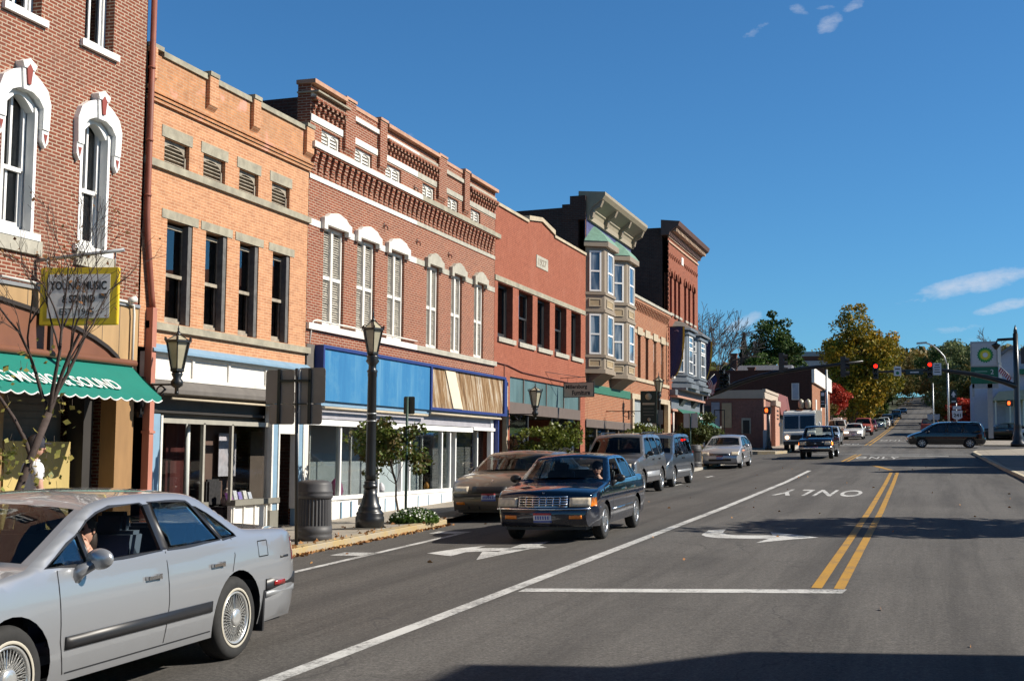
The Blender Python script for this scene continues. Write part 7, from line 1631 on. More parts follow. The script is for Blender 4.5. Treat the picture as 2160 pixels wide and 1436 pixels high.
q = MB(); q.prism([(118.3, 7.3), (128, 7.3), (123, 10.0), (121, 10.0)], 'x', -17.3, -12.2); build(q, 'roof', SHINGLE, h1)
q = MB(); q.box(-15.9, -15.5, 117.95, 118, 7.35, 8.0); q.box(-15.4, -15.0, 117.95, 118, 7.35, 8.0); split(q, 'window', mat('dull_blue_pane', (.12, .16, .22), .2), h1)
q = MB(); q.box(-13.6, -12.4, 121, 122, 7.5, 9.9); build(q, 'chimney', SCHOOLB, h1)
for x, z0, z1, lab in ((-17.4, 7, 10.9, 'tall red brick chimney beside the conifer, left one'), (-15.75, 7, 9.6, 'shorter brick chimney over the green house roof')):
    q = MB(); q.box(x-.3, x+.3, 119.5, 120.1, z0, z1); q.box(x-.36, x+.36, 119.44, 120.16, z1, z1+.15); tag(build(q, 'chimney', SCHOOLB, loc=(x, 119.8, z0)), lab, 'chimney')
q = MB(); q.prism([(-13.5, 6.0), (-10.4, 5.9), (-10.4, 6.1), (-11.5, 7.0), (-13.5, 7.0)], 'y', 104, 105); tag(build(q, 'awning', WHITEO, loc=(-12, 104.5, 6)), 'pale sunlit canopy edge behind the bank roof', 'canopy') if False else None
d1 = thing('dark_brick_building', 'dark brick building with one tall white window and an orange sunlit end', 'building', (-10.5, 106, 3))
q = MB(); q.box(-20, -9.15, 106, 125, 2.5, 8.6); build(q, 'wall', brick('dark_house_brick', (.07, .03, .025), (.055, .025, .02), (.08, .05, .04), stain=.2), d1)
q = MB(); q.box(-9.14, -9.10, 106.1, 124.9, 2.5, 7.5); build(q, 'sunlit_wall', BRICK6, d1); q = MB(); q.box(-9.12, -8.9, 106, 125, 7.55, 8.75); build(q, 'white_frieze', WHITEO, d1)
for y in (109, 114, 119): q = MB(); q.box(-9.10, -9.06, y, y+1.1, 4.3, 6.3); build(q, 'window', WHITEO, d1)
q = MB(); q.box(-10.72, -10.12, 105.93, 105.99, 6.15, 7.5); w_ = build(q, 'window', WHITEO, d1); q = MB(); q.box(-10.65, -10.19, 105.9, 105.925, 6.2, 7.45); build(q, 'pane', mat('pale_curtain_pane', (.33, .36, .42), .4), w_)
s1 = thing('school_building', 'flat roofed brown brick block on the rise behind the trees', 'building', (-16, 200, 10))
q = MB(); q.box(-21, -13.5, 200, 225, 6, 17.1); build(q, 'wall', SCHOOLB, s1)
q = MB(); q.box(-21.2, -13.3, 199.8, 225.2, 16.6, 17.3); build(q, 'roof_edge', GREYM, s1)
q = MB()
for z in (15.0, 12.8): q.box(-19.3, -14.0, 199.85, 199.95, z, z+.9)
split(q, 'window_band', mat('pale_panel_band', (.4, .4, .42), .5), s1)
st1 = thing('white_house', 'white gabled building with a pale canopy behind the filling station sign', 'house', (6.5, 135, 4))
q = MB(); q.prism([(4.1, 3.5), (16, 3.5), (16, 9.5), (10.2, 10.4), (7.6, 12.3), (5.6, 10.6), (4.1, 9.2)], 'y', 135, 148); build(q, 'wall', mat('pale_lilac_siding', (.42, .43, .52), .7, var=.05), st1)
q = MB(); q.prism([(5.4, 10.55), (7.6, 12.3), (10.4, 10.35), (10.4, 10.6), (7.6, 12.6), (5.2, 10.8)], 'y', 134.6, 148); build(q, 'roof', SHINGLE, st1)
q = MB(); q.box(8.2, 16, 134.0, 134.9, 9.7, 10.2); build(q, 'green_fascia', mat('station_green', (.0, .10, .05), .5, var=.05), st1)
q = MB(); q.prism([(5.6, 7.0), (12, 7.3), (12, 8.3), (6.3, 7.9)], 'y', 131.5, 134.9); build(q, 'porch_roof', mat('pale_porch_roof', (.34, .34, .28), .7), st1)
q = MB()
for x in (5.9, 7.2, 8.4): q.box(x, x+.12, 131.8, 131.95, 3.8, 7.1)
split(q, 'porch_post', WHITEO, st1)
q = MB(); q.box(6.2, 7.0, 134.9, 134.98, 4.3, 6.6); build(q, 'door', mat('lilac_door', (.33, .34, .42), .6), st1)
# the other side of the street, beside and behind the camera: it shades the road and shows in the glass
def opp(lab, x0, x1, y0, y1, z1, m, prof=None):
    t = thing('brick_building', lab, 'building', (x0, y0, 0)); q = MB()
    ops = [(y0+1+i*2.2, y0+2+i*2.2, zz, zz+1.7) for i in range(int((y1-y0-1)/2.2)) for zz in (3.9,) if zz+1.7 < z1-.6]
    q.box(x0+.3, x1, y0, y1, -.5, z1)
    if prof: q.prism(prof, 'x', x0+.3, x1-.2)
    build(q, 'wall', m, t); f = MB(); wall(f, y0, y1, -.5, z1, ops, x=-x0, d=.2); f.xf(Matrix.Scale(-1, 4, (1, 0, 0))); build(f, 'front_wall', m, t, merge=True)
    g = MB()
    for o in ops: g.box(x0+.15, x0+.2, o[0], o[1], o[2], o[3])
    if g.v: split(g, 'window', BAYGL, t)
opp('brick building across the street at the right hand kerb beside the camera', 9, 20, -22, 12.9, 9.6, BRICK3, [(12.9, 7), (12.9, 9.0), (13.8, 8.3), (13.8, -.5), (12.9, -.5)])
opp('low brick shop across the street with a sloping roof', 9, 18, 56.4, 62.2, 6.2, BRICK6, [(56.4, 6), (56.6, 9.9), (57.4, 9.7), (62.2, 7.2), (62.2, 6)])
opp('brick hall across the street near the junction', 9, 20, 63.6, 74.5, 8.2, BRICK7, [(63.6, 8), (63.8, 11.0), (66.9, 12.6), (74.5, 8.2)])
# ---------------------------------------------------------------- vegetation
import numpy as np
def leaf_mesh(name, pts, size, seed, m, parent=None, loc=None, flat=0., aspect=1.3, droop=0.):
    """many small pointed leaves, each a bent quad"""
    g = np.random.default_rng(seed); n = len(pts); pts = np.asarray(pts, float)
    u = g.normal(size=(n, 3)); u[:, 2] *= (1-flat*.6); u[:, 2] -= droop; u /= np.linalg.norm(u, axis=1)[:, None]
    w_ = g.normal(size=(n, 3)); w_[:, 2] *= (1-flat); v = np.cross(u, w_); v /= np.linalg.norm(v, axis=1)[:, None]; nn = np.cross(u, v)
    s = size*g.uniform(.55, 1.25, n)[:, None]
    a = pts-u*s*.5*aspect; b = pts+v*s*.42+nn*s*.12; c = pts+u*s*.5*aspect; d = pts-v*s*.42+nn*s*.12
    V = np.stack([a, b, c, d], 1).reshape(-1, 3)
    org = np.array(ORG[parent.name]) if parent is not None else (np.array(loc) if loc is not None else np.zeros(3))
    V = V-org
    me = bpy.data.meshes.new(name); me.vertices.add(4*n); me.vertices.foreach_set('co', V.ravel())
    me.loops.add(4*n); me.loops.foreach_set('vertex_index', np.arange(4*n)); me.polygons.add(n)
    me.polygons.foreach_set('loop_start', np.arange(n)*4); me.polygons.foreach_set('loop_total', np.full(n, 4)); me.update(calc_edges=True); me.materials.append(m)
    o = bpy.data.objects.new(name, me); COL.objects.link(o)
    if parent is not None: o.parent = parent; ORG[o.name] = Vector(org)
    else: o.location = Vector(org); ORG[o.name] = Vector(org)
    return o
def crown_pts(c, rad, n, seed, clumps=60, cr=.28, hollow=.45, low=-.9, gaps=.0):
    g = np.random.default_rng(seed); out = []; C = []
    while len(C) < clumps:
        d = g.normal(size=3); d /= np.linalg.norm(d); r = g.uniform(hollow, 1.0)**.7
        if d[2] < low: continue
        # an uneven outline: some directions reach farther than others
        k = .82+.26*math.sin(3.1*d[0]+seed)*math.cos(2.3*d[1]+seed*.7)+.12*math.sin(7*d[2]+seed)
        C.append(d*r*k)
    C = np.array(C); per = n//clumps
    for p in C:
        q = g.normal(size=(per, 3)); q /= np.linalg.norm(q, axis=1)[:, None]; q *= (g.uniform(.35, 1, per)**.6)[:, None]*cr*g.uniform(.6, 1.25); q[:, 2] *= .7
        out.append(p+q)
    P_ = np.concatenate(out)*np.array(rad)+np.array(c); return P_, C*np.array(rad)+np.array(c)
def limb(mb, a, b, r0, r1, rn, n=6, seg=4, wob=.06):
    a = Vector(a); b = Vector(b); L_ = (b-a).length; pts = []; 
    for i in range(seg+1):
        t = i/seg; o = Vector((rn.gauss(0, 1), rn.gauss(0, 1), rn.gauss(0, .5)))*L_*wob*math.sin(math.pi*t); pts.append(a+(b-a)*t+o+Vector((0, 0, .08*L_*math.sin(math.pi*t))))
    mb.tube(pts, [r0+(r1-r0)*i/seg for i in range(seg+1)], n); return pts
def tree(name, label, x, y, z0, c, rad, n, leaf, m, seed, trunk=.25, clumps=60, cr=.28, group=None, cat='tree', hollow=.45, droop=0., limbs=12, low=-.9):
    rn = random.Random(seed); t = thing(name, label, cat, (x, y, z0), group)
    P_, C = crown_pts(c, rad, n, seed, clumps, cr, hollow, low)
    tr = MB(); top = Vector((c[0], c[1], c[2]-rad[2]*.25)); path = limb(tr, (x, y, z0), top, trunk, trunk*.5, rn, 9, 6, .02)
    build(tr, 'trunk', BARK, t)
    for k in range(limbs):
        e = C[rn.randrange(len(C))]; s0 = path[rn.choice([3, 4, 5, 6])]; br = MB(); p2 = limb(br, s0, Vector(e)*.95+Vector(s0)*.05, trunk*.35, trunk*.06, rn, 5, 4)
        for q_ in range(3): e2 = Vector(C[rn.randrange(len(C))]); s1 = p2[rn.choice([2, 3])]; limb(br, s1, s1+(e2-s1)*.5, trunk*.12, trunk*.03, rn, 4, 3)
        build(br, 'limb', BARK, t)
    leaf_mesh('crown', P_, leaf, seed, m, t, droop=droop); return t
GREENL = leafmat('green_leaves', [(.012, .028, .006), (.03, .062, .012), (.055, .095, .018), (.10, .14, .025)], .35)
AUTUMN = leafmat('turning_maple_leaves', [(.03, .05, .008), (.07, .085, .012), (.15, .14, .016), (.30, .22, .018), (.46, .28, .02), (.46, .18, .025)], .2)
MIXED = leafmat('mixed_autumn_leaves', [(.03, .05, .01), (.07, .085, .018), (.14, .12, .03), (.22, .13, .03), (.28, .10, .03)], .2)
REDLV = leafmat('red_leaves', [(.22, .015, .012), (.38, .03, .02), (.5, .06, .03), (.30, .07, .03)], .6)
PALEG = leafmat('pale_green_leaves', [(.07, .11, .04), (.13, .17, .065), (.22, .25, .11), (.13, .13, .05)], .25)
SHRUBL = leafmat('glossy_shrub_leaves', [(.03, .05, .008), (.07, .10, .012), (.16, .18, .03), (.34, .33, .12)], 2.5, .4)
SMALLT = leafmat('small_tree_leaves', [(.02, .04, .006), (.05, .08, .012), (.09, .13, .02), (.10, .06, .02), (.24, .27, .08)], 3.)
DRYL = leafmat('dry_brown_leaves', [(.12, .05, .02), (.25, .12, .05), (.35, .18, .07), (.16, .07, .04)], 3., .9)
YELG = leafmat('yellowing_leaves', [(.10, .14, .03), (.22, .24, .06), (.36, .30, .08), (.30, .16, .05)], 3., .5)
CONIF = leafmat('conifer_needles', [(.006, .015, .006), (.012, .028, .01), (.02, .04, .014)], 1.)
# big trees over the far street
tree('maple_tree', 'huge maple turning green to orange, overhanging the far street', -10.6, 187, 5.4, (-9.3, 186, 14.2), (7.4, 6.5, 8.9), 27000, .34, AUTUMN, 5, .55, 150, .22, limbs=14)
tree('maple_tree', 'round dark green maple above the roofs, left of the huge turning maple', -16, 141, 5, (-16, 140, 13.2), (3.5, 3, 3.5), 9000, .25, GREENL, 8, .3, 70, .24)
for i, (x, y, cz, rx, rz, lab, m_) in enumerate([(-19.2, 132, 8.9, 2.4, 2.6, 'low green tree behind the dark green house, left one', GREENL), (-16.6, 133, 9.6, 2.3, 2.4, 'low bright green tree behind the house chimneys', leafmat('bright_green_leaves', [(.03, .06, .01), (.06, .11, .018), (.10, .16, .03)], .4)), (-13.9, 134, 9.3, 2.0, 2.6, 'low green tree just left of the dark brick building roof', GREENL),
        (-22, 128, 8.0, 2.2, 2.2, 'small yellow green tree next to the corner building banner', YELG)]):
    tree('green_tree', lab, x, y, 3, (x, y, cz), (rx, rx, rz), 5000, .24, m_, 20+i, .16, 45, .27, limbs=6)
tree('small_red_tree', 'bright red leaved small tree beside the silver route sign pole', -10.8, 146, 4.1, (-10.3, 147, 7.9), (2.1, 2, 2.2), 4200, .19, REDLV, 31, .12, 40, .27, limbs=8)
tree('small_red_tree', 'low reddish brown tree behind the two frosted lanterns', -11.2, 128, 3.4, (-10.4, 128, 6.0), (1.9, 1.6, 1.3), 2600, .18, MIXED, 32, .1, 30, .3, limbs=6)
for i, (x, y, cz, rx, rz, m_, lab) in enumerate([
        (6.2, 205, 13.6, 7.2, 6.8, PALEG, 'pale green tree with an open crown above the silver street light'), (3.4, 222, 11.6, 4.4, 6.0, MIXED, 'dark green and brown tree at the right kerb of the hill road'),
        (6.2, 175, 9.6, 4.2, 5.2, MIXED, 'rusty brown and green tree left of the station sign'), (10.5, 190, 11.5, 4.2, 5.6, MIXED, 'brown green tree directly behind the station sign'),
        (15, 215, 13.5, 5, 5.5, GREENL, 'green tree at the right edge behind the white house'), (4.4, 165, 6.9, 2.4, 2.2, REDLV, 'low red and green bush tree behind the 241 sign'),
        (5.6, 260, 14.5, 5.5, 7, MIXED, 'dark tree halfway up the right side of the hill road'), (4.8, 330, 19, 6.5, 9, MIXED, 'farther dark tree on the right of the hill road'),
        (-14.5, 240, 14, 5, 7.5, MIXED, 'brown green tree left of the hill road behind the huge maple'), (-15, 300, 18, 6.5, 8, AUTUMN, 'orange tinted tree farther up the left of the hill road'), (-16, 380, 24, 8.5, 11, MIXED, 'dark tree far up the left of the hill road'), (4.5, 420, 26, 9, 12, GREENL, 'green tree far up the right of the hill road'), (-12.5, 265, 12.5, 4, 5, MIXED, 'low dark tree on the left kerb of the hill road'), (-13.5, 340, 15.5, 5, 6, GREENL, 'green tree on the left kerb high on the hill road'), (4, 520, 32, 11, 13, MIXED, 'topmost tree on the right of the hill road'), (-13, 480, 29, 10, 13, MIXED, 'topmost tree on the left of the hill road'), (-12.5, 228, 10.2, 4.2, 4.6, GREENL, 'dark low tree in the shade under the huge maple')]):
    tree('roadside_tree', lab, x if x > 0 else x, y, s_(y)-.2, (x, y, cz), (rx, rx*.9, rz), int(8500+900*rx), .3 if y < 230 else .46, m_, 50+i, .25, 60, .26, limbs=6)
def conifer(label, x, y, z0, h, r, seed):
    t = thing('conifer_tree', label, 'tree', (x, y, z0)); g = np.random.default_rng(seed); k = g.uniform(0, 1, 2600)**.8; a = g.uniform(0, 2*math.pi, 2600); rr_ = (1-k)*r*(.55+.45*np.abs(np.sin(k*38)))*g.uniform(.3, 1, 2600)**.5
    q = MB(); q.tube([(x, y, z0), (x, y, z0+h)], [.15, .02], 6); build(q, 'trunk', BARK, t)
    leaf_mesh('crown', np.stack([x+rr_*np.cos(a), y+rr_*np.sin(a), z0+h*(.12+.88*k)], 1), .28, seed, CONIF, t)
conifer('small dark conifer at the left of the round green maple', -20.6, 150, 6, 9.8, 1.9, 3); conifer('tiny conifer tip showing over the flat school roof', -16.3, 232, 8, 11.2, 1.8, 4)
def bare(name, label, x, y, z0, h, spread, seed, r0=.06, lv=5, m=BARK, lean=(0, 0), nb=(3, 4), minr=.004, first=.3, n0=5):
    rn = random.Random(seed); t = thing(name, label, 'tree', (x, y, z0)); tips = []
    def grow(mb, p, d, L_, r_, k):
        q = p; pts = [p]; dd = d.copy()
        for i in range(4): dd = (dd+Vector((rn.gauss(0, .1), rn.gauss(0, .1), rn.gauss(.03, .06)))).normalized(); q = q+dd*L_/4; pts.append(q)
        r1 = max(minr, r_*.55); mb.tube(pts, [r_+(r1-r_)*i/4 for i in range(5)], 6 if k > 2 else 4, cap=False)
        if k <= 0: tips.append(q); return
        for j in range(rn.randint(*nb)):
            a = rn.uniform(0, 2*math.pi); u = dd.cross(Vector((math.cos(a), math.sin(a), .3))).normalized(); nd_ = (dd*rn.uniform(.6, 1.0)+u*spread*rn.uniform(.5, 1)).normalized(); nd_.z = nd_.z*.8+.15
            grow(mb, pts[rn.choice([2, 3, 4])], nd_.normalized(), L_*rn.uniform(.55, .8), r1*.85, k-1)
    tr = MB(); top = Vector((x+lean[0], y+lean[1], z0+h*first)); pts = [Vector((x, y, z0))+(top-Vector((x, y, z0)))*i/4+Vector((rn.gauss(0, .02), rn.gauss(0, .02), 0)) for i in range(5)]; tr.tube(pts, [r0*1.3, r0*1.15, r0*1.05, r0, r0*.95], 10); build(tr, 'trunk', m, t)
    for k in range(n0):
        b_ = MB(); a = 2*math.pi*k/n0+rn.uniform(-.4, .4); d = Vector((math.cos(a)*spread*.8, math.sin(a)*spread*.8, 1)).normalized(); grow(b_, pts[rn.choice([3, 4])], d, h*(1-first)*.42, r0*.62, lv-1); build(b_, 'branch', m, t)
    return t, tips
bare('bare_tree', 'tall leafless tree rising behind the corner building banners', -17.6, 108, 3, 12.0, .55, 12, .16, 5, mat('grey_twigs', (.10, .09, .085), .9), (-.5, 0), (3, 4), .018, .35, 6)
bare('bare_tree', 'thin leafless treetop behind the station sign', 8.5, 172, 5, 13.6, .7, 14, .14, 4, mat('grey_twigs', (.10, .09, .085), .9), (0, 0), (3, 3), .025, .55, 5)
# street tree at the left edge, nearly bare
tt, tips = bare('street_tree', 'nearly bare street tree in front of the music shop sign', -10.12, 12.0, .2, 4.5, .50, 43, .046, 5, mat('young_bark', (.06, .042, .036), .9, var=.3, scale=14), (.15, .75), (2, 4), .0024, .46, 5)
rn = random.Random(9); tp = [tuple(p) for p in tips]
low_ = [p for p in tp if p[2] < 3.4]; 
pts = [(p[0]+rn.gauss(0, .05), p[1]+rn.gauss(0, .05), p[2]-abs(rn.gauss(0, .06))) for p in tp for _ in range(1) if rn.random() < .33]
leaf_mesh('dry_leaves', pts, .045, 5, DRYL, tt, droop=.8)
pts = []
for cx_, cy_, cz_, n_ in ((-9.95, 12.0, 1.75, 60), (-10.15, 11.6, 1.4, 60), (-9.8, 12.6, 1.65, 34), (-10.2, 12.0, 2.4, 26), (-9.9, 12.9, 2.3, 18), (-10.0, 11.6, 1.1, 70), (-9.95, 12.5, 2.9, 10)):
    for _ in range(n_): pts.append((cx_+rn.gauss(0, .13), cy_+rn.gauss(0, .2), cz_+rn.gauss(0, .16)))
leaf_mesh('heart_leaves', pts, .075, 6, YELG, tt, droop=.5, aspect=1.15)
q = MB()
for i in range(0, len(pts), 2): q.tube([pts[i], (pts[i][0]+rn.gauss(0, .03), pts[i][1]+rn.gauss(0, .05), pts[i][2]+.10)], .0025, 4, cap=False)
build(q, 'twigs', BARK, tt)
# small tree, flower bed and shrubs along the kerb
tree('small_street_tree', 'small leafy tree growing from the flower bed behind the tall lamp post', -10.0, 23.55, .42, (-10.35, 23.8, 1.88), (.90, .8, .76), 3000, .08, SMALLT, 61, .025, 46, .30, limbs=14, hollow=.2)
bed = thing('flower_bed', 'low planting of white flowers at the tip of the kerb bulge', 'flower bed', (-9.75, 23.8, .42)); g = np.random.default_rng(3)
a = g.uniform(0, 6.283, 2600); rr_ = np.sqrt(g.uniform(0, 1, 2600)); hz = g.uniform(0, 1, 2600)**.6
px_ = -9.78+.46*rr_*np.cos(a); py_ = 23.75+.62*rr_*np.sin(a); pz_ = .42+(.30*np.sqrt(np.clip(1-rr_**2*.85, 0, 1)))*hz
leaf_mesh('foliage', np.stack([px_, py_, pz_], 1), .06, 8, leafmat('bed_green_leaves', [(.03, .07, .01), (.06, .12, .02), (.14, .22, .05)], 4.), bed)
k = hz > .8; leaf_mesh('blossoms', np.stack([px_, py_, pz_+.015], 1)[k][:330], .042, 9, mat('white_petals', (.75, .76, .70), .7, var=.05), bed, flat=.5)
tree('street_shrub', 'dense glossy shrub tree between the gold sedan and the grey sport utility vehicle', -10.75, 36.4, .75, (-10.8, 36.4, 2.12), (.95, .95, .80), 3800, .085, SHRUBL, 62, .03, 60, .28, cat='shrub', limbs=8, hollow=.3)
tree('street_shrub', 'small thin shrub showing above the roofs of the grey cars', -10.7, 49.6, 1.0, (-10.8, 49.8, 2.5), (1.05, .8, .6), 900, .09, SHRUBL, 63, .025, 26, .28, cat='shrub', limbs=6)
tree('street_shrub', 'dark leafy shrub tree beside the corner awning', -10.7, 62.5, 1.25, (-10.9, 62.5, 2.75), (1.35, 1.2, 1.05), 4200, .12, leafmat('dark_shrub_leaves', [(.02, .03, .008), (.05, .065, .015), (.10, .12, .035), (.2, .2, .1)], 1.6), 64, .04, 60, .28, cat='shrub', limbs=8)
tree('big_street_tree', 'leafy tree on the right pavement outside the frame that shades the road', 6.6, 27.6, .6, (6.0, 27.4, 5.2), (3.0, 3.1, 2.7), 9000, .2, GREENL, 66, .18, 80, .24, limbs=10)
# leaf litter
g = np.random.default_rng(4); L_ = []
for _ in range(620):
    y = g.uniform(14, 24.6); y = 16.2+abs(g.normal(0, .6)) if g.random() < .2 else y; L_.append((XL+.05+abs(g.normal(0, .07)), y, 0))
for _ in range(240): L_.append((XL+.02-abs(g.normal(0, .5)), g.uniform(10, 25), 1))
for _ in range(60): L_.append((g.uniform(-9.3, 2.5), g.uniform(7, 60)**1.0, 0))
P_ = np.array([(x, y, (zw(x, y) if f else zr(x, y))+.012) for x, y, f in L_])
o = leaf_mesh('leaf_litter', P_, .065, 12, leafmat('fallen_leaves', [(.30, .16, .06), (.45, .25, .09), (.28, .12, .05), (.52, .34, .14)], 5., .9, 0), None, (0, 0, 0), flat=.93); o['kind'] = 'stuff'
# distant wooded slopes
def wood(name, boxes, seed, m, size=2.2, dens=.16):
    g = np.random.default_rng(seed); out = []
    for x0, x1, y0, y1, hmin, hmax in boxes:
        n = int((x1-x0)*(y1-y0)*dens*.2)+60
        for _ in range(n):
            cx, cy = g.uniform(x0, x1), g.uniform(y0, y1); hh = g.uniform(hmin, hmax); k = 46
            d = g.normal(size=(k, 3)); d /= np.linalg.norm(d, axis=1)[:, None]; r_ = hh*.38
            out.append(np.array([cx, cy, s_(cy)+hh*.6])+d*np.array([r_, r_, hh*.42])*g.uniform(.7, 1, (k, 1)))
    o = leaf_mesh(name, np.concatenate(out), size, seed, m, None, (0, 0, 0)); o['kind'] = 'stuff'; return o
wood('distant_wood', [(-160, -24, 260, 330, 9, 13), (-120, -22, 420, 520, 11, 15), (14, 110, 250, 330, 9, 12), (12, 140, 430, 540, 11, 15), (-60, 70, 640, 700, 14, 18), (-40, -14, 430, 600, 13, 17), (7, 30, 450, 600, 13, 17), (-9, 6, 760, 860, 12, 16), (16, 40, 230, 300, 9, 12), (-50, -22, 200, 250, 8, 10)], 77, MIXED, 2.0, .10)
wood('hilltop_wood', [(-70, 60, 800, 895, 24, 32)], 79, MIXED, 3.2, .12)
wood('distant_hedge', [(-70, -24, 130, 165, 4, 6), (20, 60, 170, 220, 5, 8)], 78, GREENL, .9, .35)
# ---------------------------------------------------------------- people
SKIN = mat('skin', (.50, .28, .20), .55, var=.06); HAIRD = mat('dark_hair', (.02, .013, .01), .6, var=.2); SHIRTW = mat('white_shirt', (.74, .74, .76), .8, var=.05, scale=6); JEAN = mat('dark_trousers', (.03, .04, .07), .85)
def skin_mesh(name, nodes, edges, m, parent, lvl=2):
    """nodes: list of (pos, (rx, ry)); one continuous skinned surface"""
    me = bpy.data.meshes.new(name); me.from_pydata([n[0] for n in nodes], edges, []); o = bpy.data.objects.new(name, me); COL.objects.link(o)
    md = o.modifiers.new('skin', 'SKIN'); 
    for i, n in enumerate(nodes): sv = me.skin_vertices[0].data[i] if me.skin_vertices else None
    if not me.skin_vertices:
        bpy.context.view_layer.objects.active = o; 
    sv = me.skin_vertices[0].data
    for i, n in enumerate(nodes): sv[i].radius = n[1]; sv[i].use_root = (i == 0)
    sb = o.modifiers.new('sub', 'SUBSURF'); sb.levels = lvl; sb.render_levels = lvl
    dg = bpy.context.evaluated_depsgraph_get(); m2 = bpy.data.meshes.new_from_object(o.evaluated_get(dg)); bpy.data.objects.remove(o)
    m2.materials.clear(); m2.materials.append(m)
    for p in m2.polygons: p.use_smooth = True
    o2 = bpy.data.objects.new(name, m2); COL.objects.link(o2); o2.parent = parent; ORG[o2.name] = Vector((0, 0, 0)); return o2
def make_skin_layer(me):
    bm = bmesh.new(); bm.from_mesh(me); bm.verts.layers.skin.verify(); bm.to_mesh(me); bm.free()
def skinned(name, nodes, edges, m, parent, lvl=2):
    me = bpy.data.meshes.new(name); bm = bmesh.new(); lay = bm.verts.layers.skin.verify(); vs = []
    for p, r_ in nodes:
        v = bm.verts.new(p); v[lay].radius = r_ if isinstance(r_, tuple) else (r_, r_); vs.append(v)
    vs[0][lay].use_root = True
    for a, b_ in edges: bm.edges.new((vs[a], vs[b_]))
    bm.to_mesh(me); bm.free(); o = bpy.data.objects.new(name, me); COL.objects.link(o); o.modifiers.new('skin', 'SKIN'); sb = o.modifiers.new('sub', 'SUBSURF'); sb.levels = lvl
    dg = bpy.context.evaluated_depsgraph_get(); m2 = bpy.data.meshes.new_from_object(o.evaluated_get(dg)); bpy.data.objects.remove(o)
    m2.materials.clear(); m2.materials.append(m)
    for p in m2.polygons: p.use_smooth = True
    o2 = bpy.data.objects.new(name, m2); COL.objects.link(o2); o2.parent = parent; ORG[o2.name] = Vector((0, 0, 0)); return o2
def head_parts(par, c, hair, yaw=0, cap=None, longhair=False):
    """head at c (centre), looking along local +y turned by yaw; ears, nose, eyes, mouth"""
    c = Vector(c); Rm = Matrix.Translation(c) @ Matrix.Rotation(yaw, 4, 'Z')
    q = MB(); q.ball((0, 0, 0), .105, 14, 0, (.76, .92, 1.12)); q.ball((0, .03, -.055), .068, 10, 0, (.85, .85, .9)); q.prism([(.0, -.035), (.0, .02), (.028, -.03)], 'x', -.012, .012) if False else None
    q.tube([(0, .09, .015), (0, .108, -.015), (0, .115, -.03), (0, .092, -.04)], [.008, .012, .016, .008], 6)
    for s in (-1, 1): q.ball((s*.08, -.005, -.005), .026, 8, 0, (.4, .8, 1.1))
    q.xf(Rm); build(q, 'head', SKIN, par)
    q = MB()
    for s in (-1, 1): q.ball((s*.032, .086, .012), .012, 8)
    q.xf(Rm); build(q, 'eyes', INK, par); q = MB(); q.tube([(-.025, .088, -.066), (0, .096, -.064), (.025, .088, -.066)], .006, 6); q.xf(Rm); build(q, 'mouth', mat('lips', (.35, .12, .1), .5), par)
    q = MB(); q.ball((0, -.018, .022), .113, 14, 0, (.80, .90, 1.08))
    if longhair: q.ball((0, -.07, -.08), .09, 10, 0, (.95, .6, 1.5))
    q.xf(Rm); o = build(q, 'hair', hair, par)
    if cap: q = MB(); q.ball((0, 0, .035), .116, 14, 0, (.80, .95, .95)); q.prism([(-.06, .08), (.06, .08), (.05, .17), (-.05, .17)], 'z', .03, .042); q.xf(Rm); build(q, 'cap', cap, par)
def hand(par, w_, d, n, palm, m=SKIN, s=1.):
    """five-fingered relaxed hand at wrist w_, pointing along d, palm normal n"""
    w_ = Vector(w_); d = Vector(d).normalized(); n = Vector(n).normalized(); u = d.cross(n).normalized()
    nodes = [(tuple(w_), (.024*s, .017*s)), (tuple(w_+d*.045*s), (.034*s, .015*s)), (tuple(w_+d*.08*s), (.036*s, .013*s))]; edges = [(0, 1), (1, 2)]
    for k, (off, L_) in enumerate(((-.03, .062), (-.01, .072), (.01, .067), (.029, .054))):
        b_ = w_+d*.082*s+u*off*s; i0 = len(nodes); nodes += [(tuple(b_+d*.012*s), .009*s), (tuple(b_+d*L_*.5*s+n*.006*s), .0085*s), (tuple(b_+d*L_*.95*s+n*.025*s), .0072*s)]; edges += [(2, i0), (i0, i0+1), (i0+1, i0+2)]
    b_ = w_+d*.03*s-u*.03*s; i0 = len(nodes); nodes += [(tuple(b_+d*.01*s-u*.012*s), .0115*s), (tuple(b_+d*.045*s-u*.024*s+n*.01*s), .0095*s)]; edges += [(1, i0), (i0, i0+1)]
    return skinned('hand', nodes, edges, m, par, 1)
# walker on the pavement, seen over the silver car
pw = thing('person', 'person in a white short sleeved shirt walking on the pavement behind the silver car', 'person', local=True)
N_ = [((0, 0, .95), (.13, .10)), ((0, 0, 1.12), (.135, .10)), ((0, .01, 1.30), (.165, .11)), ((0, .0, 1.44), (.10, .08)), ((0, .01, 1.50), (.052, .052)), ((0, .015, 1.56), (.05, .055)),
      ((.19, 0, 1.40), (.06, .055)), ((.23, .02, 1.20), (.048, .045)), ((.24, .06, 1.02), (.036, .034)), ((.235, .16, .85), (.027, .024)),
      ((-.19, 0, 1.40), (.06, .055)), ((-.23, -.04, 1.20), (.048, .045)), ((-.24, -.06, 1.02), (.036, .034)), ((-.235, -.04, .80), (.027, .024)),
      ((.095, .0, .86), (.10, .10)), ((.10, .12, .50), (.065, .07)), ((.10, .08, .30), (.055, .06)), ((.10, .16, .07), (.04, .045)), ((.10, .30, .035), (.04, .03)),
      ((-.095, 0, .86), (.10, .10)), ((-.10, -.02, .48), (.065, .07)), ((-.10, -.16, .28), (.055, .06)), ((-.10, -.30, .12), (.04, .045)), ((-.10, -.20, .04), (.04, .03))]
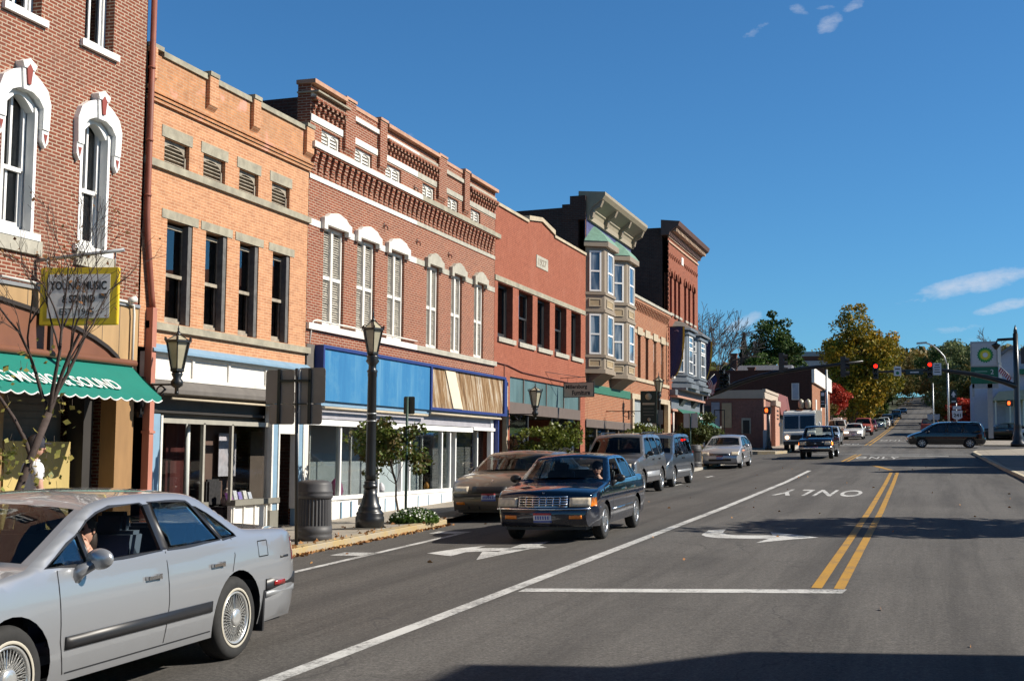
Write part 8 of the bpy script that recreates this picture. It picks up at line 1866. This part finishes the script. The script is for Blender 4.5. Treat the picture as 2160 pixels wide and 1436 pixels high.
E_ = [(0, 1), (1, 2), (2, 3), (3, 4), (4, 5), (3, 6), (6, 7), (7, 8), (8, 9), (3, 10), (10, 11), (11, 12), (12, 13), (0, 14), (14, 15), (15, 16), (16, 17), (17, 18), (0, 19), (19, 20), (20, 21), (21, 22), (22, 23)]
skinned('body', N_, E_, SKIN, pw); up_ = lambda i, k: (N_[i][0], (N_[i][1][0]*k, N_[i][1][1]*k))
skinned('shirt', [up_(0, 1.18), up_(1, 1.2), up_(2, 1.16), ((0, 0, 1.42), (.125, .10)), up_(6, 1.35), ((.225, .01, 1.24), (.07, .065)), up_(10, 1.35), ((-.225, -.03, 1.24), (.07, .065))], [(0, 1), (1, 2), (2, 3), (3, 4), (4, 5), (3, 6), (6, 7)], SHIRTW, pw)
skinned('trousers', [((0, 0, .93), (.15, .12))]+[up_(i, 1.22) for i in (14, 15, 16, 17, 19, 20, 21, 22)], [(0, 1), (1, 2), (2, 3), (3, 4), (0, 5), (5, 6), (6, 7), (7, 8)], JEAN, pw)
head_parts(pw, (0, .03, 1.66), HAIRD, 0, mat('dark_cap', (.03, .03, .045), .8)); hand(pw, (.235, .16, .85), (0, .3, -1), (-1, 0, 0), None); hand(pw, (-.235, -.04, .80), (0, .1, -1), (1, 0, 0), None)
q = MB(); q.tube([(.06*math.sin(a), .01+.065*math.cos(a), 1.49) for a in [i*math.pi/8 for i in range(17)]], .014, 6); build(q, 'collar', SHIRTW, pw)
pw.location = (-10.35, 13.0, gq(-10.35, 13.0)); pw.rotation_euler = (0, 0, R(-35))
# drivers
def driver(label, carobj, x, y, shirt, hair, cap=None, longh=False, raised=False, yaw=0, dz=0):
    p = thing('person', label, 'person', local=True)
    Z = .52+dz
    nd_ = [((0, 0, Z+.06), (.15, .12)), ((0, -.03, Z+.25), (.14, .105)), ((0, -.06, Z+.42), (.16, .105)), ((0, -.07, Z+.54), (.09, .075)), ((0, -.05, Z+.61), (.05, .05)), ((0, -.04, Z+.66), (.05, .055)),
           ((.17, -.05, Z+.48), (.058, .055)), ((.22, .10, Z+.30), (.045, .042)), ((.16, .34, Z+.34), (.03, .028)),
           ((-.17, -.05, Z+.48), (.058, .055))]
    if raised: nd_ += [((-.27, .10, Z+.42), (.045, .042)), ((-.19, .20, Z+.62), (.03, .028))]
    else: nd_ += [((-.22, .10, Z+.30), (.045, .042)), ((-.14, .34, Z+.34), (.03, .028))]
    nd_ += [((.11, .06, Z+.05), (.09, .09)), ((.13, .42, Z+.06), (.065, .065)), ((.13, .62, Z-.2), (.05, .05)), ((-.11, .06, Z+.05), (.09, .09)), ((-.13, .42, Z+.06), (.065, .065)), ((-.13, .62, Z-.2), (.05, .05))]
    ed = [(0, 1), (1, 2), (2, 3), (3, 4), (4, 5), (3, 6), (6, 7), (7, 8), (3, 9), (9, 10), (10, 11), (0, 12), (12, 13), (13, 14), (0, 15), (15, 16), (16, 17)]
    skinned('body', nd_, ed, SKIN, p); k = lambda i, s: (nd_[i][0], (nd_[i][1][0]*s, nd_[i][1][1]*s))
    skinned('shirt', [k(0, 1.12), k(1, 1.15), k(2, 1.14), k(3, 1.15), k(6, 1.3), ((nd_[6][0][0]*.5+nd_[7][0][0]*.5, .02, Z+.38), (.065, .06)), k(9, 1.3), ((nd_[9][0][0]*.5+nd_[10][0][0]*.5, .02, Z+(.45 if raised else .38)), (.065, .06))], [(0, 1), (1, 2), (2, 3), (3, 4), (4, 5), (3, 6), (6, 7)], shirt, p)
    skinned('trousers', [k(0, 1.1)]+[k(i, 1.2) for i in (12, 13, 14, 15, 16, 17)], [(0, 1), (1, 2), (2, 3), (0, 4), (4, 5), (5, 6)], JEAN, p)
    head_parts(p, (0, -.02, Z+.76), hair, yaw, cap, longh)
    hand(p, nd_[8][0], (-.1, .8, .3), (-.5, 0, -1), None)
    hand(p, nd_[11][0], (.45, -.35, .8) if raised else (.1, .8, .3), (1, -.2, 0) if raised else (.5, 0, -1), None)
    mw = Matrix.LocRotScale(carobj.location, carobj.rotation_euler, None) @ Matrix.Translation((x, y, -.04)); p.location = mw.to_translation(); p.rotation_euler = mw.to_euler(); return p
driver('dark haired driver of the silver sedan with a hand raised to the face', silver, -.40, .02, mat('blue_top', (.05, .09, .22), .8), HAIRD, None, True, True, R(15), -.09)
driver('person in a dark cap at the wheel of the teal sedan', teal, -.38, -.02, mat('dark_grey_jacket', (.04, .04, .05), .8), HAIRD, mat('dark_cap', (.03, .03, .045), .8), False, False, 0, -.08)
# ---------------------------------------------------------------- things in the shop windows
def bits(label, name, cat, items):
    pass
q = MB(); q.box(F-.60, F-.585, 21.0, 21.62, 1.35, 2.15); o = build(q, 'poster', mat('pale_map_poster', (.34, .33, .36), .8, var=.2, scale=9, dirt=.4, blotch=(.42, .28, .26)), loc=(F-.6, 21.3, 1.7)); tag(o, 'pale printed poster hanging inside the shop window', 'poster')
def lamp(lab, x, y, z, m): 
    t = thing('table_lamp', lab, 'lamp', (x, y, z)); q = MB(); q.tube([(x, y, z), (x, y, z+.4)], .012, 6); q.lathe([(.06, 0), (.06, .02), (.01, .03)], (x, y, z), 12); build(q, 'stem', BLACKM, t); q = MB(); q.lathe([(.12, .32), (.075, .5)], (x, y, z), 16, cap=False); build(q, 'shade', m, t)
lamp('white shaded lamp in the orange building window, upper one', F-.3, 18.42, 1.25, WHITEP); lamp('white shaded lamp in the orange building window, lower one', F-.18, 18.33, .92, WHITEP)
t = thing('armchair', 'dark patterned armchair behind the middle shop window', 'chair', (F-.5, 20.8, .38)); q = MB(); q.box(F-.66, F-.2, 20.62, 21.1, .38, .8); build(q, 'seat', mat('dark_pattern', (.03, .028, .03), .9, var=.5, scale=20), t, bevel=.03); q = MB(); q.box(F-.68, F-.56, 20.62, 21.1, .8, 1.3); build(q, 'backrest', MATS['dark_pattern'], t, bevel=.04)
t = thing('soft_toy', 'small pale stuffed toy sitting on the dark armchair', 'toy', (F-.35, 20.9, .8)); q = MB(); q.ball((F-.35, 20.9, .9), .1, 10); q.ball((F-.33, 20.9, 1.06), .075, 10); q.ball((F-.3, 20.84, 1.12), .03, 6); q.ball((F-.3, 20.96, 1.12), .03, 6); build(q, 'plush', mat('pale_plush', (.5, .42, .36), .95, var=.2, scale=20), t)
rn = random.Random(3)
for i, (y, c_, h_) in enumerate(((20.68, (.30, .1, .35), .12), (20.85, (.55, .55, .58), .16), (21.02, (.25, .2, .5), .13), (21.2, (.6, .58, .55), .15), (21.38, (.5, .52, .6), .12))):
    q = MB(); q.obox((F-.16, y, .94+h_/2), (.03, .01, 0), (0, .06, 0), (-.02, 0, h_/2)); tag(build(q, 'small_box', mat('goods_%d' % i, c_, .6, var=.3, scale=30), loc=(F-.16, y, .94)), ['purple box first in the row on the shop window sill', 'white packet second on the shop window sill', 'blue violet box in the middle of the shop window sill', 'cream packet fourth on the shop window sill', 'pale blue packet last in the row on the shop window sill'][i], 'box', 'packets along the shop window sill')
for i, (y, z, c_, r_, lab) in enumerate(((25.35, .86, (.45, .02, .22), .16, 'magenta bag standing in the long building shop window'), (27.35, .88, (.35, .12, .05), .11, 'brown doll like figure in the white framed window'), (27.75, .88, (.5, .5, .52), .09, 'pale plate beside the brown figure in the window'), (30.6, .88, (.6, .25, .02), .07, 'orange bottle in the right part of the white shopfront'), (24.2, .86, (.12, .2, .12), .12, 'green wreath lying in the first white framed window'))):
    q = MB(); q.lathe([(r_*.8, 0), (r_, r_*.6), (r_*.85, r_*1.6), (r_*.4, r_*2.2), (.01, r_*2.5)], (F-.28, y, z), 14); tag(build(q, 'display_item', mat('item_%d' % i, c_, .5, var=.3, scale=14), loc=(F-.28, y, z)), lab, 'ornament')
